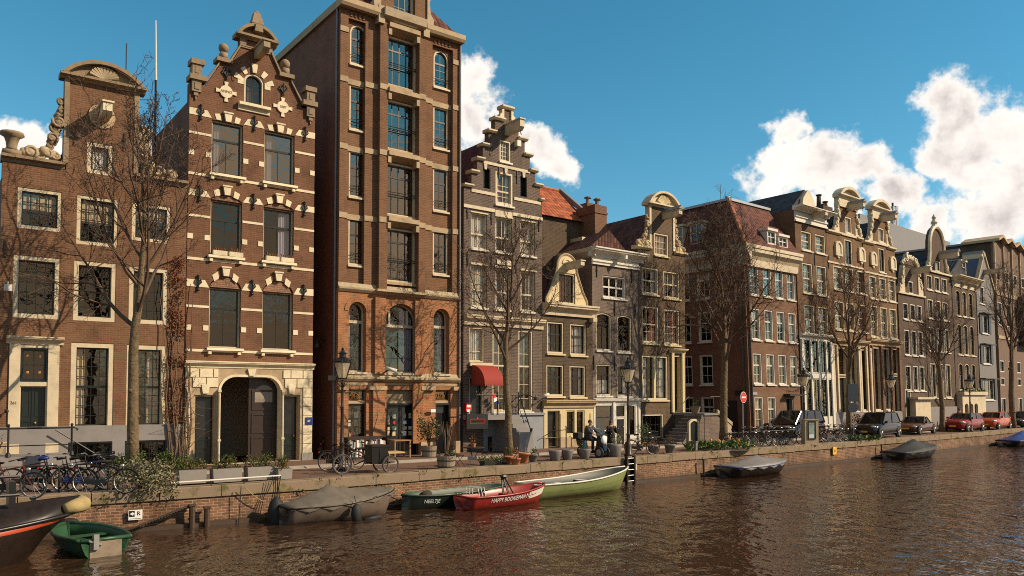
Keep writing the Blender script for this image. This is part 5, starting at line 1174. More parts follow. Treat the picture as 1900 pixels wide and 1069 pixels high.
h.win((1191, 659), (1240, 742), nx=4, rows=(.3, .5), heavy=.74, fr='cream', sash='black_paint', fw=.1, rec=.16, sill='yellow', yf=.04, cur='sides')
b = h.mb(); x = (h.x(1191, 700) + h.x(1240, 700)) / 2; b.box(x - .09, x + .09, .03, .2, h.z(1215, 742), h.z(1215, 660)); h.part(b, 'mullion', 'yellow')
h.win((1191, 769), (1231, 812), nx=4, rows=(.55,), fr='cream', sash='black_paint', fw=.09, sill=None, rec=.16)
d0, dz1 = h.L(1246, 655); d1, dz0 = h.L(1267.5, 765); h.door(R=(d0 + .12, d1 - .12, dz0, dz1 - .15), mat='green_black', fr='yellow', fw=.06, glass=.55, rec=.3)
b = h.mb(); 
for x in (d0 - .08, d1 - .16): b.box(x, x + .2, -.12, .0, dz0, dz1)
h.part(b, 'door_pilasters', 'yellow'); h.cornice(d0 - .2, d1 + .16, dz1 - .02, dz1 + .25, .34, 'cream', 'door_hood')
h.wall([(0, 0), (W_, 0), (W_, zsh), (nr, zsh), (nr, nt), (nl, nt), (nl, zsh), (0, zsh)], 'brick_h7', zsh - .4)
for x0, x1 in ((-.2, nl - .0), (nr + .0, W_ + .12)):
    b = h.mb(); b.prismx([(.36, zsh), (-.05, zsh), (-.18, zsh + .1), (-.18, zsh + .2), (.36, zsh + .22)], x0, x1); h.part(b, 'shoulder_cornice', 'yellow')
for x in (nl, nr): b = h.mb(); b.box(x - .1, x + .06, -.05, .3, zsh + .2, nt); h.part(b, 'neck_pilaster', 'cream')
h.pediment(h.x(1198.7, 371), h.x(1258, 385), nt + .08, h.z(1231, 357) - nt - .1, 'cream', 'yellow', band=.13, proj=.3)
for sg, x0 in ((-1, nl - .08), (1, nr + .08)):
    h.scroll([(x0 + sg * .02, nt - .6), (x0 + sg * .1, zsh + 1.6), (x0 + sg * .25, zsh + .9), (x0 + sg * .5, zsh + .5), (x0 + sg * .95, zsh + .4)], 'stone_tan', .15, 16, .08, 8 + sg); h.scroll([(x0 + sg * .25, zsh + .4), (x0 + sg * .5, zsh + .35)], 'yellow', .2, 5, .12, 3 + sg)
h.hoist((nl + nr) / 2 + .12, h.z(1238, 404), 1.3, .3, .34, 'cream', 'lead')
h.roof(zsh - .4, nt - .2, 'tile_brown'); h7 = h
rfz = h.mb(); rfz.add([(.5, 3.2, zsh + .55), (.5, 3.9, zsh + .55), (.95, 3.9, zsh + 1.2), (.95, 3.2, zsh + 1.2)], [(0, 1, 2, 3)]); 
# stoop with stairs running along the front and a small niche door under the landing
st = thing('stoop', 'stone stair with a landing and a small arched niche door beside the bare tree', 'stoop', h.o.location, h.o.rotation_euler.z)
lx0 = d0 - .1; lz = dz0 - .02; lx1 = h.x(1318, 790, -1.4); pjy = -2.3
b = MB(); b.box(lx0 + .3, lx1, pjy + .08, -.02, 0, lz - .12)
ns = 9; run = .27; rise_ = lz / (ns + 1)
for k in range(ns): b.box(lx0 + .3 - run * (k + 1), lx0 + .3 - run * k - .004, pjy + .1, pjy + 1.3, 0, lz - rise_ * (k + 1))
b.build('stair_block', 'brick_taupe', st); b = MB(); b.box(lx0 + .2, lx1 + .06, pjy, 0.0, lz - .118, lz)
for k in range(ns): b.box(lx0 + .3 - run * (k + 1) - .03, lx0 + .3 - run * k - .006, pjy + .06, pjy + 1.34, lz - rise_ * (k + 1) + .002, lz - rise_ * (k + 1) + .05)
b.build('treads', 'plinth', st); b = MB(); b.prism([(lx1 - .5, lz + .02), (lx1 + .9, lz - .75), (lx1 + .9, lz - .55), (lx1 - .5, lz + .22)], pjy - .02, pjy + .3); b.prism([(lx1 - .02, 0), (lx1 + .85, 0), (lx1 + .85, lz - .7), (lx1 - .02, lz - .2)], pjy + .02, pjy + .26); b.build('coping_wall', 'stone', st)
nx0, nx1 = h.x(1280, 800, pjy), h.x(1296, 800, pjy); b = MB(); b.ring(loop(nx0 - .08, nx1 + .08, .02, lz - .3, .2), loop(nx0 + .03, nx1 - .03, .06, lz - .42, .16), pjy - .02, pjy + .1); b.build('niche_frame', 'cream', st); b = MB(); b.prism(loop(nx0, nx1, .05, lz - .4, .16), pjy + .05, pjy + .075); b.build('niche_door', 'green_black', st)
b = MB(); zz = lz + .95
b.tube([(lx0 + .9, pjy + .12, zz), (lx1 - .05, pjy + .12, zz)], .022, 6)
for k in range(5): x = lx0 + .9 + (lx1 - lx0 - .95) * k / 4; b.tube([(x, pjy + .12, lz), (x, pjy + .12, zz)], .014, 4)
b.tube([(lx0 + .9, pjy + .12, lz + .12), (lx1 - .05, pjy + .12, lz + .12)], .014, 4); b.build('railing', 'iron', st); b = MB(); b.tube([(lx0 + .3, pjy + 1.2, zz), (lx0 + .3 - run * ns, pjy + 1.2, .95)], .022, 6); b.tube([(lx0 + .3 - run * ns, pjy + 1.2, 0), (lx0 + .3 - run * ns, pjy + 1.2, 1.0)], .03, 6); b.build('stair_rail', 'iron', st)
# ---- corner house with mansard roof, its long side on the alley
LEAN = .05
h = House('corner_house', 'reddish brick corner house with a red tiled mansard roof and four windows per floor', (1386.5, 640), (1481, 620), lean=.045, depth=22)
W_ = h.W; ze = (h.z(1390, 478, -.3) + h.z(1482, 488, -.3)) / 2; zc1 = h.z(1384, 450, -.6)
cols = [(.42, 1.30), (1.83, 2.73), (3.2, 4.1), (4.72, 5.62)]
cols = [(h.x(1394.7, 600), h.x(1412.6, 600)), (h.x(1419, 600), h.x(1437, 600)), (h.x(1441.5, 600), h.x(1459, 600)), (h.x(1463, 600), h.x(1480, 600))]
cols = [(a, a + .98) for a, b in ((c[0], 0) for c in cols)]
kw = dict(fr='white', sash='white', fw=.07, nx=2, rows=(.3,), heavy=.63, rec=.13, sill='white', bar=.02)
R1 = (h.z(1400, 491), h.z(1400, 547.5)); R2 = (h.z(1403, 573), h.z(1403, 630.5)); R3 = (h.z(1407, 656), h.z(1407, 713)); R4 = (h.z(1410, 737), h.z(1410, 797))
for j, (z1, z0) in enumerate((R1, R2, R3)):
    for i, (x0, x1) in enumerate(cols): h.win(R=(x0, x1, z0, z1), cur=('full' if (j == 0 and i > 1) or (j == 1 and i == 3) else ('blind' if (i + j) % 2 else 'sides')), blind=.5, cc='curtain_white' if j < 2 else 'curtain_cream', glass='glass_bright' if j == 0 else 'glass', **kw)
for x0, x1 in cols[:2]: h.win(R=(x0, x1, R4[1], R4[0]), cur='full', cc='curtain_cream', **kw)
dx0, dz1 = h.L(1458, 738); dx1, dz0 = h.L(1474, 790); h.door(R=(dx0, dx1, .12, dz1), mat='brown_black', fr='plinth', rec=.3)
b = h.mb(); b.box(dx0 - .25, dx1 + .25, -.5, -.002, dz1 + .12, dz1 + .26); h.part(b, 'door_canopy', 'brown_black')
hs = h.holes; b = h.mb(); panel(b, [(0, 0), (W_, 0), (W_, ze), (0, ze)], hs, 0, .34)
# alley side: its own window openings
def sidept(px, py):   # pixel -> (y, z) on the plane x = 0
    d = ray(px, py); o = Vector((0, 0, CAMH)); t3 = h.t.to_3d(); a3 = h.A.to_3d(); p = o + d * ((a3 - o).dot(t3) / d.dot(t3)) - a3; return p.dot(h.n.to_3d()), p.z
sw = []
for (xl, xr), rowsz in ((((1297, 1321)), (R1, R2, R3, (h.z(1407, 737), h.z(1407, 787)))), ((1262, 1283), (R1, R2, R3, R4))):
    y0, _ = sidept(xr, 640); y1, _ = sidept(xl, 640)
    for z1, z0 in rowsz: sw.append((y0, y1, z0, z1))
bs = MB(); panel(bs, [(.34, 0), (h.D, 0), (h.D, ze), (.34, ze)], [loop(y0, y1, z0, z1) for y0, y1, z0, z1 in sw], 0, .3)
swap = Matrix(((0, 1, 0, 0), (1, 0, 0, 0), (0, 0, 1, 0), (0, 0, 0, 1)))
b.X = h.X @ swap; b.v += [tuple(b.X @ Vector(v)) for v in bs.v]; off = len(b.v) - len(bs.v); b.f += [tuple(off + i for i in f) for f in bs.f]; b.m += [1] * len(bs.f); b.X = h.X.copy()
b.add([(W_, .34, 0), (W_, h.D, 0), (W_, h.D, ze), (W_, .34, ze), (0, h.D, 0), (0, h.D, ze)], [(0, 1, 2, 3), (4, 1, 2, 5)], 1)
h.part(b, 'wall', ['brick_h8', 'brick_wh_side'])
X0 = h.X; h.X = X0 @ swap
for y0, y1, z0, z1 in sw: h.win(R=(y0, y1, z0, z1), hole=False, cur='blind' if z0 > 8 else None, **kw)
gy0, gy1 = sidept(1365, 790)[0], sidept(1344, 790)[0]
b = h.mb(); b.box(gy0, gy1, -.06, -.002, 0.02, 2.5); h.part(b, 'garage_door', 'black_paint')
h.cornice(-.6, h.D, ze - .62, zc1, .62, 'cream', 'side_cornice')
h.X = X0; h.cornice(-.62, W_ + .1, ze - .62, zc1, .62, 'cream')
zt = h.z(1352, 371, 2.2); zc_ = zc1 + .02; cn_ = 2.0
zr_ = h.z(1352, 371, 1.75)
bq = h.mb(); bq.uv = []
i0 = .85; rxl, rxr = h.x(1352, 371, 1.75), h.x(1425, 389, 1.75)
for vs in ([(-.4, -.4, zc_), (W_, -.4, zc_), (rxr, i0 + .9, zr_), (rxl, i0 + .9, zr_)], [(-.4, h.D, zc_), (-.4, -.4, zc_), (rxl, i0 + .9, zr_), (rxl, h.D, zr_)], [(W_, -.4, zc_), (W_, h.D, zc_), (rxr, h.D, zr_), (rxr, i0 + .9, zr_)]):
    bq.add(vs, [(0, 1, 2, 3)]); ax = 0 if abs(vs[0][1] - vs[1][1]) < .01 else 1
    bq.uv += [(p[ax], (p[2] - zc_) * 1.12) for p in vs]
top = [(rxl, i0 + .9, zr_), (rxr, i0 + .9, zr_), (rxr, h.D, zr_), (rxl, h.D, zr_)]; bq.add(top, [(0, 1, 2, 3)]); bq.uv += [(p[0], p[1]) for p in top]
rf = h.part(bq, 'roof', 'tile_red'); b = h.mb(); n = 13
for k in range(n): 
    t0, t1 = k / n, (k + .95) / n; a = Vector((-.4, -.4, zc_)); e = Vector((rxl, i0 + .9, zr_)); b.tube([a + (e - a) * t0, a + (e - a) * t1 + Vector((0, 0, .03))], [.12, .15], 6)
h.part(b, 'hip_tiles', 'terracotta', parent=rf); b = h.mb(); b.box(rxl - .1, rxr + .1, i0 + .75, i0 + 1.05, zr_ - .05, zr_ + .12); b.box(rxl - .15, rxl + .15, i0 + .75, h.D, zr_ - .05, zr_ + .12); h.part(b, 'ridge_capping', 'zinc', parent=rf)
def dormer(hh, x0, x1, z0, z1, y, dep, mat='white', side=False):
    d_ = hh.mb(); d_.ring(loop(x0, x1, z0, z1 - .12), loop(x0 + .1, x1 - .1, z0 + .1, z1 - .22), y, y + dep); d_.box(x0 - .1, x1 + .1, y - .12, y + dep, z1 - .118, z1 + .04); o = hh.part(d_, 'dormer', mat)
    d_ = hh.mb(); d_.box(x0 + .1, x1 - .1, y + .1, y + .11, z0 + .1, z1 - .22); hh.part(d_, 'pane', 'glass_pane', parent=o); d_ = hh.mb(); d_.box((x0 + x1) / 2 - .03, (x0 + x1) / 2 + .03, y + .06, y + .098, z0 + .1, z1 - .22); d_.box(x0 + .1, x1 - .1, y + .062, y + .097, (z0 + z1) / 2 - .03, (z0 + z1) / 2 + .03); hh.part(d_, 'sash', mat, parent=o)
for xl, xr, yt, yb_ in ((1412, 1427.5, 428, 456), (1432.5, 1449, 439, 462.5)): dormer(h, h.x(xl, 445, .3), h.x(xr, 445, .3), h.z((xl + xr) / 2, yb_, .3), h.z((xl + xr) / 2, yt, .3), -.2, 1.6)
h.X = X0 @ swap
for xl, xr in ((1289, 1312), (1256, 1276)):
    y0, y1 = sidept(xr, 445)[0], sidept(xl, 445)[0]; dormer(h, y0, y1, zc_ + .55, zc_ + 2.1, -.15, 1.5, 'cream')
h.X = X0; b = h.mb(); b.box(2.6, 3.4, 3, 3.8, zr_, zr_ + .5); b.tube([(3, 3.3, zr_ + .5), (3, 3.3, zr_ + .75), (3.3, 3.3, zr_ + .8)], .14, 8); h.part(b, 'roof_vent', 'lead')
b = h.mb(); b.tube([(.22, -.08, .1), (.22, -.08, ze - .6)], .06, 8); b.tube([(-.08, .3, .1), (-.08, .3, ze - .6)], .06, 8); h.part(b, 'downpipe', 'brown_black')
h8 = h
sn = thing('street_name_sign', 'long dark street name plate on the shaded alley wall beside the no entry sign', 'sign', h.o.location, h.o.rotation_euler.z); y0, y1 = sidept(1381, 730)[0], sidept(1362, 730)[0]
b = MB(); zz = sidept(1372, 729)[1]; xo = -.045 * (zz - h.zr); b.box(xo - .05, xo - .01, y0, y1, zz - .16, zz + .16); b.build('plate', 'black_paint', sn)
sn = thing('street_name_sign', 'small grey street name plate on the sunlit corner of the mansard house', 'sign', h.o.location, h.o.rotation_euler.z); x0, z1 = h.L(1395, 728); x1, z0 = h.L(1404, 732.5); xo = -.045 * (z0 - h.zr)
b = MB(); b.box(x0 + xo, x1 + xo, -.05, -.01, z0, z1); b.build('plate', 'zinc', sn)

# ---- brick house with white cornice and tall white ground floor
h = House('canal_house', 'brown brick house with a white bracketed cornice and tall white ground floor columns', (1483, 620), (1541, 620), lean=LEAN)
W_ = h.W; zc1, zc0 = (h.z(1488, 384, -.4) + h.z(1549, 398, -.4)) / 2, (h.z(1479, 412) + h.z(1539.6, 427)) / 2
kw = dict(fr='cream', sash='cream', fw=.1, nx=3, rows=(.25, .75), heavy=.5, rec=.18, sill='white', cur='full', glass='glass_bright', yf=.04)
cl = [(h.x(1489, 500), h.x(1508, 500)), (h.x(1515, 500), h.x(1533.5, 500))]
for zt, zb_ in ((433, 468), (491, 546), (567, 621)):
    for x0, x1 in cl: h.win(R=(x0, x1, h.z(1511, zb_), h.z(1511, zt)), **kw)
h.cornice(-.25, W_ + .2, zc0 + .75, zc1, .85, 'white'); b = h.mb(); b.box(-.05, W_ + .03, -.07, .002, zc0, zc0 + .76); b.box(-.07, W_ + .05, -.14, .002, zc0 + .0, zc0 + .14); b.box(-.07, W_ + .05, -.16, .002, zc0 + .34, zc0 + .46); h.part(b, 'frieze', 'white')
h.hoist(W_ * .52, zc0 + .6, 1.2, .3, .35, 'cream')
b = h.mb(); b.prism([(1.2, zc1 + .02), (3.2, zc1 + .02), (2.9, zc1 + .9), (2.3, zc1 + 1.5), (2.1, zc1 + 1.5), (1.5, zc1 + .9)], .1, .5); h.part(b, 'attic_gable', 'cream')
h.roof(zc1 - .2, zc1 + 1.6, 'tile_slate'); h.anchors([h.L(1511, 481), h.L(1537, 487)], .9)
b = h.mb(); zg = (h.z(1489, 630) + h.z(1546, 634)) / 2
for x in (0.02, W_ * .27, W_ * .52, W_ * .76, W_ - .3): b.box(x, x + (.3 if x in (0.02, W_ - .3) else .2), -.16, .0, .1, zg)
b.box(0, W_, -.1, .001, .1, 1.3); b.box(0, W_, -.12, .002, h.z(1511, 702), h.z(1511, 693)); h.part(b, 'white_columns', 'white'); h.cornice(-.06, W_ + .06, zg, zg + .42, .36, 'white', 'shop_cornice')
for i in range(4):
    x0 = [.33, W_ * .27 + .2, W_ * .52 + .2, W_ * .76 + .2][i]; x1 = [W_ * .27, W_ * .52, W_ * .76, W_ - .3][i]
    h.win(R=(x0, x1, h.z(1511, 692), zg - .01), y=-.12, fr='white', fw=.04, nx=2, rows=(.33, .66), rec=.04, sill=None); h.win(R=(x0, x1, 1.3, h.z(1511, 703)), y=-.12, fr='white', fw=.04, nx=2, rows=(.33, .66), rec=.04, sill=None)
h.wall([(0, 0), (W_, 0), (W_, zc1), (0, zc1)], 'brick_h9', zc1 - .2); h9 = h
# ---- twin tall neck gables
def neck(label, l, r, seed, sh, nk, pd, hatch, cols, rows, shields, door):
    global h
    h = House('canal_house', label, l, r, lean=LEAN); W_ = h.W
    zsh = sum(h.z(*p) for p in sh) / len(sh); nl, nr = h.x(nk[0], nk[2]), h.x(nk[1], nk[2]); nt = (h.z(pd[0], pd[1]) + h.z(pd[2], pd[3])) / 2
    for k, (tl, br) in enumerate(hatch): h.win(tl, br, nx=1 if k == 0 else 2, rows=() if k == 0 else (.5,), fr='cream', sash='cream' if k == 0 else 'brown_black', fw=.1, sill='white', rec=.1, cur='full' if k == 0 else None)
    xs = [(h.x(a, rows[0][0] + 25), h.x(b_, rows[0][0] + 25)) for a, b_ in cols]
    for zt, zb_, cx in rows:
        for x0, x1 in xs: h.win(R=(x0, x1, h.z(cx, zb_), h.z(cx, zt)), fr='cream', sash='cream', fw=.1, nx=3, rows=(.25, .75), heavy=.5, rec=.16, sill='white', cur='full' if seed == 1 else 'sides', glass='glass_bright', yf=.02)
    gz1, gz0 = h.z(l[0] + 25, 645), 1.7
    for k, (x0, x1) in enumerate(xs):
        if k == door: h.door(R=(x0, x1, 1.2, gz1 - 2.2), mat='black_paint', fr='cream', rec=.25); h.win(R=(x0, x1, gz1 - 2.1, gz1), fr='cream', fw=.08, nx=2, rows=(.5,), sill=None, rec=.2)
        else: h.win(R=(x0, x1, gz0, gz1), fr='cream', fw=.1, nx=3, rows=(.15, .3, .62, .8), heavy=.46, rec=.2, sill='white', yf=.02, cur='low' if k == 1 else None)
    h.wall([(0, 0), (W_, 0), (W_, zsh), (nr, zsh), (nr, nt), (nl, nt), (nl, zsh), (0, zsh)], 'brick_h10', zsh - .3)
    for a, b_ in ((-.02, nl), (nr, W_ + .02)): q = h.mb(); q.prismx([(.36, zsh), (-.05, zsh), (-.2, zsh + .1), (-.2, zsh + .22), (.36, zsh + .24)], a, b_); h.part(q, 'shoulder_cornice', 'cream')
    for sg, x0 in ((-1, nl), (1, nr)):
        out = [(0, nt - .4), (.12, zsh + 2.6), (.2, zsh + 1.6), (.45, zsh + .8), (1.0, zsh + .24), (0, zsh + .24)]; q = h.mb(); q.prism([(x0 + sg * a, z) for a, z in out][::sg], .02, .3); h.part(q, 'neck_scroll', 'cream'); h.scroll([(x0 + sg * .1, nt - .5), (x0 + sg * .18, zsh + 1.7), (x0 + sg * .6, zsh + .6), (x0 + sg * 1.0, zsh + .4)], 'cream', .15, 14, .0, seed + sg)
    q = h.mb(); q.box(nl - .12, nr + .12, -.12, .34, nt - .9, nt - .6); q.box(nl - .06, nr + .06, -.06, .34, nt - .6, nt); h.part(q, 'entablature', 'cream')
    h.pediment(h.x(pd[0], pd[1]), h.x(pd[2], pd[3]), nt, h.z(pd[4], pd[5]) - nt, 'cream', None, band=.22, proj=.34)
    hx, hz_ = (nl + nr) / 2, (h.z(*hatch[0][0]) + .35); h.hoist(hx + .1, hz_ + .3, 1.3, .32, .42, 'cream', 'lead')
    for p in shields: cx, cz = h.L(*p); q = h.mb(); q.prism([(cx - .42, cz + .55), (cx + .42, cz + .55), (cx + .4, cz - .2), (cx + .2, cz - .55), (cx, cz - .72), (cx - .2, cz - .55), (cx - .4, cz - .2)][::-1], -.1, .002); q.ring(loop(cx - .5, cx + .5, cz - .5, cz + .62, .3), loop(cx - .3, cx + .3, cz - .35, cz + .45, .2), -.16, 0); h.part(q, 'stone_shield', 'cream')
    zb_ = h.z(hatch[1][0][0], hatch[1][0][1] - 3)
    q = h.mb(); q.box(nl - .3, nr + .3, -.1, .002, zb_ + .1, zb_ + .28)
    q.box(-.02, W_ + .02, -.06, .002, h.z(rows[0][2], rows[0][0] - 6), h.z(rows[0][2], rows[0][0] - 3)); h.part(q, 'stone_bands', 'cream')
    q = h.mb(); q.box(0, W_, -.1, -.002, 0, 1.6)
    xs2 = [0.02] + [x for a, b_ in xs for x in (a - .22, b_ + .04)] + [W_ - .24]
    h.part(q, 'plinth', 'plinth'); q = h.mb()
    for x in xs2: q.box(x, x + .2, -.14, .002, 1.6, gz1 + .1)
    h.part(q, 'pilasters', 'cream' if seed == 1 else 'brick_h8'); h.cornice(-.02, W_ + .06, gz1 + .12, gz1 + .6, .4, 'stone_tan', 'string_cornice')
    h.roof(zsh - .3, nt - 1.0, 'tile_slate'); return h
h10 = neck('tall brick neck gable house with a closed white hatch, left of its twin', (1541, 620), (1606, 620), 1, [(1541.7, 431), (1605, 451.5)], (1558, 1587, 415), (1552.5, 361, 1591.6, 371, 1576, 350),
           [((1567.5, 401), (1581, 435)), ((1566.5, 443), (1582.5, 494))], [(1547, 1564), (1568.5, 1584), (1590, 1606)], [(498, 541, 1575), (562, 614, 1577)], [(1554, 463), (1597, 474)], 0)
h11 = neck('tall brick neck gable house with a dark hatch, right of its twin', (1608, 620), (1666.5, 620), 5, [(1608, 452.6), (1661, 466.6)], (1620, 1645, 440), (1612.7, 384, 1648.8, 392.5, 1632, 372),
           [((1629, 421.5), (1641, 451)), ((1629.5, 459.5), (1643, 507))], [(1613.5, 1627), (1632, 1645), (1649, 1662)], [(516, 557, 1638), (570, 627, 1638)], [(1619, 481.6), (1655, 490)], 2)
cn = thing('chimney', 'dark cluster of chimneys behind the left twin neck gable', 'chimney', h10.o.location, h10.o.rotation_euler.z); x0, z1 = h10.L(1527, 362, 3); b = MB(); xo = -LEAN * (z1 - h10.zr)
b.box(x0 + xo, x0 + xo + 1.5, 3, 4, z1 - 4, z1 - .8); b.build('stack', 'brick_dark', cn); b = MB()
for k, hh in enumerate((.9, .2, .5)): b.tube([(x0 + xo + .25 + .5 * k, 3.5, z1 - .8), (x0 + xo + .25 + .5 * k, 3.5, z1 - .8 + hh)], [.2, .17], 8); b.lathe([(.24, hh - .02), (.24, hh + .06)], (x0 + xo + .25 + .5 * k, 3.5, z1 - .8), 8)
b.build('chimney_pot', 'brick_dark', cn, True)
# ---- dark brick house with baroque gable
h = House('canal_house', 'dark brick house with a curly cream baroque gable and three narrow windows per floor', (1669, 620), (1717.5, 620), lean=LEAN); W_ = h.W
zsh = (h.z(1667.5, 545) + h.z(1712, 551)) / 2; cl = [(h.x(1676, 578), h.x(1686, 578)), (h.x(1689.5, 578), h.x(1699, 578)), (h.x(1702, 578), h.x(1711, 578))]
kw = dict(fr='white', sash='brown_black', fw=.09, nx=2, rows=(.3,), heavy=.55, rec=.12, sill='white', glass='glass')
for zt, zb_, cx in ((564, 594, 1690), (613, 659.5, 1692), (679, 725, 1696)):
    for x0, x1 in cl: h.win(R=(x0, x1, h.z(cx, zb_), h.z(cx, zt)), **kw)
h.win((1686, 521), (1695.5, 546), **kw)
nl, nr, nt = h.x(1677, 515), h.x(1702, 518), h.z(1690, 492)
h.wall([(0, 0), (W_, 0), (W_, zsh), (nr, zsh), (nr, nt), (nl, nt), (nl, zsh), (0, zsh)], 'brick_h12', zsh - .3); h.roof(zsh - .3, nt + .3, 'tile_slate')
zt = h.z(1690, 476)
for sg, x0 in ((-1, nl), (1, nr)):
    q = h.mb(); q.prism([(x0 + sg * a, z) for a, z in [(0, nt - .1), (.2, nt - .6), (.25, zsh + 1.8), (.5, zsh + .9), (.95, zsh + .5), (.95, zsh + .1), (0, zsh + .1)]][::sg], -.08, .3); h.part(q, 'gable_scroll', 'cream'); h.scroll([(x0 + sg * .2, nt - .4), (x0 + sg * .3, zsh + 1.6), (x0 + sg * .8, zsh + .5)], 'cream', .17, 12, -.02, 20 + sg)
xm = (nl + nr) / 2; h.scroll([(nl - .1, nt), (xm - .7, nt + (zt - nt) * .75), (xm, zt - .1), (xm + .7, nt + (zt - nt) * .75), (nr + .1, nt)], 'cream', .24, 18, .08, 31, 'gable_crown'); q = h.mb(); q.prism(loop(nl, nr, nt - .3, zt - .25, .7), .0, .3); h.part(q, 'gable_top', 'brick_h12')
q = h.mb(); q.box(-.05, W_ + .05, -.15, .1, zsh - .02, zsh + .12); h.part(q, 'shoulder_cornice', 'cream'); h.hoist(xm + .2, h.z(1690, 504), 1.6, .3, .45, 'cream')
q = h.mb(); x0, x1 = h.x(1688, 760), h.x(1716, 760); q.box(x0, x1, -.5, -.002, .1, h.z(1700, 741)); q.box(x0 - .2, x1 + .2, -.8, .0, h.z(1700, 741), h.z(1700, 737)); h.part(q, 'shopfront', 'cream'); h.door(R=(.6, 1.6, 1.0, 3.4), y=-.04, hole=False, mat='black_paint', rec=.02)
# ---- dark brick house with round topped gable
h = House('canal_house', 'dark brick house with a tall round topped gable and stone finial', (1718.5, 620), (1769, 620), lean=LEAN); W_ = h.W
zsh = (h.z(1713, 503) + h.z(1763, 512)) / 2; cl = [(h.x(1721.5, 570), h.x(1732, 570)), (h.x(1736, 570), h.x(1746, 570)), (h.x(1749, 570), h.x(1759.5, 570))]
for zt, zb_, cx in ((514, 541, 1740), (558, 593, 1741), (609, 653, 1743), (675, 738, 1746)):
    for x0, x1 in cl: h.win(R=(x0, x1, h.z(cx, zb_), h.z(cx, zt)), **{**kw, 'fw': .11, 'fr': 'cream', 'cur': 'sides'})
nl, nr, nt = h.x(1725, 480), h.x(1751, 482), h.z(1738, 462)
h.win((1734, 483), (1745, 505), fr='cream', fw=.1, nx=1, rows=(), cur='full', rec=.08)
h.wall([(0, 0), (W_, 0), (W_, zsh), (nr, zsh), (nr, nt)] + [((nl + nr) / 2 + (nr - nl) / 2 * cos(pi * i / 10), nt + (nr - nl) * .62 * sin(pi * i / 10)) for i in range(1, 10)] + [(nl, nt), (nl, zsh), (0, zsh)], 'brick_h12', zsh - .3); h.roof(zsh - .3, nt - .2, 'tile_slate')
q = h.mb(); arc = [((nl + nr) / 2 + (nr - nl) / 2 * cos(pi * i / 14), nt + (nr - nl) * .62 * sin(pi * i / 14)) for i in range(15)]
q.tube([(nr + .9, -.05, zsh + .2), (nr + .35, -.05, zsh + .5), (nr + .05, -.05, nt - .5)] + [(x, -.05, z) for x, z in arc] + [(nl - .05, -.05, nt - .5), (nl - .35, -.05, zsh + .5), (nl - .9, -.05, zsh + .2)], .17, 6)
xm = (nl + nr) / 2; q.lathe([(.35, 0), (.2, .25), (.3, .45), (.12, .7), (.2, .9), (.02, 1.2)], (xm, 0.1, nt + (nr - nl) * .62), 8); q.box(-.05, W_ + .05, -.15, .1, zsh - .02, zsh + .14); h.part(q, 'gable_moulding', 'cream')
h.scroll([(nr + .2, zsh + .9), (nr + .9, zsh + .3)], 'cream', .2, 6, 0, 40); h.scroll([(nl - .2, zsh + .9), (nl - .9, zsh + .3)], 'cream', .2, 6, 0, 41); h.hoist(xm + .6, h.z(1742, 477), 1.6, .34, .5, 'cream', 'lead')
q = h.mb(); q.box(0, W_, -.12, -.002, 0, 1.9); h.part(q, 'plinth', 'plinth')
# ---- house with heavy bracketed cornice
h = House('canal_house', 'narrow dark house with a heavy cream bracketed cornice, a dormer and a cream shopfront', (1770, 620), (1813.5, 620), lean=LEAN); W_ = h.W
zc1, zc0 = (h.z(1776, 508, -.4) + h.z(1813, 522, -.4)) / 2, (h.z(1770, 531) + h.z(1810, 541)) / 2; cl = [(h.x(1774, 570), h.x(1783, 570)), (h.x(1786, 570), h.x(1794.5, 570)), (h.x(1797.5, 570), h.x(1806, 570))]
for zt, zb_, cx in ((541, 588, 1790), (603, 659, 1792), (675, 724, 1796)):
    for k, (x0, x1) in enumerate(cl): h.win(R=(x0, x1, h.z(cx, zb_), h.z(cx, zt)), **{**kw, 'fr': 'cream' if k == 1 else 'stone_tan', 'rise': .2, 'cur': 'sides' if k == 1 else None})
h.wall([(0, 0), (W_, 0), (W_, zc1), (0, zc1)], 'brick_h12', zc1 - .2); h.roof(zc1 - .2, zc1 + 1.8, 'tile_slate'); h.cornice(-.1, W_ + .15, zc1 - .5, zc1, .8, 'cream'); q = h.mb(); q.box(-.03, W_ + .02, -.08, .002, zc0, zc1 - .5)
for x in (.05, W_ * .35, W_ * .65, W_ - .3): q.prismx([(-.05, zc0 - .1), (-.25, zc0 + .2), (-.62, zc1 - .5), (-.05, zc1 - .5)], x, x + .24)
h.part(q, 'frieze', 'cream'); x0, z1 = h.L(1782, 482, .6); x1, z0 = h.L(1793, 510, .6); dormer(h, x0, x1, z0, z1, .6, 1.6, 'cream'); h.hoist((x0 + x1) / 2 + .3, z1 + .3, 1.6, .3, .4, 'cream', 'lead', y=.6)
q = h.mb(); zg = h.z(1795, 733); panel(q, [(0, .02), (W_, .02), (W_, zg), (0, zg)], [loop(.5 + 1.2 * k, 1.4 + 1.2 * k, .6, zg - .8, .2) for k in range(3)], -.5, -.002); q.box(-.05, W_ + .1, -.7, .0, zg + .002, zg + .3); h.part(q, 'shopfront', 'cream'); q = h.mb(); q.box(.05, W_ - .05, -.3, -.25, .1, zg - .3); h.part(q, 'display_window', 'glass_pane')
q = h.mb(); r3 = random.Random(2)
for k in range(60): x = r3.uniform(.3, W_ - .3); q.ball((x, -.45 + r3.uniform(-.12, .12), zg + .36 + r3.random() * .25), .13, 5)
q.box(.3, W_ - .3, -.55, -.3, zg + .31, zg + .4); h.part(q, 'foliage', 'leaf')
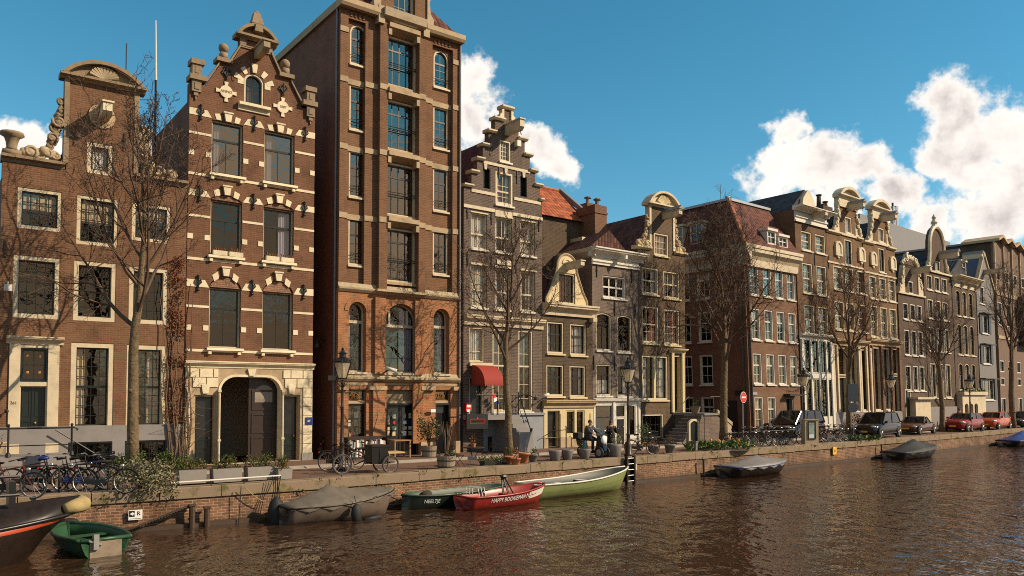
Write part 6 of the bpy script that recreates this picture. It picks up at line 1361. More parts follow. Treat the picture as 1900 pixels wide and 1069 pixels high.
# ---- grey pointed house with shutters
h = House('canal_house', 'grey rendered house with a pointed gable, blue slate roof and open dark shutters', (1815, 620), (1846.5, 620), lean=LEAN); W_ = h.W
zs_ = h.z(1839, 538); za = h.z(1818, 470)
h.win((1817, 530), (1827, 565), fr='white', fw=.12, nx=2, rows=(.5,), rec=.1, sill='white')
for tl, br in (((1820, 583), (1834, 620)), ((1822, 640), (1838, 676)), ((1822, 704), (1845, 742))):
    h.win(tl, br, fr='white', fw=.09, nx=3, rows=(.5,), rec=.1, sill='white', glass='glass'); (x0, z1), (x1, z0) = h.L(*tl), h.L(*br); q = h.mb()
    for a in (x0 - .62, x1 + .04): q.box(a, a + .58, -.09, -.02, z0, z1)
    q.box(x0 - .5, x1 + .4, -.5, -.02, z1 + .04, z1 + .12); h.part(q, 'shutters', 'black_paint')
h.wall([(0, 0), (W_, 0), (W_, zs_), (W_ * .5, za), (0, zs_)], 'render_grey', zs_); h.roof(zs_, za - .06, 'slate_blue', y0=.36); h.hoist(W_ * .5, za - 1.8, 1.9, .3, .4, 'cream')
q = h.mb()
for sg in (0, 1): x = W_ if sg else 0; q.prism([(x, zs_), (W_ * .5, za), (W_ * .5, za + .3), (x + (.2 if sg else -.2), zs_ + .1)][::1 if sg else -1], -.12, .2)
h.part(q, 'bargeboards', 'stone')
# ---- large office building at the right edge
h = House('office_building', 'large tan brick office building with a zigzag roof edge at the right edge', (1855, 700), (1996, 700), 'building', lean=LEAN, depth=26); W_ = h.W
zt = (h.z(1845, 450) + h.z(1895, 468)) / 2; bw_ = h.x(1865, 520) - h.x(1849, 520); nb = int(W_ / bw_)
g0 = h.x(1849, 510) - bw_ * .25
for k in range(nb):
    x0 = g0 + bw_ * k
    for zt_, zb_, wd in ((500, 520, .42), (560, 603, .5), (668, 690, .5), (700, 715, .5), (738, 775, .6)):
        h.win(R=(x0 + bw_ * (.5 - wd / 2), x0 + bw_ * (.5 + wd / 2), h.z(1852, zb_), h.z(1852, zt_)), fr='white', fw=.1, nx=2, rows=(.5,) if zt_ != 500 else (), rec=.12, sill=None, glass='glass_bright')
h.wall([(0, 0), (W_, 0), (W_, zt)] + [q for k in range(nb - 1, -1, -1) for q in ((g0 + bw_ * (k + 1), zt), (g0 + bw_ * (k + .5), zt + .5))] + [(0, zt)], 'brick_h16', zt, 'brick_dark')
q = h.mb()
for k in range(nb): x0 = g0 + bw_ * k; q.prism([(x0, zt), (x0 + bw_ * .5, zt + .5), (x0 + bw_, zt), (x0 + bw_, zt + .25), (x0 + bw_ * .5, zt + .78), (x0, zt + .25)], -.6, 3); q.box(x0 - .1, x0 + .1, -.16, -.002, h.z(1852, 545), zt)
h.part(q, 'zigzag_eaves', 'stone_tan'); q = h.mb(); q.box(0, W_, -.08, .002, h.z(1852, 548), h.z(1852, 541)); q.box(0, W_, -.08, .002, h.z(1852, 628), h.z(1852, 622)); h.part(q, 'stone_bands', 'stone_tan')
q = h.mb(); q.add([(-.2, -.2, zt), (W_, -.2, zt), (W_, 26, zt), (-.2, 26, zt), (-.2, -.2, zt + .2), (W_, -.2, zt + .2), (W_, 26, zt + .2), (-.2, 26, zt + .2)], [(4, 5, 6, 7), (0, 4, 7, 3)]); h.part(q, 'flat_roof', 'lead')
q = h.mb(); xg = h.x(1890, 580); q.box(xg - .4, xg + 3.2, -.9, -.002, h.z(1890, 640), h.z(1890, 552)); h.part(q, 'oriel', 'black_paint'); q = h.mb()
for k in range(4): q.box(xg - .25 + k * .85, xg + .5 + k * .85, -.92, -.895, h.z(1890, 634), h.z(1890, 558))
h.part(q, 'oriel_panes', 'glass_pane'); h16 = h
# grey plant screen and mast on a block far behind
p0 = FP(fs(1665, 500)); th = theta(60); nin = Vector((-cos(th), sin(th))); hb = House('rear_block', 'grey screen clad rooftop block rising behind the dark gables', (1650, 600), (1770, 600), 'building', depth=8, setback=14)
x0, z1 = hb.L(1640, 447); x1, z0 = hb.L(1762, 424); zm = (z1 + z0) / 2; zl_ = hb.z(1660, 478)
b = MB(); b.box(x0 - 6, x1, 0, 8, zl_, (hb.z(1655, 443) + hb.z(1762, 424)) / 2); b.build('screen', 'screen_grey', hb.o); b = MB(); b.box(x0 - 6, x1 + 10, .3, 8.3, 0, zl_ - .02); b.box(x1 + .05, x1 + 9, 1, 8, zl_, hb.z(1762, 455)); b.build('wall', 'brick_dark', hb.o); b = MB(); b.box(x0 - 6, x1 + 10, -.2, .3, zl_ - .5, zl_ + .1); b.build('cornice', 'lead', hb.o)
ms = thing('antenna_mast', 'pale phone antenna on a dark pole above the rear rooftop', 'antenna', hb.o.location, hb.o.rotation_euler.z); xx, zz = hb.L(1672.5, 437); zt_ = hb.z(1672.5, 383)
b = MB(); b.tube([(xx, 1, zm - 2), (xx, 1, zt_ + .6)], .13, 8); b.tube([(xx, 1, zz + .4), (xx + 2.2, 1, zm)], .07, 6); b.build('pole', 'iron', ms); b = MB(); b.box(xx - .75, xx - .1, .6, 1.0, zz + .5, zt_); b.box(xx + .1, xx + .7, .6, 1.0, zz + .5, zt_ + .2); b.build('panel', 'zinc', ms)
# mast with whip antennas on the leftmost roof
ms = thing('antenna_mast', 'tall white whip antenna rising behind the leftmost gable', 'antenna', h1.o.location, h1.o.rotation_euler.z); yo = 2.0; xx, z0 = h1.L(287.5, 240, yo); z1 = h1.z(284.5, 37, yo)
b = MB(); b.tube([(xx, yo, z0 - 2.2), (xx, yo, z0 + 2)], .045, 6); b.tube([(xx, yo, z0 + 1.2), (xx - 1.1, yo, z0 + .95), (xx - 1.1, yo, z0 + 3.2)], .022, 5); b.build('pole', 'iron', ms); b = MB(); b.tube([(xx, yo, z0 + 2), (xx - .05, yo, z1)], [.05, .03], 6); b.build('whip', 'white', ms)
# ------------------------------------------------------------------ trees
def tree(px, py, H, fork, spread, r0, seed, label, nl=11, ns=8, nt=6, lean=(0, 0)):
    rn = random.Random(seed); g = gnd(px, py); t = thing('bare_tree', label, 'tree', (g.x, g.y, 0), 0, 'bare trees along the quay')
    tr, cr = MB(), MB(); pts = []; n = 14
    for i in range(n + 1):
        z = H * .86 * i / n; k = i / n; pts.append(Vector((lean[0] * k + .12 * sin(k * 7 + seed) * k * 2 + rn.uniform(-.03, .03), lean[1] * k + .10 * cos(k * 6 + seed) * k * 2, z)))
    rad = [r0 * (1.35 if i == 0 else 1.0) * (1 - .25 * min(1, p.z / fork)) if p.z < fork else max(.018, r0 * .72 * (1 - (p.z - fork) / (H * .9 - fork)) ** 1.15) for i, p in enumerate(pts)]
    tr.tube(pts, rad, 10)
    for k in range(5):   # burrs
        z = rn.uniform(.8, fork); i = int(z / (H * .86) * n); p = pts[i] + (pts[min(n, i + 1)] - pts[i]) * .5; a = rn.uniform(0, 6.3); tr.ball(p + Vector((cos(a), sin(a), 0)) * r0 * .72, r0 * rn.uniform(.25, .45), 6)
    tr.build('trunk', 'bark', t, True)
    def on(z):
        f = z / (H * .86) * n; i = min(n - 1, int(f)); return pts[i] + (pts[i + 1] - pts[i]) * (f - i)
    def branch(p, d, L, r, lvl):
        m = (7, 5, 4, 3)[lvl]; q = [p.copy()]; dd = d.normalized()
        for i in range(m):
            dd = (dd + Vector((rn.gauss(0, 1), rn.gauss(0, 1), rn.gauss(0, 1))) * (.10, .15, .2, .25)[lvl] + Vector((0, 0, (.13, .06, .05, .02)[lvl]))).normalized()
            q.append(q[-1] + dd * L / m)
        rr = [max(.0065, r * (1 - .85 * i / m)) for i in range(m + 1)]
        cr.tube(q, rr, (6, 4, 3, 3)[lvl], 0 if lvl < 2 else 1, False)
        if lvl == 3: return
        cnt = (ns, nt, 4)[lvl]
        for j in range(cnt):
            f = (.18 if lvl == 0 else .12) + (.95 - .15) * (j + rn.random() * .8) / cnt; ii = min(m - 1, int(f * m)); pp = q[ii] + (q[ii + 1] - q[ii]) * (f * m - ii); tv = (q[ii + 1] - q[ii]).normalized()
            side = tv.cross(Vector((rn.gauss(0, 1), rn.gauss(0, 1), rn.gauss(0, 1)))).normalized(); ang = rn.uniform(.5, .95)
            branch(pp, tv * cos(ang) + side * sin(ang), L * rn.uniform(.34, .6) * (1.15 - .5 * f), max(.006, rr[ii] * .55), lvl + 1)
    for i in range(nl):
        f = i / (nl - 1); z = fork + (H * .80 - fork) * f ** 1.1; a = i * 2.4 + seed; el = .74 + .32 * f + rn.uniform(-.12, .12)
        L = (H - z) * rn.uniform(.62, .8) * (1 - .1 * f); L = max(1.2, min(L, spread / cos(el) * 1.05))
        branch(on(min(z, H * .85)), Vector((cos(a) * cos(el), sin(a) * cos(el), sin(el))), L, r0 * (.40 - .22 * f), 0)
    branch(pts[-1], Vector((0, 0, 1)), H * .16, .03, 1)
    cr.build('crown', ['twig', 'twig'], t); return t
tree(247, 893, 13.6, 5.0, 3.3, .19, 3, 'leafless tree before the leftmost house with a knobbly trunk rising from the grey shrub', 13, 8, 6)
tree(943, 853, 11.4, 4.0, 3.0, .18, 8, 'leafless tree before the step gable house with flowerpots at its foot', 13, 8, 6)
tree(1343, 827, 14.6, 4.6, 3.8, .235, 5, 'tall densely twigged leafless tree at the alley with yellow flowers at its foot', 17, 10, 8)
tree(1576, 808, 13.0, 4.6, 4.6, .215, 11, 'leafless tree before the twin neck gables beside the parked bicycles', 12, 9, 7)
tree(1748, 801, 11.2, 4.8, 4.2, .21, 14, 'leafless tree standing between the convertible and the estate car', 11, 8, 6)
tree(1879, 795, 15.5, 5.6, 5.4, .26, 17, 'leafless tree at the right edge before the tan office building', 11, 8, 6)

# ------------------------------------------------------------------ greenery helpers
def leaves(mb, c, R, n, s, rn, mi=0, e=(1, 1, 1), up=0.0, nm=1):
    for _ in range(n):
        while True:
            v = Vector((rn.uniform(-1, 1), rn.uniform(-1, 1), rn.uniform(-1, 1)))
            if .25 < v.length < 1: break
        p = Vector((c[0] + v.x * R * e[0], c[1] + v.y * R * e[1], c[2] + v.z * R * e[2])); a = Vector((rn.gauss(0, 1), rn.gauss(0, 1), rn.gauss(0, 1) + up)).normalized(); b = a.orthogonal().normalized(); b = (b * cos(1.3) + a.cross(b) * sin(rn.uniform(0, 6.3))).normalized(); L = s * rn.uniform(.6, 1.4)
        mb.add([p, p + a * L * .5 + b * L * .3, p + a * L, p + a * L * .5 - b * L * .3], [(0, 1, 2, 3)], mi + (rn.randrange(nm) if nm > 1 else 0))
def stems(mb, c, n, h, sp, rn, r=.008, mi=0):
    for _ in range(n):
        a = rn.uniform(0, 6.3); d = rn.uniform(.2, 1) * sp; mb.tube([(c[0] + cos(a) * .04, c[1] + sin(a) * .04, c[2]), (c[0] + cos(a) * d * .5, c[1] + sin(a) * d * .5, c[2] + h * .55), (c[0] + cos(a + .3) * d, c[1] + sin(a + .3) * d, c[2] + h * rn.uniform(.8, 1.1))], [r * 1.4, r, r * .5], 4, mi)
rg = random.Random(77)
# shrub spilling over the quay edge
p, t = QP(qat(272), .55); sh = thing('shrub', 'large grey green shrub spilling over the quay edge below the leftmost tree', 'shrub', (p.x, p.y, 0), atan2(t.y, t.x)); b = MB(); stems(b, (0, 0, 0), 26, .8, .8, rg, .014); b.build('stems', 'twig', sh)
b = MB()
for k in range(34): a = rg.uniform(-.85, .85); y = rg.uniform(-.85, .5); z = .25 + .5 * (1 - (a / 1.0) ** 2) * rg.random() - (.25 if y < -.55 else 0); leaves(b, (a, y, max(-.15, z)), .27, 90, .075, rg, 0, nm=2)
b.build('foliage', ['leaf_grey', 'leaf_grey'], sh)
for px, py, lab in ((236, 893, 'dark green bushy plant just left of the grey shrub'), (318, 893, 'bright green bushy plant between the grey shrub and the first planter box')):
    g = gnd(px, py); sh = thing('bush', lab, 'bush', g); b = MB(); stems(b, (0, 0, 0), 12, .7, .4, rg, .01); b.build('stems', 'twig', sh); b = MB()
    for k in range(16): leaves(b, (rg.uniform(-.5, .5), rg.uniform(-.35, .35), rg.uniform(.25, .85)), .2, 90, .07, rg, 0, (1, 1, 1), .6, 2)
    b.build('foliage', ['leaf', 'leaf_bright'], sh)
# climbing vine with red leaves between the two left houses
vn = thing('climbing_vine', 'red leaved climbing vine on the joint between the two leftmost houses', 'vine', h1.o.location, h1.o.rotation_euler.z); b = MB(); x0 = h1.W - .25
for k in range(9): q = [(x0 + rg.uniform(-.25, .5), -.1, .0)]; [q.append((q[-1][0] + rg.uniform(-.14, .12), -.1 - rg.random() * .12, .9 * (i + 1))) for i in range(rg.randint(3, 8))]; b.tube(q, [.03 * (1 - i / len(q)) + .008 for i in range(len(q))], 5)
for k in range(26): x, z = x0 + rg.uniform(-.3, .7), rg.uniform(.3, 4); b.tube([(x, -.1, z), (x + rg.uniform(-.5, .6), -.3 - rg.random() * .3, z + rg.uniform(.2, .7)), (x + rg.uniform(-.8, 1.1), -.4 - rg.random() * .4, z + rg.uniform(.2, 1.1))], [.012, .008, .004], 3)
b.build('stems', 'twig_light', vn); b = MB()
for k in range(60): z = rg.uniform(1.8, 8.0); leaves(b, (x0 + rg.uniform(-.32, .18) * (1.4 - z * .08), -.12, z), .22, 26, .075, rg, 0, (1, .6, 1), nm=2)
for k in range(14): leaves(b, (x0 + rg.uniform(-.2, .9), -.3, rg.uniform(1.2, 4.6)), .25, 9, .06, rg, 0, nm=2)
b.build('foliage', ['leaf_red', 'leaf_dry'], vn)
vn = thing('climbing_plant', 'brown leafless creeper covering the wall between the step gable house and yellow bell gable', 'creeper', h5.o.location, h5.o.rotation_euler.z); b = MB()
for k in range(24): leaves(b, (rg.uniform(-.1, .35), .6, 10.0 - rg.random() * 3.2), .35, 60, .08, rg, 0, (1, .8, 1), nm=2)
b.build('foliage', ['leaf_dry', 'twig_light'], vn)

# planter boxes on the quay
def box_planter(xl, xr, yb, hgt, lab, fol):
    a, c = gnd(xl, yb), gnd(xr, yb - (xr - xl) * .06); rz = qrz((xl + xr) / 2); w_ = (c - a).length; m_ = (a + c) / 2; d = .42; n_ = Vector((-sin(rz), cos(rz), 0)); t = thing('planter_box', lab, 'planter', m_ + n_ * d * .5 + Vector((0, 0, .05)), rz, 'grey planter boxes on the quay')
    b = MB(); b.taper(-w_ / 2, w_ / 2, -d / 2, d / 2, 0, hgt, .94); b.build('box', 'planter', t); b = MB(); b.box(-w_ / 2 + .04, w_ / 2 - .04, -d / 2 + .04, d / 2 - .04, hgt, hgt + .012); b.build('soil', 'soil', t); b = MB()
    for k in range(fol): x = rg.uniform(-w_ * .45, w_ * .45); leaves(b, (x, rg.uniform(-.15, .15), hgt + rg.uniform(.02, .26)), .14, 46, .06, rg, 0, (1, 1, 1.2), .8, 3)
    stems(b, (0, 0, hgt), 14, .45, w_ * .45, rg, .006, 0); b.build('foliage', ['leaf', 'leaf_bright', 'leaf_dry'], t); return t
box_planter(332, 384, 902, .42, 'grey planter box nearest the shrub, leftmost of the four', 12); box_planter(395, 450, 899, .42, 'grey planter box with green plants before the arched gateway, second from the left', 12)
box_planter(459, 511, 895, .42, 'grey planter box with dry orange leaves on its right side, third of the four', 12); box_planter(516, 543, 893, .34, 'short weathered planter box at the right end of the four', 7)
def pot(px, py, rt, rb, hgt, mat, lab, name='flower_pot', cat='flower pot', fol=0, fm=('leaf', 'leaf_bright'), fh=.25, group=None, rim=True, square=False, stemn=0, sh_=.5, fr_=.14):
    g = gnd(px, py); t = thing(name, lab, cat, g, rg.uniform(0, 1), group); b = MB()
    b.lathe([(rb * .9, 0), (rb, .02), (rt * .97, hgt * .82)] + ([(rt * 1.08, hgt * .83), (rt * 1.08, hgt), (rt * .9, hgt), (rt * .88, hgt - .05)] if rim else [(rt, hgt), (rt * .9, hgt), (rt * .88, hgt - .05)]), (0, 0, 0), 4 if square else 16); b.build('pot', mat, t, not square); b = MB(); b.lathe([(rt * .89, hgt - .05), (.01, hgt - .045)], (0, 0, 0), 12); b.build('soil', 'soil', t)
    if stemn: b = MB(); stems(b, (0, 0, hgt - .05), stemn, sh_, rt * 1.2, rg, .012); b.build('stems', 'twig_light', t)
    if fol:
        b = MB()
        for k in range(fol): a = rg.uniform(0, 6.3); leaves(b, (cos(a) * rt * .6 * rg.random() * 1.6, sin(a) * rt * .6, hgt + rg.uniform(.0, fh)), fr_, 40, .06, rg, 0, up=.6, nm=len(fm))
        b.build('foliage', list(fm), t)
    return t
def barrel(px, py, r, hgt, lab, bushy):
    g = gnd(px, py); t = thing('barrel_planter', lab, 'planter', g); b = MB(); b.lathe([(r * .84, 0), (r * .93, hgt * .5), (r, hgt), (r * .92, hgt), (r * .9, hgt - .06)], (0, 0, 0), 18); b.build('barrel', 'wood_grey', t); b = MB()
    for z, k in ((.14 * hgt, .885), (.6 * hgt, .958)): b.lathe([(r * k + .008, z), (r * k + .02, z + .045)], (0, 0, 0), 18, cap=False)
    b.build('hoops', 'tyre_grey', t); b = MB(); b.lathe([(r * .9, hgt - .05), (.01, hgt - .04)], (0, 0, 0), 12); b.build('soil', 'soil', t); b = MB()
    stems(b, (0, 0, hgt), 10 if bushy else 16, 1.1 if bushy else 1.25, .35, rg, .014); b.build('stems', 'twig_light', t); b = MB()
    if bushy:
        for k in range(22): leaves(b, (rg.uniform(-.35, .35), rg.uniform(-.35, .35), hgt + rg.uniform(.3, 1.1)), .22, 40, .085, rg, 0, nm=3)
        leaves(b, (-.35, 0, hgt + 1.45), .25, 40, .08, rg)
    else:
        for k in range(8): leaves(b, (rg.uniform(-.3, .3), rg.uniform(-.3, .3), hgt + .05), .14, 30, .06, rg, 0, up=.8, nm=2)
    b.build('foliage', ['leaf', 'leaf', 'leaf_grey'], t)
barrel(796, 852, .36, .58, 'wooden half barrel with a leafy shrub between the bookshop doors', True); barrel(828, 870, .37, .5, 'weathered wooden half barrel with bare purple stems at the quay edge', False)
pot(944, 862, .2, .14, .34, 'terracotta', 'orange terracotta pot against the tree trunk, leftmost of three', fol=2); pot(957, 864, .2, .16, .3, 'terracotta', 'broad terracotta pot with dry leaves between two other pots', fol=5, fm=('leaf_dry', 'terracotta'), fh=.3); pot(972, 860, .24, .15, .44, 'terracotta', 'tall orange terracotta pot right of the tree trunk')
pot(989, 858, .2, .14, .34, 'pot_grey', 'dark grey pot with a low green plant right of the terracotta pots', fol=3)
g = gnd(915, 864); tb = thing('plant_trough', 'long dark trough of bright green plants left of the tree', 'trough', g, qrz(915)); b = MB(); b.box(-.55, .55, -.16, .16, 0, .2); b.build('trough', 'black_paint', tb); b = MB()
for k in range(14): leaves(b, (rg.uniform(-.55, .55), rg.uniform(-.14, .14), .25), .14, 40, .06, rg, 0, up=.8, nm=2)
b.build('foliage', ['leaf_bright', 'leaf_grey'], tb)
MP = 'modern grey pots on the quay'
for px, py, s_, lab, f_ in ((1030, 855, 1, 'empty tapered grey pot, leftmost before the yellow shopfront', 0), (1052.5, 853, 1, 'empty tapered grey pot, second from left before the yellow shopfront', 0), (1085, 851, .98, 'tapered grey pot just left of the parked scooter', 2), (1127, 848, .95, 'tapered grey pot behind the front wheel of the scooter', 0)):
    pot(px, py, .29 * s_, .2 * s_, .46 * s_, 'pot_grey', lab, 'planter_pot', 'planter', fol=f_, group=MP, rim=False)
pot(1140, 849, .34, .27, .62, 'pot_grey', 'largest tapered grey pot with yellow green flowers by the woman in black', 'planter_pot', 'planter', fol=7, fm=('leaf_bright', 'leaf_grey', 'yellow'), fh=.4, group=MP, rim=False)
pot(1212, 842, .27, .21, .42, 'pot_grey', 'grey bucket pot behind the front wheel of the lone bicycle', fol=4, fm=('leaf', 'leaf_dry')); pot(1243, 841, .26, .19, .44, 'pot_grey', 'grey bucket pot with a sparse dry plant before the stone stair', fol=4, fm=('leaf_dry', 'leaf')); pot(1287, 836, .27, .23, .48, 'pot_grey', 'square edged grey pot before the small arched niche door', rim=False, square=True)
pot(1199, 833, .2, .15, .34, 'terracotta', 'terracotta pot with a tall green plant left of the stone stair', fol=9, fh=.9, fr_=.2); pot(1188, 836, .18, .14, .3, 'pot_grey', 'small pot with a leafy plant by the shop lamp post', fol=9, fh=.9, fr_=.2)
q = gnd(1285, 812); lp_ = thing('balcony_planter', 'brown pot plant standing on the landing of the stone stair', 'flower pot', h7.o.matrix_basis.to_translation(), h7.o.rotation_euler.z); M4 = Matrix.Translation(h7.o.location) @ Matrix.Rotation(h7.o.rotation_euler.z, 4, 'Z'); lp_.location = M4 @ Vector((h7.x(1290, 760, -1.9), -1.9, lz)); b = MB(); b.lathe([(.2, 0), (.3, .38), (.27, .38)], (0, 0, 0), 14); b.build('pot', 'stone_brown', lp_); b = MB(); stems(b, (0, 0, .36), 8, .5, .3, rg); leaves(b, (0, 0, .55), .25, 60, .07, rg); b.build('foliage', ['leaf'], lp_)
M1 = Matrix.Translation(h1.o.location) @ Matrix.Rotation(h1.o.rotation_euler.z, 4, 'Z'); ur = thing('stone_planter', 'pale stone urn planter beside the leftmost front door', 'planter', M1 @ Vector((-.05, -.75, .82))); b = MB(); b.lathe([(.16, 0), (.2, .04), (.3, .36), (.34, .38), (.34, .44), (.28, .44)], (0, 0, 0), 16); b.build('urn', 'stone_tan', ur); b = MB()
for k in range(7): leaves(b, (rg.uniform(-.2, .2), rg.uniform(-.2, .2), .52), .14, 34, .06, rg, 0, nm=2)
b.build('foliage', ['leaf_grey', 'leaf_dry'], ur)
# flower bed round the tall tree
g = gnd(1338, 834); fb = thing('flower_bed', 'low bed of green leaves and orange tulips around the tall tree', 'flower bed', g, qrz(1338)); b = MB(); b.lathe([(1.5, 0), (1.2, .1), (.02, .14)], (0, 0, 0), 16); b.build('soil', 'soil', fb); b = MB()
for k in range(80): a = rg.uniform(0, 6.3); d = rg.random() ** .6 * 1.6; leaves(b, (d * cos(a) * 1.5, d * sin(a) * .75, .15), .2, 22, .17, rg, 0, (1, 1, .9), 1.3, 2)
b.build('foliage', ['leaf', 'leaf_bright'], fb); b = MB()
for k in range(5): a = rg.uniform(0, 6.3); x, y = 1.1 * cos(a) * 1.4 + .5, .6 * sin(a); b.ball((x, y, .48), .06, 6, 0, (1, 1, 1.4)); b.tube([(x, y, .1), (x, y, .48)], .008, 3)
b.build('tulips', 'tulip_orange', fb)
g = gnd(1598, 818); fb = thing('flower_bed', 'patch of green leaves before the black off-roader', 'flower bed', g, qrz(1598)); b = MB()
for k in range(34): leaves(b, (rg.uniform(-1.4, 1.6), rg.uniform(-.5, .4), .12), .2, 22, .17, rg, 0, (1, 1, .8), 1.2, 2)
b.build('foliage', ['leaf', 'leaf_bright'], fb)
g = gnd(1548, 806); hd = thing('hedge_bush', 'low rusty brown bush behind the parked bicycles by the tree', 'bush', gnd(1597, 805), 0); b = MB()
for k in range(26): leaves(b, (rg.uniform(-1.3, 1.3), rg.uniform(-.5, .5), rg.uniform(.3, 1.3)), .35, 50, .1, rg, 0, nm=2)
b.build('foliage', ['leaf_dry', 'twig'], hd)
# moss and weeds along the quay edge, ground cover
b = MB()
for k in range(260):
    l = qat(rg.choice([rg.uniform(520, 900), rg.uniform(930, 1290), rg.uniform(1290, 1890), rg.uniform(1290, 1890)])) + rg.uniform(-.2, .2); p, t = QP(l, rg.choice([-.02, .58, .6])); leaves(b, (p.x, p.y, rg.choice([.04, -.27, -.3])), .09, 9, .06, rg, 0, (1.6, 1, .7), .3)
o = b.build('moss_tufts', 'moss'); o['kind'] = 'stuff'

# ------------------------------------------------------------------ street lamps
def lamp(px, py, lab, banner=False):
    g = gnd(px, py); t = thing('street_lamp', lab, 'street lamp', g, qrz(min(px, 1880)), 'crowned street lamps along the quay'); b = MB()
    b.lathe([(.2, 0), (.2, .1), (.15, .16), (.16, .5), (.1, .62), (.085, .95), (.11, 1.0), (.07, 1.08), (.055, 2.3), (.075, 2.34), (.05, 2.4), (.042, 3.2), (.075, 3.24), (.04, 3.3), (.06, 3.36)], (0, 0, 0), 12); b.tube([(-.32, 0, 2.9), (.32, 0, 2.9)], .018, 6)
    for s_ in (-1, 1): b.ball((s_ * .33, 0, 2.9), .03, 6); b.tube([(s_ * .05, 0, 3.1), (s_ * .2, 0, 3.25), (s_ * .17, 0, 3.42)], .016, 5); b.tube([(0, s_ * .05, 3.1), (0, s_ * .2, 3.25), (0, s_ * .17, 3.42)], .016, 5)
    b.build('post', 'brown_black', t, True); b = MB(); z0, z1, r0, r1 = 3.42, 4.02, .17, .36
    for k in range(6):
        a = k * pi / 3; b.tube([(r0 * cos(a), r0 * sin(a), z0), (r1 * cos(a), r1 * sin(a), z1)], .014, 4); c_ = (k + 1) * pi / 3
        b.tube([(r1 * cos(a), r1 * sin(a), z1), (r1 * cos(c_), r1 * sin(c_), z1)], .022, 4); b.tube([(r0 * cos(a), r0 * sin(a), z0), (r0 * cos(c_), r0 * sin(c_), z0)], .02, 4)
        for f in (0, .33, .66): x, y = r1 * (cos(a) * (1 - f) + cos(c_) * f), r1 * (sin(a) * (1 - f) + sin(c_) * f); b.prism([(x - .03, z1), (x + .03, z1), (x, z1 + .12)], y - .01, y + .01); b.ball((x, y, z1 + .12), .022, 5)
    b.lathe([(r1, z1 + .01), (.24, z1 + .12), (.13, z1 + .2), (.12, z1 + .3), (.17, z1 + .32), (.1, z1 + .38), (.03, z1 + .46), (.06, z1 + .5), (.01, z1 + .56)], (0, 0, 0), 12); b.build('crown_cap', 'black_paint', t)
    b = MB(); b.lathe([(r0 - .01, z0 + .01), (r1 - .015, z1 - .01)], (0, 0, 0), 6, cap=False); b.build('lantern_glass', 'lantern', t); b = MB(); b.lathe([(.05, z0 + .02), (.09, z0 + .2), (.09, z0 + .45), (.04, z1 - .05)], (0, 0, 0), 8); b.build('lamp_bulb', 'lamp_glass', t, True); b = MB(); b.lathe([(r1 - .03, z1 - .015), (.02, z1 - .005)], (0, 0, 0), 6); b.build('reflector', 'white', t)
for px, py, lab in ((634, 873, 'crowned street lamp at the corner of the tall warehouse behind the cargo bicycle'), (1166, 847, 'crowned street lamp before the white shopfront beside the lone bicycle'), (1493, 819, 'crowned street lamp before the mansard house behind the electrical box'), (1655, 806, 'crowned street lamp rising above the black off-roader'), (1801, 801, 'crowned street lamp above the dark red estate car')): lamp(px, py, lab)

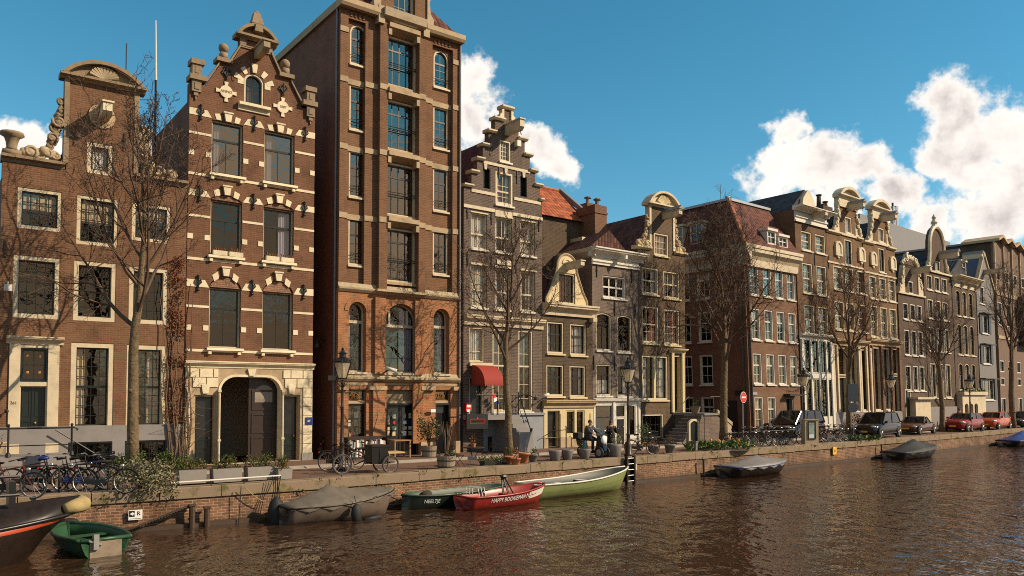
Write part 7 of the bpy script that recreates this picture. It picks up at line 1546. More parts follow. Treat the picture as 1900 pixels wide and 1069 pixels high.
# ------------------------------------------------------------------ bicycles
def make_bike(name, lab, paint, guard='black_paint', tyre='rubber', bars='chrome', crate=False, saddlem='coat_black', low=False, group=None, saddlecover=None):
    t = thing(name, lab, 'bicycle', (0, 0, 0), 0, group); R = .345; wb = .56; b = MB()
    bb = Vector((-.1, 0, .3)); ra, fa = Vector((-wb, 0, R)), Vector((wb, 0, R)); st = Vector((-.27, 0, .82)); hd0, hd1 = Vector((.36, 0, .62)), Vector((.31, 0, .86))
    for a, c, r in ((bb, st, .017), (bb, hd0, .02), (hd0, hd1, .02), (hd1, hd1 + Vector((-.02, 0, .16)), .014), (st, st + Vector((-.03, 0, .12)), .013)): b.tube([a, c], r, 6)
    b.tube([st + Vector((.02, 0, -.06)), hd1] if not low else [bb + Vector((.06, 0, .16)), hd0 + Vector((-.01, 0, .08))], .017, 6)
    for s_ in (-.05, .05): b.tube([bb + Vector((0, s_ * .6, 0)), ra + Vector((0, s_, 0))], .011, 5); b.tube([st + Vector((0, s_ * .3, -.03)), ra + Vector((0, s_, 0))], .009, 5); b.tube([hd0 + Vector((0, s_ * .5, 0)), fa + Vector((0, s_, 0))], .012, 5)
    b.build('frame', paint, t)
    for c in (ra, fa):
        b = MB(); n = 22; b.tube([(c.x + R * .93 * cos(2 * pi * k / n), 0, c.z + R * .93 * sin(2 * pi * k / n)) for k in range(n + 1)], .012, 4, 0, False)
        for k in range(14): a = 2 * pi * k / 14; b.tube([(c.x, .02 * (-1) ** k, c.z), (c.x + R * .92 * cos(a), 0, c.z + R * .92 * sin(a))], .0028, 3, 0, False)
        b.tube([(c.x, -.05, c.z), (c.x, .05, c.z)], .022, 6); w_ = b.build('wheel', 'steel', t); b = MB(); b.tube([(c.x + R * cos(2 * pi * k / n), 0, c.z + R * sin(2 * pi * k / n)) for k in range(n + 1)], .021, 6, 0, False); b.build('tyre', tyre, w_)
        b = MB(); a0, a1 = (.1, 2.9) if c is ra else (.35, 2.6); m_ = 10; vs = []
        for k in range(m_ + 1): a = a0 + (a1 - a0) * k / m_; vs += [(c.x + (R + .035) * cos(a), y, c.z + (R + .035) * sin(a) - abs(y) * .15) for y in (-.032, .032)]
        b.add(vs, [(2 * k, 2 * k + 1, 2 * k + 3, 2 * k + 2) for k in range(m_)]); b.build('mudguard', guard, t)
    b = MB(); tp = hd1 + Vector((-.02, 0, .16)); b.tube([tp + Vector((-.18, -.3, .02)), tp + Vector((0, -.24, .06)), tp + Vector((.05, -.06, .02)), tp + Vector((.05, .06, .02)), tp + Vector((0, .24, .06)), tp + Vector((-.18, .3, .02))], .012, 6); b.build('handlebar', bars, t)
    b = MB(); 
    for s_ in (-1, 1): b.tube([tp + Vector((-.2, s_ * .305, .018)), tp + Vector((-.09, s_ * .275, .035))], .018, 6)
    b.build('grips', 'rubber', t); b = MB(); b.ball((fa.x - .12, 0, .78), .05, 8, 0, (1.2, 1, 1)); b.build('headlight', 'chrome', t, True); b = MB(); b.box(ra.x - .34, ra.x - .31, -.03, .03, .66, .72); b.build('rear_light', 'light_red', t)
    sp = st + Vector((-.04, 0, .13)); b = MB(); b.add([sp + Vector(q) for q in ((-.13, -.09, .01), (-.13, .09, .01), (-.02, .06, .03), (.14, .02, .02), (.14, -.02, .02), (-.02, -.06, .03), (-.12, 0, -.06), (.1, 0, -.02))], [(0, 5, 4, 3, 2, 1), (0, 6, 7, 4, 5), (1, 2, 3, 7, 6), (0, 1, 6), (3, 4, 7)]); b.build('saddle', saddlem, t)
    if saddlecover: b = MB(); b.ball(sp + Vector((0, 0, .03)), .13, 8, 0, (1.3, .9, .45)); b.build('saddle_cover', saddlecover, t, True)
    b = MB(); b.box(-wb - .26, -wb + .2, -.06, .06, .73, .745); b.tube([ra + Vector((0, .06, 0)), (-wb - .18, .06, .73)], .007, 4); b.tube([ra + Vector((0, -.06, 0)), (-wb - .18, -.06, .73)], .007, 4); b.build('rear_rack', 'iron', t)
    for s_ in (-1, 1): b = MB(); b.tube([bb + Vector((0, s_ * .05, 0)), bb + Vector((-.12 * s_, s_ * .09, .12 * s_))], .011, 5); b.box(bb.x - .12 * s_ - .05, bb.x - .12 * s_ + .05, s_ * .135 - .055, s_ * .135 + .055, bb.z + .12 * s_ - .012, bb.z + .12 * s_ + .012); b.build('pedal', 'steel', t)
    b = MB(); b.prism([(-wb - .06, R - .05), (bb.x + .1, bb.z - .1), (bb.x + .12, bb.z + .1), (-wb - .06, R + .05)], -.045, -.02); b.build('chain_case', guard, t)
    if crate:
        b = MB(); c0 = Vector((.5, 0, .86)); 
        for z in (0, .12, .24): b.tube([(c0.x - .2, -.24, c0.z + z), (c0.x + .2, -.24, c0.z + z), (c0.x + .2, .24, c0.z + z), (c0.x - .2, .24, c0.z + z), (c0.x - .2, -.24, c0.z + z)], .014, 4)
        for k in range(7): y = -.24 + .08 * k; b.tube([(c0.x + .2, y, c0.z), (c0.x + .2, y, c0.z + .24)], .008, 3); b.tube([(c0.x - .2, y, c0.z), (c0.x - .2, y, c0.z + .24)], .008, 3)
        b.box(c0.x - .2, c0.x + .2, -.24, .24, c0.z - .01, c0.z); b.build('crate', 'black_paint', t)
    return t
def place(t, px, py, rz, tilt=0.0, z=0.0): g = gnd(px, py, z); t.location = g; t.rotation_euler = (tilt, 0, rz)
LG = 'bicycles parked at the quay rail on the left'; qz = qrz(100)
place(make_bike('bicycle', 'dark red bicycle with white rimmed tyres cut off by the left edge', 'maroon', 'black_paint', 'tyre_grey', 'iron', group=LG), 22, 925, qz - .5, .06)
place(make_bike('bicycle', 'black bicycle with white handlebars and a blue saddle cover', 'hull_black', 'hull_black', 'rubber', 'chrome', low=True, group=LG, saddlecover='blue_paint'), 104, 912, qz - .45, .12)
place(make_bike('bicycle', 'grey bicycle with an orange brown front mudguard', 'iron', 'wood', 'rubber', 'chrome', group=LG), 135, 911, qz - .15, -.08)
place(make_bike('bicycle', 'bicycle with a black front crate and blue mudguards', 'blue_paint', 'blue_paint', 'rubber', 'chrome', crate=True, group=LG), 160, 911, qz - .25, .05)
place(make_bike('bicycle', 'black bicycle leaning beside the grey shrub, rightmost of the left group', 'hull_black', 'black_paint', 'rubber', 'steel', group=LG), 194, 916, qz - .5, -.1)
place(make_bike('bicycle', 'black bicycle half hidden behind the dark red one', 'hull_black', 'black_paint', 'rubber', 'steel', group=LG), 62, 914, qz - .3, -.06)
g = gnd(112, 914); rk = thing('bike_rack', 'bent tube rails holding the bicycles on the left', 'bike rack', g, qz); b = MB()
for x in (-.9, .35): b.tube([(x, 0, 0), (x, 0, .72), (x + .06, 0, .78), (x + .8, 0, .78), (x + .86, 0, .72), (x + .86, 0, 0)], .025, 6)
b.build('rails', 'iron', rk)
al = make_bike('bicycle', 'pale blue bicycle standing in the alley beside the tall warehouse', 'zinc', 'black_paint', 'rubber', 'steel', low=True); place(al, 597, 851, radians(95), .12)
lb_ = make_bike('bicycle', 'lone black bicycle with flowers on its basket leaning at the lamp post', 'hull_black', 'black_paint', 'rubber', 'steel', crate=True); place(lb_, 1191, 843, qrz(1190) - .42, .08)
ob_ = make_bike('bicycle', 'black bicycle parked just behind the rear wheel of the cargo bicycle', 'hull_black', 'black_paint', 'rubber', 'iron'); place(ob_, 634, 872, qrz(640) - .15, .05)
RG = 'bicycles parked left of the electrical box'; ords = ('first', 'second', 'third', 'fourth', 'fifth', 'sixth', 'seventh', 'eighth')
b0 = make_bike('bicycle', '', 'hull_black', 'black_paint', 'tyre_grey', 'chrome', group=RG); b1 = make_bike('bicycle', '', 'iron', 'steel', 'rubber', 'chrome', low=True, group=RG); b2 = make_bike('bicycle', '', 'maroon', 'black_paint', 'rubber', 'chrome', group=RG)
protos = [b0, b1, b2]
row1 = [(1373, 829, 0), (1387, 830, 0), (1401, 828.5, 1), (1414, 828, 2), (1425, 828.5, 0), (1438, 826, 1), (1450, 826, 0), (1470, 825.5, 1)]
desc = ('black', 'black', 'silver guarded', 'dark red', 'black', 'silver guarded', 'black', 'silver guarded')
row2 = [(1518, 821, 0), (1528, 821.5, 2), (1539, 820, 0), (1549, 820.5, 1), (1559, 819, 0), (1571, 820, 1)]
desc2 = ('black', 'dark red', 'black', 'silver guarded', 'black', 'silver guarded'); used = set()
for rows_, ds, grp, lt_ in ((row1, desc, RG, '%s bicycle, %s from the left in the row left of the electrical box'), (row2, desc2, 'bicycles parked right of the electrical box', '%s bicycle, %s from the left in the row right of the electrical box')):
    for i, (px, py, k) in enumerate(rows_):
        o = protos[k] if k not in used else dup(protos[k], (0, 0, 0), 0); used.add(k); o['group'] = grp; o['label'] = lt_ % (ds[i], ords[i]); place(o, px, py, qrz(px) - .75 + rg.uniform(-.25, .25), rg.uniform(-.14, .14)); s_ = rg.uniform(.95, 1.04); o.scale = (s_, s_, s_)
g = gnd(1412, 826); rk = thing('bike_rack', 'long low tube rail behind the right rows of bicycles', 'bike rack', g, qrz(1412)); b = MB(); b.tube([(-2.5, .4, .75), (4.2, .4, .75)], .03, 6)
for k in range(5): b.tube([(-2.4 + k * 1.6, .4, 0), (-2.4 + k * 1.6, .4, .75)], .03, 6)
b.build('rail', 'iron', rk)
# cargo tricycle
g = gnd(672, 878); ct = thing('cargo_bicycle', 'black cargo tricycle with a large front box and a pale plank', 'cargo bicycle', g, qrz(670) - .12); b = MB(); R = .345
for a, c, r in (((-.75, 0, R), (-.3, 0, .3), .016), ((-.75, 0, R), (-.5, 0, .85), .012), ((-.3, 0, .3), (-.5, 0, .98), .018), ((-.3, 0, .3), (.2, 0, .5), .024), ((-.45, 0, .8), (.1, 0, .55), .02), ((.1, 0, .5), (.0, 0, 1.05), .02), ((.1, 0, .35), (1.25, 0, .35), .03), ((.9, -.42, R), (.9, .42, R), .02), ((-.05, -.28, 1.1), (-.05, .28, 1.1), .014)): b.tube([a, c], r, 6)
b.build('frame', 'hull_black', ct)
for x, y in ((-.75, 0), (.9, -.44), (.9, .44)):
    b = MB(); n = 22; Rw = R if y == 0 else .3; b.tube([(x + Rw * .9 * cos(2 * pi * k / n), y, Rw + Rw * .9 * sin(2 * pi * k / n)) for k in range(n + 1)], .014, 4, 0, False)
    for k in range(14): a = 2 * pi * k / 14; b.tube([(x, y, Rw), (x + Rw * .9 * cos(a), y, Rw + Rw * .9 * sin(a))], .003, 3, 0, False)
    w_ = b.build('wheel', 'steel', ct); b = MB(); b.tube([(x + Rw * cos(2 * pi * k / n), y, Rw + Rw * sin(2 * pi * k / n)) for k in range(n + 1)], .028, 6, 0, False); b.build('tyre', 'tyre_grey', w_)
b = MB(); b.taper(.22, .85, -.36, .36, .32, .98, .9); b.box(.2, .87, -.38, .38, .94, 1.0); b.box(.52, .55, -.365, -.36, .4, .94); b.build('cargo_box', 'black_paint', ct); b = MB(); b.box(.86, 1.5, -.36, .36, .68, .73); b.build('plank', 'wood_pale', ct); b = MB(); b.ball((-.53, 0, 1.02), .12, 8, 0, (1.2, .8, .5)); b.build('saddle', 'coat_black', ct, True)
b = MB(); b.tube([(-.98, -.28, 1.12), (-.05 - .1, -.3, 1.14), (0, -.2, 1.1)][1:], .014, 5); b.tube([(.3, .3, 1.0), (.55, .3, 1.5), (.72, .3, 2.1)], .012, 5); b.build('flag_pole', 'iron', ct)
# bench with books, wooden table
M2 = Matrix.Translation(wh.o.location) @ Matrix.Rotation(wh.o.rotation_euler.z, 4, 'Z'); rw = wh.o.rotation_euler.z
bn_ = thing('book_stand', 'low dark stand full of books under the bookshop window', 'book stand', M2 @ Vector((1.0, -.75, .1)), rw); b = MB(); b.box(-.95, .95, -.2, .2, 0, .08); b.box(-.95, .95, .16, .2, .08, .95); b.box(-.95, -.91, -.2, .16, .08, .9); b.box(.91, .95, -.2, .16, .08, .9); b.box(-.91, .91, -.2, .16, .45, .49); b.build('shelf', 'brown_black', bn_); b = MB()
for zz in (.09, .5):
    x = -.88
    while x < .84: w_ = rg.uniform(.03, .06); b.box(x, x + w_, -.16, .1, zz, zz + rg.uniform(.22, .32), rg.randrange(6)); x += w_ + .004
b.build('books', ['cream', 'poster', 'white_sign', 'green_dark', 'maroon', 'plinth_blue'], bn_)
tb = thing('wooden_table', 'brown wooden table beside the bookshop double door', 'table', M2 @ Vector((wh.x(721, 830), -1.0, .1)), rw); b = MB(); b.box(-.42, .42, -.3, .3, .72, .77); b.build('tabletop', 'wood', tb)
for x in (-.37, .37):
    for y in (-.25, .25): b = MB(); b.box(x - .03, x + .03, y - .03, y + .03, 0, .72); b.build('leg', 'wood', tb)
b = MB(); b.box(-.34, .34, -.02, .02, .18, .22); b.build('stretcher', 'wood', tb)
def bistro(px, py, rz, lab):
    g = gnd(px, py); t = thing('folding_chair', lab, 'chair', g, rz, 'folding chairs at the quay table'); b = MB()
    for k in range(5): b.box(-.19, .19, -.2 + k * .08, -.14 + k * .08, .44, .46)
    b.build('seat', 'brown_black', t); b = MB()
    for k in range(2): b.box(-.19, .19, .26 + k * .01, .28 + k * .01, .66 + k * .12, .73 + k * .12)
    b.build('backrest', 'brown_black', t)
    for x in (-.19, .19): b = MB(); b.tube([(x, -.24, 0), (x, .12, .45), (x, .28, .88)], .012, 5); b.build('leg', 'iron', t); b = MB(); b.tube([(x, .26, 0), (x, -.18, .45)], .012, 5); b.build('leg', 'iron', t)
bistro(848, 866, 2.2, 'dark folding chair left of the small quay table'); bistro(905, 862, -1.0, 'dark folding chair right of the small quay table')
g = gnd(878, 865); tb = thing('garden_table', 'small dark iron table with a potted plant on the quay', 'table', g); b = MB(); b.lathe([(.45, .72), (.45, .75), (.02, .755)], (0, 0, 0), 18); b.build('tabletop', 'brown_black', tb)
for k in range(3): a = k * 2.1; b = MB(); b.tube([(.35 * cos(a), .35 * sin(a), 0), (.08 * cos(a), .08 * sin(a), .4), (.3 * cos(a), .3 * sin(a), .72)], .014, 5); b.build('leg', 'iron', tb)
tp = thing('flower_pot', 'small clay pot with a feathery plant on the iron table', 'flower pot', g + Vector((0, 0, .755))); b = MB(); b.lathe([(.08, 0), (.12, .14), (.1, .14)], (0, 0, 0), 10); b.build('pot', 'terracotta', tp); b = MB(); leaves(b, (0, 0, .32), .18, 60, .08, rg, 0, (.6, .6, 1.2)); b.build('foliage', ['leaf_dry'], tp)
# ------------------------------------------------------------------ boats
def hullpt(L, B, f, bow, dbl, t, k):
    """t 0 stern .. 1 bow, k 0 keel .. 1 gunwale; half breadth and height above the water"""
    w = B / 2 * (max(0.0, 1 - abs((t - .42) / .58) ** 2.4) ** .6 if t > .42 else ((max(.0, 1 - ((.42 - t) / .42) ** 2.4) ** .6) if dbl else 1 - .22 * ((.42 - t) / .42) ** 2))
    top = f + bow * max(0, (t - .3) / .7) ** 2 + (bow * .5 * max(0, (.35 - t) / .35) ** 2 if dbl else 0); low = -.25 + .12 * t ** 3
    prof = (0, .55, .8, .92, 1.0); i = min(3, int(k * 4)); g_ = prof[i] + (prof[i + 1] - prof[i]) * (k * 4 - i)
    x = L * (t - .5) + (k - .5) * .10 * L * (max(0, t - .6) / .4) ** 2
    return x, w * g_, low + (top - low) * k
def boat(name, lab, loc, rz, L, B, f, bow, hull, inner, rim, dbl=False, cover=None, ridge=(.5, .5), thwarts=2, letters=None, stripe=None, group=None, rimr=.035, cat='boat', lc='white_sign'):
    t = thing(name, lab, cat, loc, rz, group); n = 20; ks = [0, .25, .5, .75, 1.0]; b = MB(); P_ = lambda u, k: hullpt(L, B, f, bow, dbl, u, k)
    us = [i / n for i in range(n)] + [.995]; vs = []
    for u in us:
        for s_ in (-1, 1):
            for k in ks: x, y, z = P_(u, k); vs.append((x, s_ * y, z))
    m = 10
    for i in range(n):
        for s_ in (0, 5):
            for k in range(4): b.f.append((i * m + s_ + k, (i + 1) * m + s_ + k, (i + 1) * m + s_ + k + 1, i * m + s_ + k + 1)); b.m.append(1 if stripe and k == 3 else 0)
    b.v = [tuple(v) for v in vs]; b.f.append((0, 1, 2, 3, 4, 9, 8, 7, 6, 5)); b.m.append(0)
    e = n * m; b.f.append((e, e + 5, e + 9, e + 4)) ; b.m.append(0); b.build('hull', [hull, stripe or hull], t, True)
    b = MB(); vs = []
    for u in us:
        for s_ in (-1, 1):
            for k in (.45, 1.0): x, y, z = P_(u, k); vs.append((x, s_ * max(0, y - .035), z - .005))
    fl = [(i * 4 + a, (i + 1) * 4 + a, (i + 1) * 4 + c, i * 4 + c) for i in range(n) for a, c in ((0, 1), (2, 3), (0, 2))]; b.add(vs, fl + [(0, 1, 3, 2)]); b.build('inner_hull', inner, t, True)
    b = MB()
    for s_ in (-1, 1): b.tube([(P_(u, 1)[0], s_ * P_(u, 1)[1], P_(u, 1)[2]) for u in us], rimr, 6)
    a = P_(0, 1); b.tube([(a[0], -a[1], a[2]), (a[0], a[1], a[2])], rimr, 6); b.build('gunwale', rim, t, True)
    if not cover:
        for k in range(thwarts): u = .2 + .42 * k / max(1, thwarts - 1); x, y, z = P_(u, .8); b = MB(); b.box(x - .13, x + .13, -y + .03, y - .03, z - .03, z); b.build('thwart', rim if rim != 'rope' else 'wood', t)
    else:
        b = MB(); vs = []; na = 8; rc = random.Random(4)
        for u in us:
            x, y, z = P_(u, 1); xr, yr, zr_ = P_(u, .88); hgt = ridge[0] * max(.03, 1 - abs((u - ridge[1]) / (ridge[1] if u < ridge[1] else 1 - ridge[1])) ** 1.05)
            row = [(xr, -yr - .03, zr_ + .05 * sin(u * 31))]
            for q in range(na + 1): a = -1 + 2 * q / na; row.append((x, a * (y + .03), z + .03 + hgt * (1 - abs(a) ** 1.0) + .03 * sin(u * 37 + 4 * a) * (1 - a * a) + .02 * sin(u * 83 - 5 * a) + rc.uniform(-.008, .008)))
            row.append((xr, yr + .03, zr_ + .05 * sin(u * 27 + 1))); vs += row
        mm = na + 3; b.add(vs, [(i * mm + q, (i + 1) * mm + q, (i + 1) * mm + q + 1, i * mm + q + 1) for i in range(n) for q in range(mm - 1)] + [tuple(range(mm)), tuple(range(n * mm + mm - 1, n * mm - 1, -1))]); b.build('cover', cover, t, True)
    if letters:
        s, size, u0, k0, sx = letters; me = textmesh(s, size, .004, sx); 
        for v in me.vertices:
            u = u0 + v.co.x / L; k = k0 + v.co.y / (f * 1.25); x, y, z = P_(max(0, min(.99, u)), max(0, min(1, k))); v.co = (x, -y - .012 - v.co.z, z)
        me.materials.clear(); me.materials.append(M[lc]); o = bpy.data.objects.new('lettering', me); C.objects.link(o); o.parent = t
    return t
def moor(px, off, z=-1.11): p, t = QP(qat(px), -off); return Vector((p.x, p.y, z)), atan2(t.y, t.x)
# covered boat
l, rz = moor(603, 1.0); cb = boat('covered_boat', 'worn open boat under a grey canvas cover with a round black fender on its side', l, rz, 3.7, 1.6, .5, .3, 'hull_worn', 'timber_wet', 'hull_black', cover='cloth_grey', ridge=(.52, .40))
b = MB(); b.ball((.15, -.95, .22), .2, 10, 0, (.9, .7, 1.6)); b.tube([(.15, -.95, .5), (.15, -.8, .75)], .012, 4); b.tube([(.4, -.95, .0), (1.0, -.93, .05)], .07, 8); b.build('fender', 'rubber', cb, True)
l2, rz2 = moor(503, .55); om = thing('outboard_motor', 'black covered outboard motor at the stern of the canvas covered boat', 'outboard motor', l2, rz2); b = MB(); b.lathe([(.2, -.3), (.27, 0), (.26, .35), (.2, .6), (.07, .74), (.02, .78)], (0, 0, 0), 12); b.build('motor_cover', 'rubber', om, True); b = MB()
for k in range(4): b.tube([(-.15 + .1 * k, .1, .5), (.02 + .05 * k, .25, 1.0), (.0 + .09 * k, .35, 1.36)], .014, 4)
b.build('rods', 'iron', om)
l, rz = moor(822, .75); boat('rowing_boat', 'dark green rowing boat lettered NEELTJE lying behind the red boat', l, rz + .03, 4.5, 1.35, .46, .1, 'green_dark', 'green_dark', 'green_paint', dbl=True, letters=('NEELTJE', .14, .2, .72, 1.15), thwarts=3)
l0, _ = moor(766, 1.0); fd = thing('rope_fender', 'round dark rope fender on the left tip of the dark green rowing boat', 'fender', l0 + Vector((0, 0, .42)), rz); b = MB(); b.tube([(-.28, 0, 0), (-.1, 0, .02), (.1, 0, .04)], [.13, .18, .14], 10); b.build('roll', 'rope_dark', fd, True)
l, rz = moor(872, 2.0); rb = boat('rowing_boat', 'red rowing boat lettered HAPPY BOOKIEMAN along its side', l, rz + .02, 3.6, 1.45, .44, .22, 'red_paint', 'red_paint', 'red_paint', letters=('HAPPY BOOKIEMAN No1', .17, .47, .78, 1.0), thwarts=2)
b = MB()
us = [.70 + .26 * i / 12 for i in range(13)]; vs = []
for u in us:
    for k in (.60, .93): x, y, z = hullpt(3.6, 1.45, .44, .22, False, u, k); vs.append((x, -y - .006, z))
b.add(vs, [(2 * i, 2 * i + 2, 2 * i + 3, 2 * i + 1) for i in range(12)]); b.build('name_band', 'white', rb, True)
b = MB()
for k in range(3): b.tube([(-1.3 + .13 * k, -.3, .42), (-1.36 + .13 * k, -.28, .72), (-1.42 + .13 * k, .3, .72), (-1.36 + .13 * k, .35, .42)], .018, 5)
b.build('white_rack', 'white', rb); b = MB()
for k in range(5): b.tube([(-.1 + .12 * k, -.1 + .1 * (k % 2), .4), (.0 + .03 * k, .1, 1.0)], .025, 5)
b.ball((.05, .05, 1.0), .12, 6, 0, (1.3, 1, .7)); b.build('covered_frame', 'iron', rb)
l, rz = moor(1034, 1.15); lg = boat('rowing_boat', 'pale green wooden boat with a white gunwale moored before the black ladder', l, rz + .03, 5.5, 1.7, .56, .34, 'green_light', 'green_dark', 'white', thwarts=3)
b = MB(); us = [i / 20 for i in range(20)] + [.995]; vs = []
for u in us:
    for k in (.1, .62): x, y, z = hullpt(5.5, 1.7, .56, .34, False, u, k); vs.append((x, -y - .005, z))
b.add(vs, [(2 * i, 2 * i + 2, 2 * i + 3, 2 * i + 1) for i in range(20)]); b.build('lower_strakes', 'leaf', lg, True)
l, rz = moor(1362, 1.15); boat('covered_boat', 'boat under a blue and silver tarpaulin moored by the tall tree', l, rz + .02, 4.7, 1.9, .5, .12, 'hull_black', 'timber_wet', 'cloth_blue', cover='tarp_silver', ridge=(.42, .5))
l, rz = moor(1655, 1.2); boat('covered_boat', 'dark boat with a black sheet over its raised deck before the parked convertible', l, rz, 5.8, 1.9, .45, .25, 'hull_black', 'timber_wet', 'hull_black', cover='rubber', ridge=(.7, .5))
l, rz = moor(1860, 1.3); boat('covered_boat', 'dark boat under a bright blue tarpaulin at the right edge', l, rz, 7.6, 2.1, .45, .2, 'hull_black', 'timber_wet', 'hull_black', cover='blue_paint', ridge=(.65, .5))
# green plastic dinghy
a, c = gnd(152, 1000, -1.11), gnd(232, 1030, -1.11); rz = atan2(a.y - c.y, a.x - c.x); dg = boat('dinghy', 'small battered green dinghy tied behind the tug', (a + c) / 2 + Vector((-.25, -.3, 0)), rz, 2.75, 1.45, .42, .06, 'green_paint', 'green_paint', 'green_paint', thwarts=2, cat='dinghy', rimr=.05)
b = MB(); b.box(-1.40, -1.36, -.36, .36, .0, .38); b.build('transom_board', 'wood_grey', dg); b = MB(); b.box(-1.48, -1.36, .18, .3, .2, .56); b.tube([(-1.42, .1, .3), (-1.42, .4, .42)], .03, 5); b.build('motor_bracket', 'chrome', dg)
# tug moored at the left edge
a = gnd(150, 952, -.15); hd = radians(40); L = 9.0; tl = thing('tugboat', 'black steel tug with an orange stripe and a thick rope fender on its bow', 'tugboat', (a.x - cos(hd) * L * .5, a.y - sin(hd) * L * .5, -1.11), hd); b = MB(); n = 20; vs = []; B = 2.5
def tug(u, k):
    w = B / 2 * (max(0, 1 - max(0, (u - .55) / .45) ** 2.2)) ** .55; top = .62 + .42 * max(0, (u - .35) / .65) ** 1.7; low = -.5; return L * (u - .5) - (1 - min(1, k / 4)) * 1.5 * max(0, (u - .6) / .4) ** 2, w * (.6, .82, .95, 1, .97, .78, .66)[k], (low, 0, top * .5, top * .84, top, top + .12, top + .36)[k]
us = [i / n for i in range(n)] + [.997]
for u in us:
    for s_ in (-1, 1):
        for k in range(7): x, y, z = tug(u, k); vs.append((x, s_ * y, z))
for i in range(n):
    for s_ in (0, 7):
        for k in range(6): b.f.append((i * 14 + s_ + k, (i + 1) * 14 + s_ + k, (i + 1) * 14 + s_ + k + 1, i * 14 + s_ + k + 1)); b.m.append(1 if k == 3 else (2 if k >= 5 else 0))
    b.f.append((i * 14 + 6, (i + 1) * 14 + 6, (i + 1) * 14 + 13, i * 14 + 13)); b.m.append(3)
b.v = vs; b.build('hull', ['hull_black', 'orange_red', 'hull_black', 'hull_black'], tl, True); b = MB(); 
for s_ in (-1, 1): b.tube([(tug(u, 4)[0], s_ * tug(u, 4)[1], tug(u, 4)[2] + .02) for u in us], .05, 6)
b.build('rubbing_strake', 'black_paint', tl, True); b = MB(); q = [(tug(u, 5)[0] + .1, s_ * tug(u, 5)[1] * 1.05, tug(u, 5)[2] + .06) for s_, uu in ((-1, (.94, .96, .975, .988)), (1, (.988, .975, .96, .94))) for u in uu]; b.tube(q, [.12, .16, .18, .19, .19, .18, .16, .12], 10); b.build('rope_fender', 'rope', tl, True)
b = MB(); zt = tug(.7, 6)[2]; pts_ = [(L * (u - .5), -B / 2 * (.92 - .75 * max(0, (u - .6) / .4) ** 2), zt + .95 - .25 * max(0, u - .6)) for u in (.0, .3, .6, .72, .84)]; b.tube(pts_, .035, 6); b.tube([(x, y, z - .42) for x, y, z in pts_], .03, 6)
for x, y, z in pts_[1:-1]: b.tube([(x, y, z), (x, y, z - 1.0)], .04, 6)
b.box(pts_[-1][0] - .12, pts_[-1][0] + .02, -.2, .2, zt - .1, zt + .72); b.build('railing', 'black_paint', tl); b = MB(); x0, x1 = L * -.5, L * .2; b.add([(x0, -.85, zt + .02), (x1, -.7, zt + .02), (x1 + .6, 0, zt + .02), (x1, .7, zt + .02), (x0, .85, zt + .02), (x0, -.85, zt + .3), (x1, -.7, zt + .3), (x1 + .6, 0, zt + .3), (x1, .7, zt + .3), (x0, .85, zt + .3)], [(0, 1, 6, 5), (1, 2, 7, 6), (2, 3, 8, 7), (3, 4, 9, 8), (5, 6, 7, 8, 9)]); b.build('deck_coaming', 'maroon', tl)
u_ = .62; x, y, z = tug(u_, 5); b = MB(); b.ring([(x - .5 + .36 * cos(2 * pi * k / 16), z + .12 + .2 * sin(2 * pi * k / 16)) for k in range(16)], [(x - .5 + .27 * cos(2 * pi * k / 16), z + .12 + .13 * sin(2 * pi * k / 16)) for k in range(16)], -y - .03, -y + .15); b.build('porthole_rim', 'orange_red', tl); b = MB(); b.prism([(x - .5 + .28 * cos(2 * pi * k / 16), z + .12 + .14 * sin(2 * pi * k / 16)) for k in range(16)], -y - .012, -y + .1); b.build('porthole_pane', 'white', tl)
ft = thing('tyre_fender', 'black tyre fender hanging between the tug bow and the green dinghy', 'tyre', gnd(128, 985, -.95), .4); b = MB(); b.X = Matrix.Rotation(.9, 4, 'Y'); n = 16; b.tube([(.24 * cos(2 * pi * k / n), 0, .24 * sin(2 * pi * k / n)) for k in range(n + 1)], .12, 8, 0, False); b.build('tyre', 'rubber', ft, True)
# quay fittings
p, t = QP(qat(1164), -.06); ld = thing('quay_ladder', 'black steel ladder with pale rungs fixed to the quay wall', 'ladder', (p.x, p.y, 0), atan2(t.y, t.x)); b = MB()
for x in (-.24, .24): b.box(x - .04, x + .04, -.16, .0, -1.5, .12)
b.box(-.2, .2, .0, .04, -1.4, .0); b.build('rails', 'black_paint', ld)
for k in range(5): b = MB(); b.tube([(-.22, -.12, -.98 + k * .25), (.22, -.12, -.98 + k * .25)], .018, 6); b.build('rung', 'steel', ld)
for px, lab, hh in ((357, 'weathered mooring post left of a shorter one at the quay wall', -.45), (384, 'short dark mooring post against the quay wall below the planter boxes', -.55), (1297, 'slim iron mooring post beside the silver covered boat', -.3), (1627, 'slim iron mooring post beside the dark sheeted boat', -.25)):
    p, t = QP(qat(px), -.22); po = thing('mooring_post', lab, 'post', (p.x, p.y, 0), atan2(t.y, t.x)); b = MB(); r = .09 if px < 400 else .05; b.tube([(0, 0, -1.7), (0, 0, hh)], [r, r * .95], 8); b.box(-r * 1.1, r * 1.1, -r * 1.1, r * 1.1, hh - .02, hh + .03); b.build('post', 'timber_wet' if px < 400 else 'iron', po)
p, t = QP(qat(322), .12); rl = thing('pipe_rail', 'long white pipe rail along the quay edge before the planter boxes', 'rail', (p.x, p.y, 0), atan2(t.y, t.x)); b = MB(); x1 = qat(522) - qat(322); b.tube([(0, 0, .2), (x1, -.0, .24)], .028, 8); b.build('pipe', 'white', rl); b = MB()
for k in range(4): b.tube([(x1 * (.05 + .3 * k), 0, .04), (x1 * (.05 + .3 * k), 0, .2)], .018, 5)
b.build('feet', 'iron', rl)
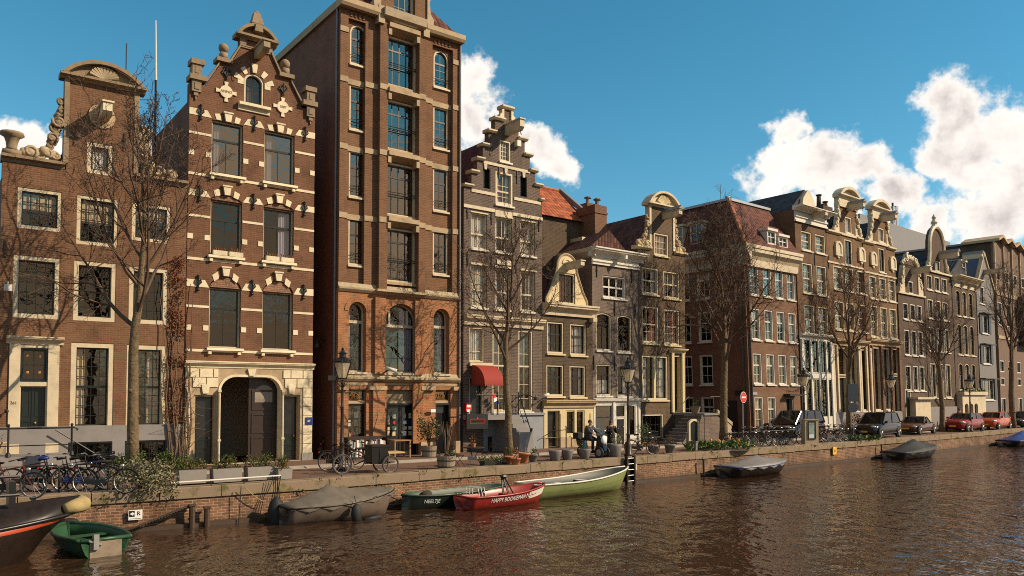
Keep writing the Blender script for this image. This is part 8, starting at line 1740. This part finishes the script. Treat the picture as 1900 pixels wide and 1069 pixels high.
p, t = QP(qat(310), -.12); rf_ = thing('mooring_rope', 'thick dark rope fender hanging along the quay wall beside the posts', 'rope', (p.x, p.y, 0), atan2(t.y, t.x)); b = MB(); q = [(-1.1, -.06, -1.05), (-.5, -.1, -.86), (.0, -.1, -.7), (.4, -.08, -.55), (.8, -.05, -.42)]; b.tube(q, [.02, .04, .055, .05, .03], 8)
for k in range(16): f = k / 15; x = -.7 + 1.2 * f; z = -.93 + .42 * f; b.tube([(x + .1 * cos(a), -.1 + .075 * sin(a), z + .05 * cos(a)) for a in (0, 1.57, 3.14, 4.71, 6.28)], .016, 4)
b.build('rope', 'rope_dark', rf_)
for pa, za, pb, zb_, lab, mt in ((120, -.35, 30, -.3, 'thin dark mooring rope from the tug bow to the dinghy', 'rope_dark'), (446, .0, 442, -1.15, 'dark hose hanging down the quay wall from the pipe rail', 'rubber'), (452, .0, 492, -.55, 'thin pale line slanting from the rail to the outboard motor', 'rope'), (718, -.3, 830, -.95, 'slack pale rope between the covered boat and the dark green boat', 'rope')):
    a, t = QP(qat(pa), -.2 if pa != 120 else -2.0); c, _ = QP(qat(pb), -.2 if pa != 120 else -3.0); o = thing('rope', lab, 'rope', (a.x, a.y, 0)); b = MB(); d = c - a; b.tube([(d.x * f, d.y * f, za + (zb_ - za) * f - .25 * sin(pi * f) * (1 if pa > 700 else .3)) for f in [i / 8 for i in range(9)]], .014, 5); b.build('line', mt, o)
p, t = QP(qat(255.5), -.035); ps = thing('parking_sign', 'small white plate with an arrow and a red letter R on the quay wall', 'sign', (p.x, p.y, -.62), atan2(t.y, t.x)); b = MB(); b.box(-.18, .18, -.03, 0, -.15, .13); b.build('plate', 'white_sign', ps); b = MB(); b.box(-.165, -.02, -.034, -.028, -.06, .11); b.build('black_field', 'black_paint', ps); b = MB(); b.prism([(-.15, .025), (-.06, -.03), (-.06, .08)][::-1] , -.038, -.033); b.box(-.06, -.03, -.038, -.033, .005, .045); b.build('arrow', 'white_sign', ps); text('R', .16, 'maroon', ps, (.085, -.034, .025), FRONT); b = MB(); b.box(-.15, .15, -.034, -.029, -.12, -.11); b.build('text_line', 'iron', ps)
for px, s_, lab, mt, ch in ((1545, .2, 'small yellow number plate on the quay wall', 'plate_yellow', '6'), (1175.5, .12, 'small cream plate on the quay wall right of the ladder', 'cream', '')):
    p, t = QP(qat(px), -.03); o = thing('wall_plate', lab, 'sign', (p.x, p.y, -.4), atan2(t.y, t.x)); b = MB(); b.box(-s_, s_, -.04, 0, -s_ * 1.1, s_ * 1.1); b.build('plate', mt, o); ch and text(ch, s_ * 1.3, 'iron', o, (0, -.044, 0), FRONT)
# signs and box on the quay
g = gnd(1379, 829); ns = thing('no_entry_sign', 'round red no entry sign with a white bar on a slim grey pole', 'sign', (g.x, g.y, 0), atan2(-.0, 1) + .75); b = MB(); b.tube([(0, 0, 0), (0, 0, 3.0)], .03, 8); b.build('pole', 'steel', ns); b = MB(); b.disc((0, 2.72), .31, -.06, -.04, 28); b.build('rim', 'white_sign', ns); b = MB(); b.disc((0, 2.72), .29, -.066, -.059, 28); b.build('disc', 'sign_red', ns); b = MB(); b.box(-.2, .2, -.071, -.065, 2.68, 2.76); b.build('bar', 'white_sign', ns)
g = gnd(1584, 815); ns = thing('traffic_sign', 'pair of signs seen from behind on one pole beside the black van', 'sign', (g.x, g.y, 0), -.45); b = MB(); b.tube([(0, .05, 0), (0, .05, 3.7)], .03, 8); b.build('pole', 'steel', ns); b = MB(); b.disc((0, 2.05), .32, -.0, .02, 20); b.build('round_plate', 'lead', ns); b = MB(); b.box(-.3, .3, -.0, .02, 2.45, 3.6); b.build('rectangular_plate', 'lead', ns)
g = gnd(1503, 826); eb = thing('electrical_box', 'cream electrical cabinet with a framed poster among the parked bicycles', 'cabinet', g, qrz(1503) - .5); b = MB(); b.box(-.42, .42, -.2, .2, 0, 1.42); b.box(-.45, .45, -.23, .23, 1.42, 1.48); b.build('cabinet', 'stone_tan', eb); b = MB(); b.ring(loop(-.24, .24, .35, 1.36), loop(-.2, .2, .39, 1.32), -.24, -.2); b.build('poster_frame', 'iron', eb); b = MB(); b.box(-.2, .2, -.215, -.203, .39, 1.32); b.build('poster', 'poster', eb); b = MB(); b.box(-.18, .12, -.219, -.214, .42, .62); b.build('poster_label', 'white_sign', eb)

# ------------------------------------------------------------------ cars
def car(name, lab, pf, pr, paint, Lc, Wc, Hc, kind='sedan', wr=.32, group='cars parked along the quay', plate='plate_yellow', soft=None):
    """pf, pr: pixels where the near front and rear wheels touch the road"""
    a, c = gnd(*pf), gnd(*pr); m = (a + c) / 2; d = (a - c); d.z = 0; wb = max(2.4, min(3.2, d.length)); rz = atan2(d.y, d.x); n_ = Vector((sin(rz), -cos(rz), 0)); t = thing(name, lab, 'car', m + n_ * Wc / 2 * (1 if n_.y > 0 else -1), rz, group); hw = Wc / 2
    bz, hz = .2, {'suv': 1.0, 'van': 1.02, 'roadster': .82}.get(kind, .88); xf, xr = Lc * .5, -Lc * .5; b = MB()
    st_ = [(xf, .42, hz - .3, .72), (xf - .12, .24, hz - .16, .86), (xf - .5, bz, hz - .07, .97), (xf - 1.1, bz, hz, 1.0), (0, bz, hz + .04, 1.0), (xr + .9, bz, hz + .06, 1.0), (xr + .3, bz + .03, hz + .05, .96), (xr + .06, .28, hz - .02, .9), (xr, .4, hz - .14, .78)]; vs = []
    for x, z0, z1, k in st_:
        w = hw * k; h = z1 - z0; vs += [(x, y * w, z0 + q * h) for y, q in ((-.86, 0), (-.98, .18), (-1.0, .55), (-.97, .8), (-.86, .96), (-.5, 1.0), (.5, 1.0), (.86, .96), (.97, .8), (1.0, .55), (.98, .18), (.86, 0))]
    k = 12; b.add(vs, [(i * k + q, (i + 1) * k + q, (i + 1) * k + (q + 1) % k, i * k + (q + 1) % k) for i in range(len(st_) - 1) for q in range(k)] + [tuple(range(k - 1, -1, -1)), tuple(range((len(st_) - 1) * k, len(st_) * k))])
    body = b.build('body', paint, t, True); body.modifiers.new('b', 'EDGE_SPLIT').split_angle = radians(45)
    wx0, wx1, rx0, rx1 = {'suv': (1.0, .25, -1.75, xr + .25), 'van': (1.75, .75, -2.0, xr + .15), 'roadster': (.55, .0, -.55, -1.0)}.get(kind, (.95, .2, -1.0, -1.75))
    zb, zr = hz - .02, Hc; wt = hw * .74
    gl = lambda x, y, z: (x, y, z)
    low = [(wx0, -hw * .88, zb), (wx0, hw * .88, zb), (rx1, hw * .9, zb + .04), (rx1, -hw * .9, zb + .04)]; hi = [(wx1, -wt, zr - .03), (wx1, wt, zr - .03), (rx0, wt, zr - .02), (rx0, -wt, zr - .02)]; V = [Vector(p) for p in low + hi]
    b = MB(); b.add([V[4], V[5], V[6], V[7]] + [V[4] + Vector((-.08, .15, .045)), V[5] + Vector((-.08, -.15, .045)), V[6] + Vector((.05, -.15, .05)), V[7] + Vector((.05, .15, .05))], [(0, 1, 5, 4), (1, 2, 6, 5), (2, 3, 7, 6), (3, 0, 4, 7), (4, 5, 6, 7)])
    for i, j in ((0, 4), (1, 5), (2, 6), (3, 7)): b.tube([V[i], V[j]], .045, 5)
    for s_ in (0, 1):
        A, B_, D_, E_ = (V[0], V[3], V[7], V[4]) if s_ == 0 else (V[1], V[2], V[6], V[5])
        for f in ((.52,) if kind != 'van' else (.36, .68)): b.tube([A + (B_ - A) * f, E_ + (D_ - E_) * f], .035, 5)
    b.build('roof', soft or paint, t)
    for nm, q in (('windscreen', (0, 1, 5, 4)), ('side_window', (0, 3, 7, 4)), ('side_window', (1, 2, 6, 5)), ('rear_window', (3, 2, 6, 7))): b = MB(); b.add([V[i] for i in q], [(0, 1, 2, 3)]); b.build(nm, 'glass_car', t)
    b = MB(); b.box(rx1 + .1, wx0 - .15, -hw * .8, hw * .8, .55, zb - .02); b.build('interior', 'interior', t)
    for sx in (1, -1):
        for sy in (1, -1):
            x, y = sx * wb / 2 + .05, sy * (hw - .12); b = MB(); b.X = Matrix.Translation((x, y, wr)) @ Matrix.Rotation(pi / 2, 4, 'X'); b.lathe([(wr * .66, -.1), (wr * .95, -.11), (wr, -.07), (wr, .07), (wr * .95, .11), (wr * .66, .1)], (0, 0, 0), 22, cap=False); w_ = b.build('tyre', 'rubber', t, True); b = MB(); b.X = Matrix.Translation((x, y, wr)) @ Matrix.Rotation(pi / 2, 4, 'X'); b.lathe([(.01, .06), (wr * .64, .045), (wr * .68, .1)], (0, 0, 0), 20, cap=False); b.lathe([(.01, -.06), (wr * .64, -.045), (wr * .68, -.1)], (0, 0, 0), 20, cap=False)
            for q in range(5): a_ = q * 2 * pi / 5; b.tube([(0, 0, .085 * -sy), (wr * .62 * cos(a_), wr * .62 * sin(a_), .075 * -sy)], .035, 4)
            b.build('rim', 'steel', w_); b = MB(); b.disc((x, wr + .0), wr * 1.16, sy * (hw - .0) - .012 if sy > 0 else -hw - .006, sy * (hw) + .006 if sy > 0 else -hw + .012, 22); b.build('wheel_arch', 'rubber', t)
            for o_ in (w_,) : o_.location.y = sy * .06
    for s_ in (-1, 1):
        b = MB(); b.ball((xf - .17, s_ * hw * .66, hz - .22), .15, 8, 0, (.9, 1.25, .62)); b.build('headlight', 'chrome', t, True); b = MB(); b.ball((xr + .06, s_ * hw * .74, hz - .1), .13, 8, 0, (.5, .9, .9)); b.build('tail_light', 'light_red', t, True); b = MB(); b.box(wx0 - .42, wx0 - .2, s_ * (hw + .02) - .09, s_ * (hw + .02) + .09, zb + .02, zb + .17); b.build('mirror', paint, t)
    b = MB(); b.box(xf - .09, xf - .01, -hw * .45, hw * .45, hz - .46, hz - .28); b.build('grille', 'black_paint', t); b = MB(); b.box(xf - .02, xf + .015, -.26, .26, .4, .51); b.build('number_plate', plate, t); b = MB(); b.box(xr + .9, xf - 1.1, -hw - .006, -hw + .01, .3, .36); b.box(xr + .9, xf - 1.1, hw - .01, hw + .006, .3, .36); b.build('side_trim', 'rubber', t); return t
car('people_carrier', 'black people carrier standing behind the row of bicycles', (1476, 817), (1530, 813), 'paint_brown', 4.8, 1.85, 1.85, 'van', .33)
car('off_roader', 'black off-roader with silver wheels, front car of the quayside row', (1636, 814), (1669, 811), 'paint_black', 4.5, 1.8, 1.68, 'suv', .36)
car('sports_car', 'dark bronze convertible with a black soft top behind the off-roader', (1708, 807), (1734, 804.5), 'paint_bronze', 4.1, 1.76, 1.28, 'roadster', .33, soft='coat_black')
car('estate_car', 'dark red estate car with its roof shining, behind the third tree', (1797, 801.5), (1824, 799.5), 'paint_red', 4.6, 1.8, 1.43, 'suv', .32)
car('orange_car', 'bright orange hatchback just behind the dark red estate car', (1854, 798), (1875, 796.2), 'paint_orange', 4.3, 1.76, 1.46, 'suv', .31)
car('parked_car', 'dark grey car cut off by the right edge', (1913, 794.5), (1936, 793.5), 'paint_grey', 4.5, 1.8, 1.46, 'sedan', .31)

# ------------------------------------------------------------------ people and the scooter
def person(lab, loc, rz, J, hair, coat, legs, shoes='coat_black', hem=None, scale=1.0, longhair=False):
    """J: joint positions; one skinned body, clothing and hair as its children"""
    me = bpy.data.meshes.new('person'); names = list(J); E_ = [('pel', 'sp'), ('sp', 'ch'), ('ch', 'nk'), ('nk', 'hd'), ('hd', 'tp'), ('ch', 'sL'), ('sL', 'eL'), ('eL', 'wL'), ('ch', 'sR'), ('sR', 'eR'), ('eR', 'wR'), ('pel', 'hL'), ('hL', 'kL'), ('kL', 'aL'), ('aL', 'tL'), ('pel', 'hR'), ('hR', 'kR'), ('kR', 'aR'), ('aR', 'tR')]
    rad = dict(pel=.15, sp=.135, ch=.15, nk=.055, hd=.085, tp=.075, s=.07, e=.045, w=.03, h=.10, k=.065, a=.042, t=.035); vs = [Vector(J[n]) for n in names]; es = [(names.index(a), names.index(c)) for a, c in E_]; rr = [rad.get(n, rad.get(n[0])) for n in names]
    for sd in 'LR':
        w_ = Vector(J['w' + sd]); f_ = (w_ - Vector(J['e' + sd])).normalized(); up = Vector((0, 0, 1)) if abs(f_.z) < .8 else Vector((1, 0, 0)); sx_ = f_.cross(up).normalized(); dn = f_.cross(sx_); pi_ = len(vs); vs.append(w_ + f_ * .07); rr.append(.032); es.append((names.index('w' + sd), pi_))
        for q, (o_, ln) in enumerate(((-.03, .07), (-.01, .085), (.01, .08), (.028, .065))): b0_ = len(vs); vs += [w_ + f_ * .10 + sx_ * o_, w_ + f_ * (.10 + ln * .55) + sx_ * o_ * 1.1 + dn * .012, w_ + f_ * (.10 + ln * .8) + sx_ * o_ * 1.1 + dn * .035]; rr += [.011, .0095, .0085]; es += [(pi_, b0_), (b0_, b0_ + 1), (b0_ + 1, b0_ + 2)]
        b0_ = len(vs); vs += [w_ + f_ * .05 - sx_ * .045, w_ + f_ * .09 - sx_ * .06 + dn * .02]; rr += [.012, .01]; es += [(pi_, b0_), (b0_, b0_ + 1)]
    me.from_pydata(vs, es, []); o = bpy.data.objects.new('person', me); C.objects.link(o); o.location = loc; o.rotation_euler = (0, 0, rz); o.scale = (scale,) * 3; tag(o, lab, 'person'); me.materials.append(M['skin']); md = o.modifiers.new('skin', 'SKIN'); md.use_smooth_shade = True; o.modifiers.new('sub', 'SUBSURF').levels = 1; o.modifiers['sub'].render_levels = 1
    for i, v in enumerate(me.skin_vertices[0].data): v.radius = (rr[i], rr[i] * (.8 if i < len(names) and names[i] in ('pel', 'sp', 'ch') else 1)); v.use_root = (i == names.index('pel'))
    hd, tp = Vector(J['hd']), Vector(J['tp']); ct = (hd + tp) / 2; fw = Vector((0, -1, 0)); b = MB()
    for s_ in (-1, 1): b.ball(ct + Vector((s_ * .033, -.088, .005)), .011, 6)
    b.build('eyes', 'coat_black', o, True); b = MB(); b.ball(ct + Vector((0, -.1, -.02)), .018, 6, 0, (.8, 1, 1.5)); b.ball(ct + Vector((0, -.085, -.06)), .022, 6, 0, (1.3, .6, .4))
    for s_ in (-1, 1): b.ball(ct + Vector((s_ * .09, 0, -.005)), .026, 6, 0, (.4, .8, 1.2))
    b.build('face', 'skin', o, True); b = MB(); b.ball(ct + Vector((0, .032, .045)), .104, 12, 0, (.97, .95, 1.0))
    if longhair: b.ball(ct + Vector((0, .06, -.1)), .095, 10, 0, (1.05, .7, 1.5))
    b.build('hair', hair, o, True); b = MB(); V_ = lambda n: Vector(J[n])
    b.tube([V_('pel') - Vector((0, 0, .06)), V_('sp'), V_('ch'), (V_('ch') + V_('nk')) / 2 + Vector((0, 0, .03))], [.205, .19, .21, .10], 12)
    for sd in 'LR': b.tube([V_('ch').lerp(V_('s' + sd), .6), V_('s' + sd), V_('e' + sd), V_('w' + sd)], [.12, .10, .07, .05], 8)
    if hem: b.tube([V_('pel') + Vector((0, 0, .02)), V_('pel') - Vector((0, 0, hem * .5)), V_('pel') - Vector((0, 0, hem))], [.185, .215, .235], 12)
    b.build('coat', coat, o, True); b = MB()
    for sd in 'LR': b.tube([V_('pel').lerp(V_('h' + sd), .8), V_('h' + sd), V_('k' + sd), V_('a' + sd) + Vector((0, 0, .03))], [.115, .118, .082, .06], 8)
    b.build('trousers', legs, o, True); b = MB()
    for sd in 'LR': b.tube([V_('a' + sd) + Vector((0, .03, -.03)), V_('t' + sd) + Vector((0, -.03, 0))], [.052, .045], 8)
    b.build('shoes', shoes, o, True); return o
STAND = dict(pel=(0, 0, .93), sp=(0, .01, 1.1), ch=(0, .0, 1.34), nk=(0, -.01, 1.5), hd=(0, -.02, 1.58), tp=(0, -.02, 1.67), sL=(.17, 0, 1.4), eL=(.24, -.12, 1.15), wL=(.12, -.24, 1.38), sR=(-.17, 0, 1.4), eR=(-.25, -.1, 1.14), wR=(-.1, -.26, 1.36), hL=(.09, 0, .88), kL=(.1, -.02, .48), aL=(.1, .02, .08), tL=(.11, -.14, .035), hR=(-.09, 0, .88), kR=(-.1, -.02, .48), aR=(-.1, .02, .08), tR=(-.11, -.14, .035))
g = gnd(1134, 844); person('woman in a long black coat raising her hands to her brown hair beside the scooter', (g.x, g.y, 0), .5, STAND, 'hair_brown', 'coat_black', 'trousers', hem=.5, scale=.93, longhair=True)
WALK = dict(STAND); WALK.update(eL=(.23, .02, 1.14), wL=(.22, -.12, .92), eR=(-.23, .02, 1.14), wR=(-.22, -.1, .92), kL=(.1, -.1, .5), aL=(.1, -.05, .09), tL=(.1, -.2, .04))
g = gnd(1821, 797); person('person in a dark jacket walking behind the dark red estate car', (g.x - .6, g.y + 2.2, 0), .3, WALK, 'hair_brown', 'jacket_dark', 'trousers')
g = gnd(1098, 849); gz_ = qrz(1100) - 1.5
sc_ = thing('motor_scooter', 'dark three wheeled motor scooter with a tall clear windscreen and white front', 'scooter', g, gz_); b = MB()
b.add([(x, s_ * y, z) for s_ in (-1, 1) for x, y, z in ((.78, .1, .55), (.66, .2, 1.0), (.52, .22, 1.06), (.42, .2, .5), (.3, .2, .3), (-.35, .2, .3), (-.45, .18, .7), (-.85, .13, .82), (-.8, .1, .55), (-.3, .2, .22), (.45, .2, .22), (.82, .08, .35))], [tuple(range(12)), tuple(range(23, 11, -1))] + [(i, 12 + i, 12 + (i + 1) % 12, (i + 1) % 12) for i in range(12)]); b.build('body', 'paint_black', sc_); b = MB(); b.ball((.72, 0, .82), .17, 10, 0, (.6, 1.1, 1.2)); b.build('front_panel', 'white_sign', sc_, True)
for x, y in ((.62, -.22), (.62, .22), (-.62, 0)): b = MB(); n = 18; b.tube([(x + .2 * cos(2 * pi * k / n), y, .26 + .2 * sin(2 * pi * k / n)) for k in range(n + 1)], .06, 8, 0, False); w_ = b.build('tyre', 'rubber', sc_, True); b = MB(); b.disc((x, .26), .16, y - .03, y + .03, 16); b.build('rim', 'steel', w_)
b = MB(); b.ball((-.3, 0, .82), .16, 10, 0, (2.2, .9, .5)); b.build('seat', 'coat_black', sc_, True); b = MB(); b.add([(.62, -.26, 1.0), (.62, .26, 1.0), (.5, .3, 1.35), (.3, .2, 1.72), (.3, -.2, 1.72), (.5, -.3, 1.35)], [(0, 1, 2, 5), (5, 2, 3, 4)]); b.build('windscreen', 'glass_clear', sc_); b = MB(); b.tube([(.35, -.32, 1.08), (.48, 0, 1.05), (.35, .32, 1.08)], .018, 6); b.build('handlebar', 'iron', sc_)
for s_ in (-1, 1): b = MB(); b.ball((.45, s_ * .4, 1.2), .06, 8, 0, (.4, 1, .8)); b.tube([(.42, s_ * .3, 1.08), (.45, s_ * .38, 1.17)], .01, 4); b.build('mirror', 'chrome', sc_, True)
b = MB(); b.box(-1.0, -.68, -.16, .16, .82, 1.1); b.build('top_box', 'black_paint', sc_)
RIDE = dict(pel=(0, .2, .92), sp=(0, .2, 1.08), ch=(0, .14, 1.3), nk=(0, .1, 1.44), hd=(0, .07, 1.52), tp=(0, .06, 1.61), sL=(.17, .12, 1.36), eL=(.26, -.06, 1.16), wL=(.26, -.26, 1.1), sR=(-.17, .12, 1.36), eR=(-.26, -.06, 1.16), wR=(-.26, -.26, 1.1), hL=(.1, .15, .88), kL=(.17, -.22, .78), aL=(.15, -.18, .36), tL=(.15, -.32, .31), hR=(-.1, .15, .88), kR=(-.17, -.22, .78), aR=(-.15, -.18, .36), tR=(-.15, -.32, .31))
person('rider in a dark jacket sitting on the three wheeled motor scooter', (g.x, g.y, 0), gz_ + pi / 2, RIDE, 'hair_brown', 'jacket_dark', 'trousers')
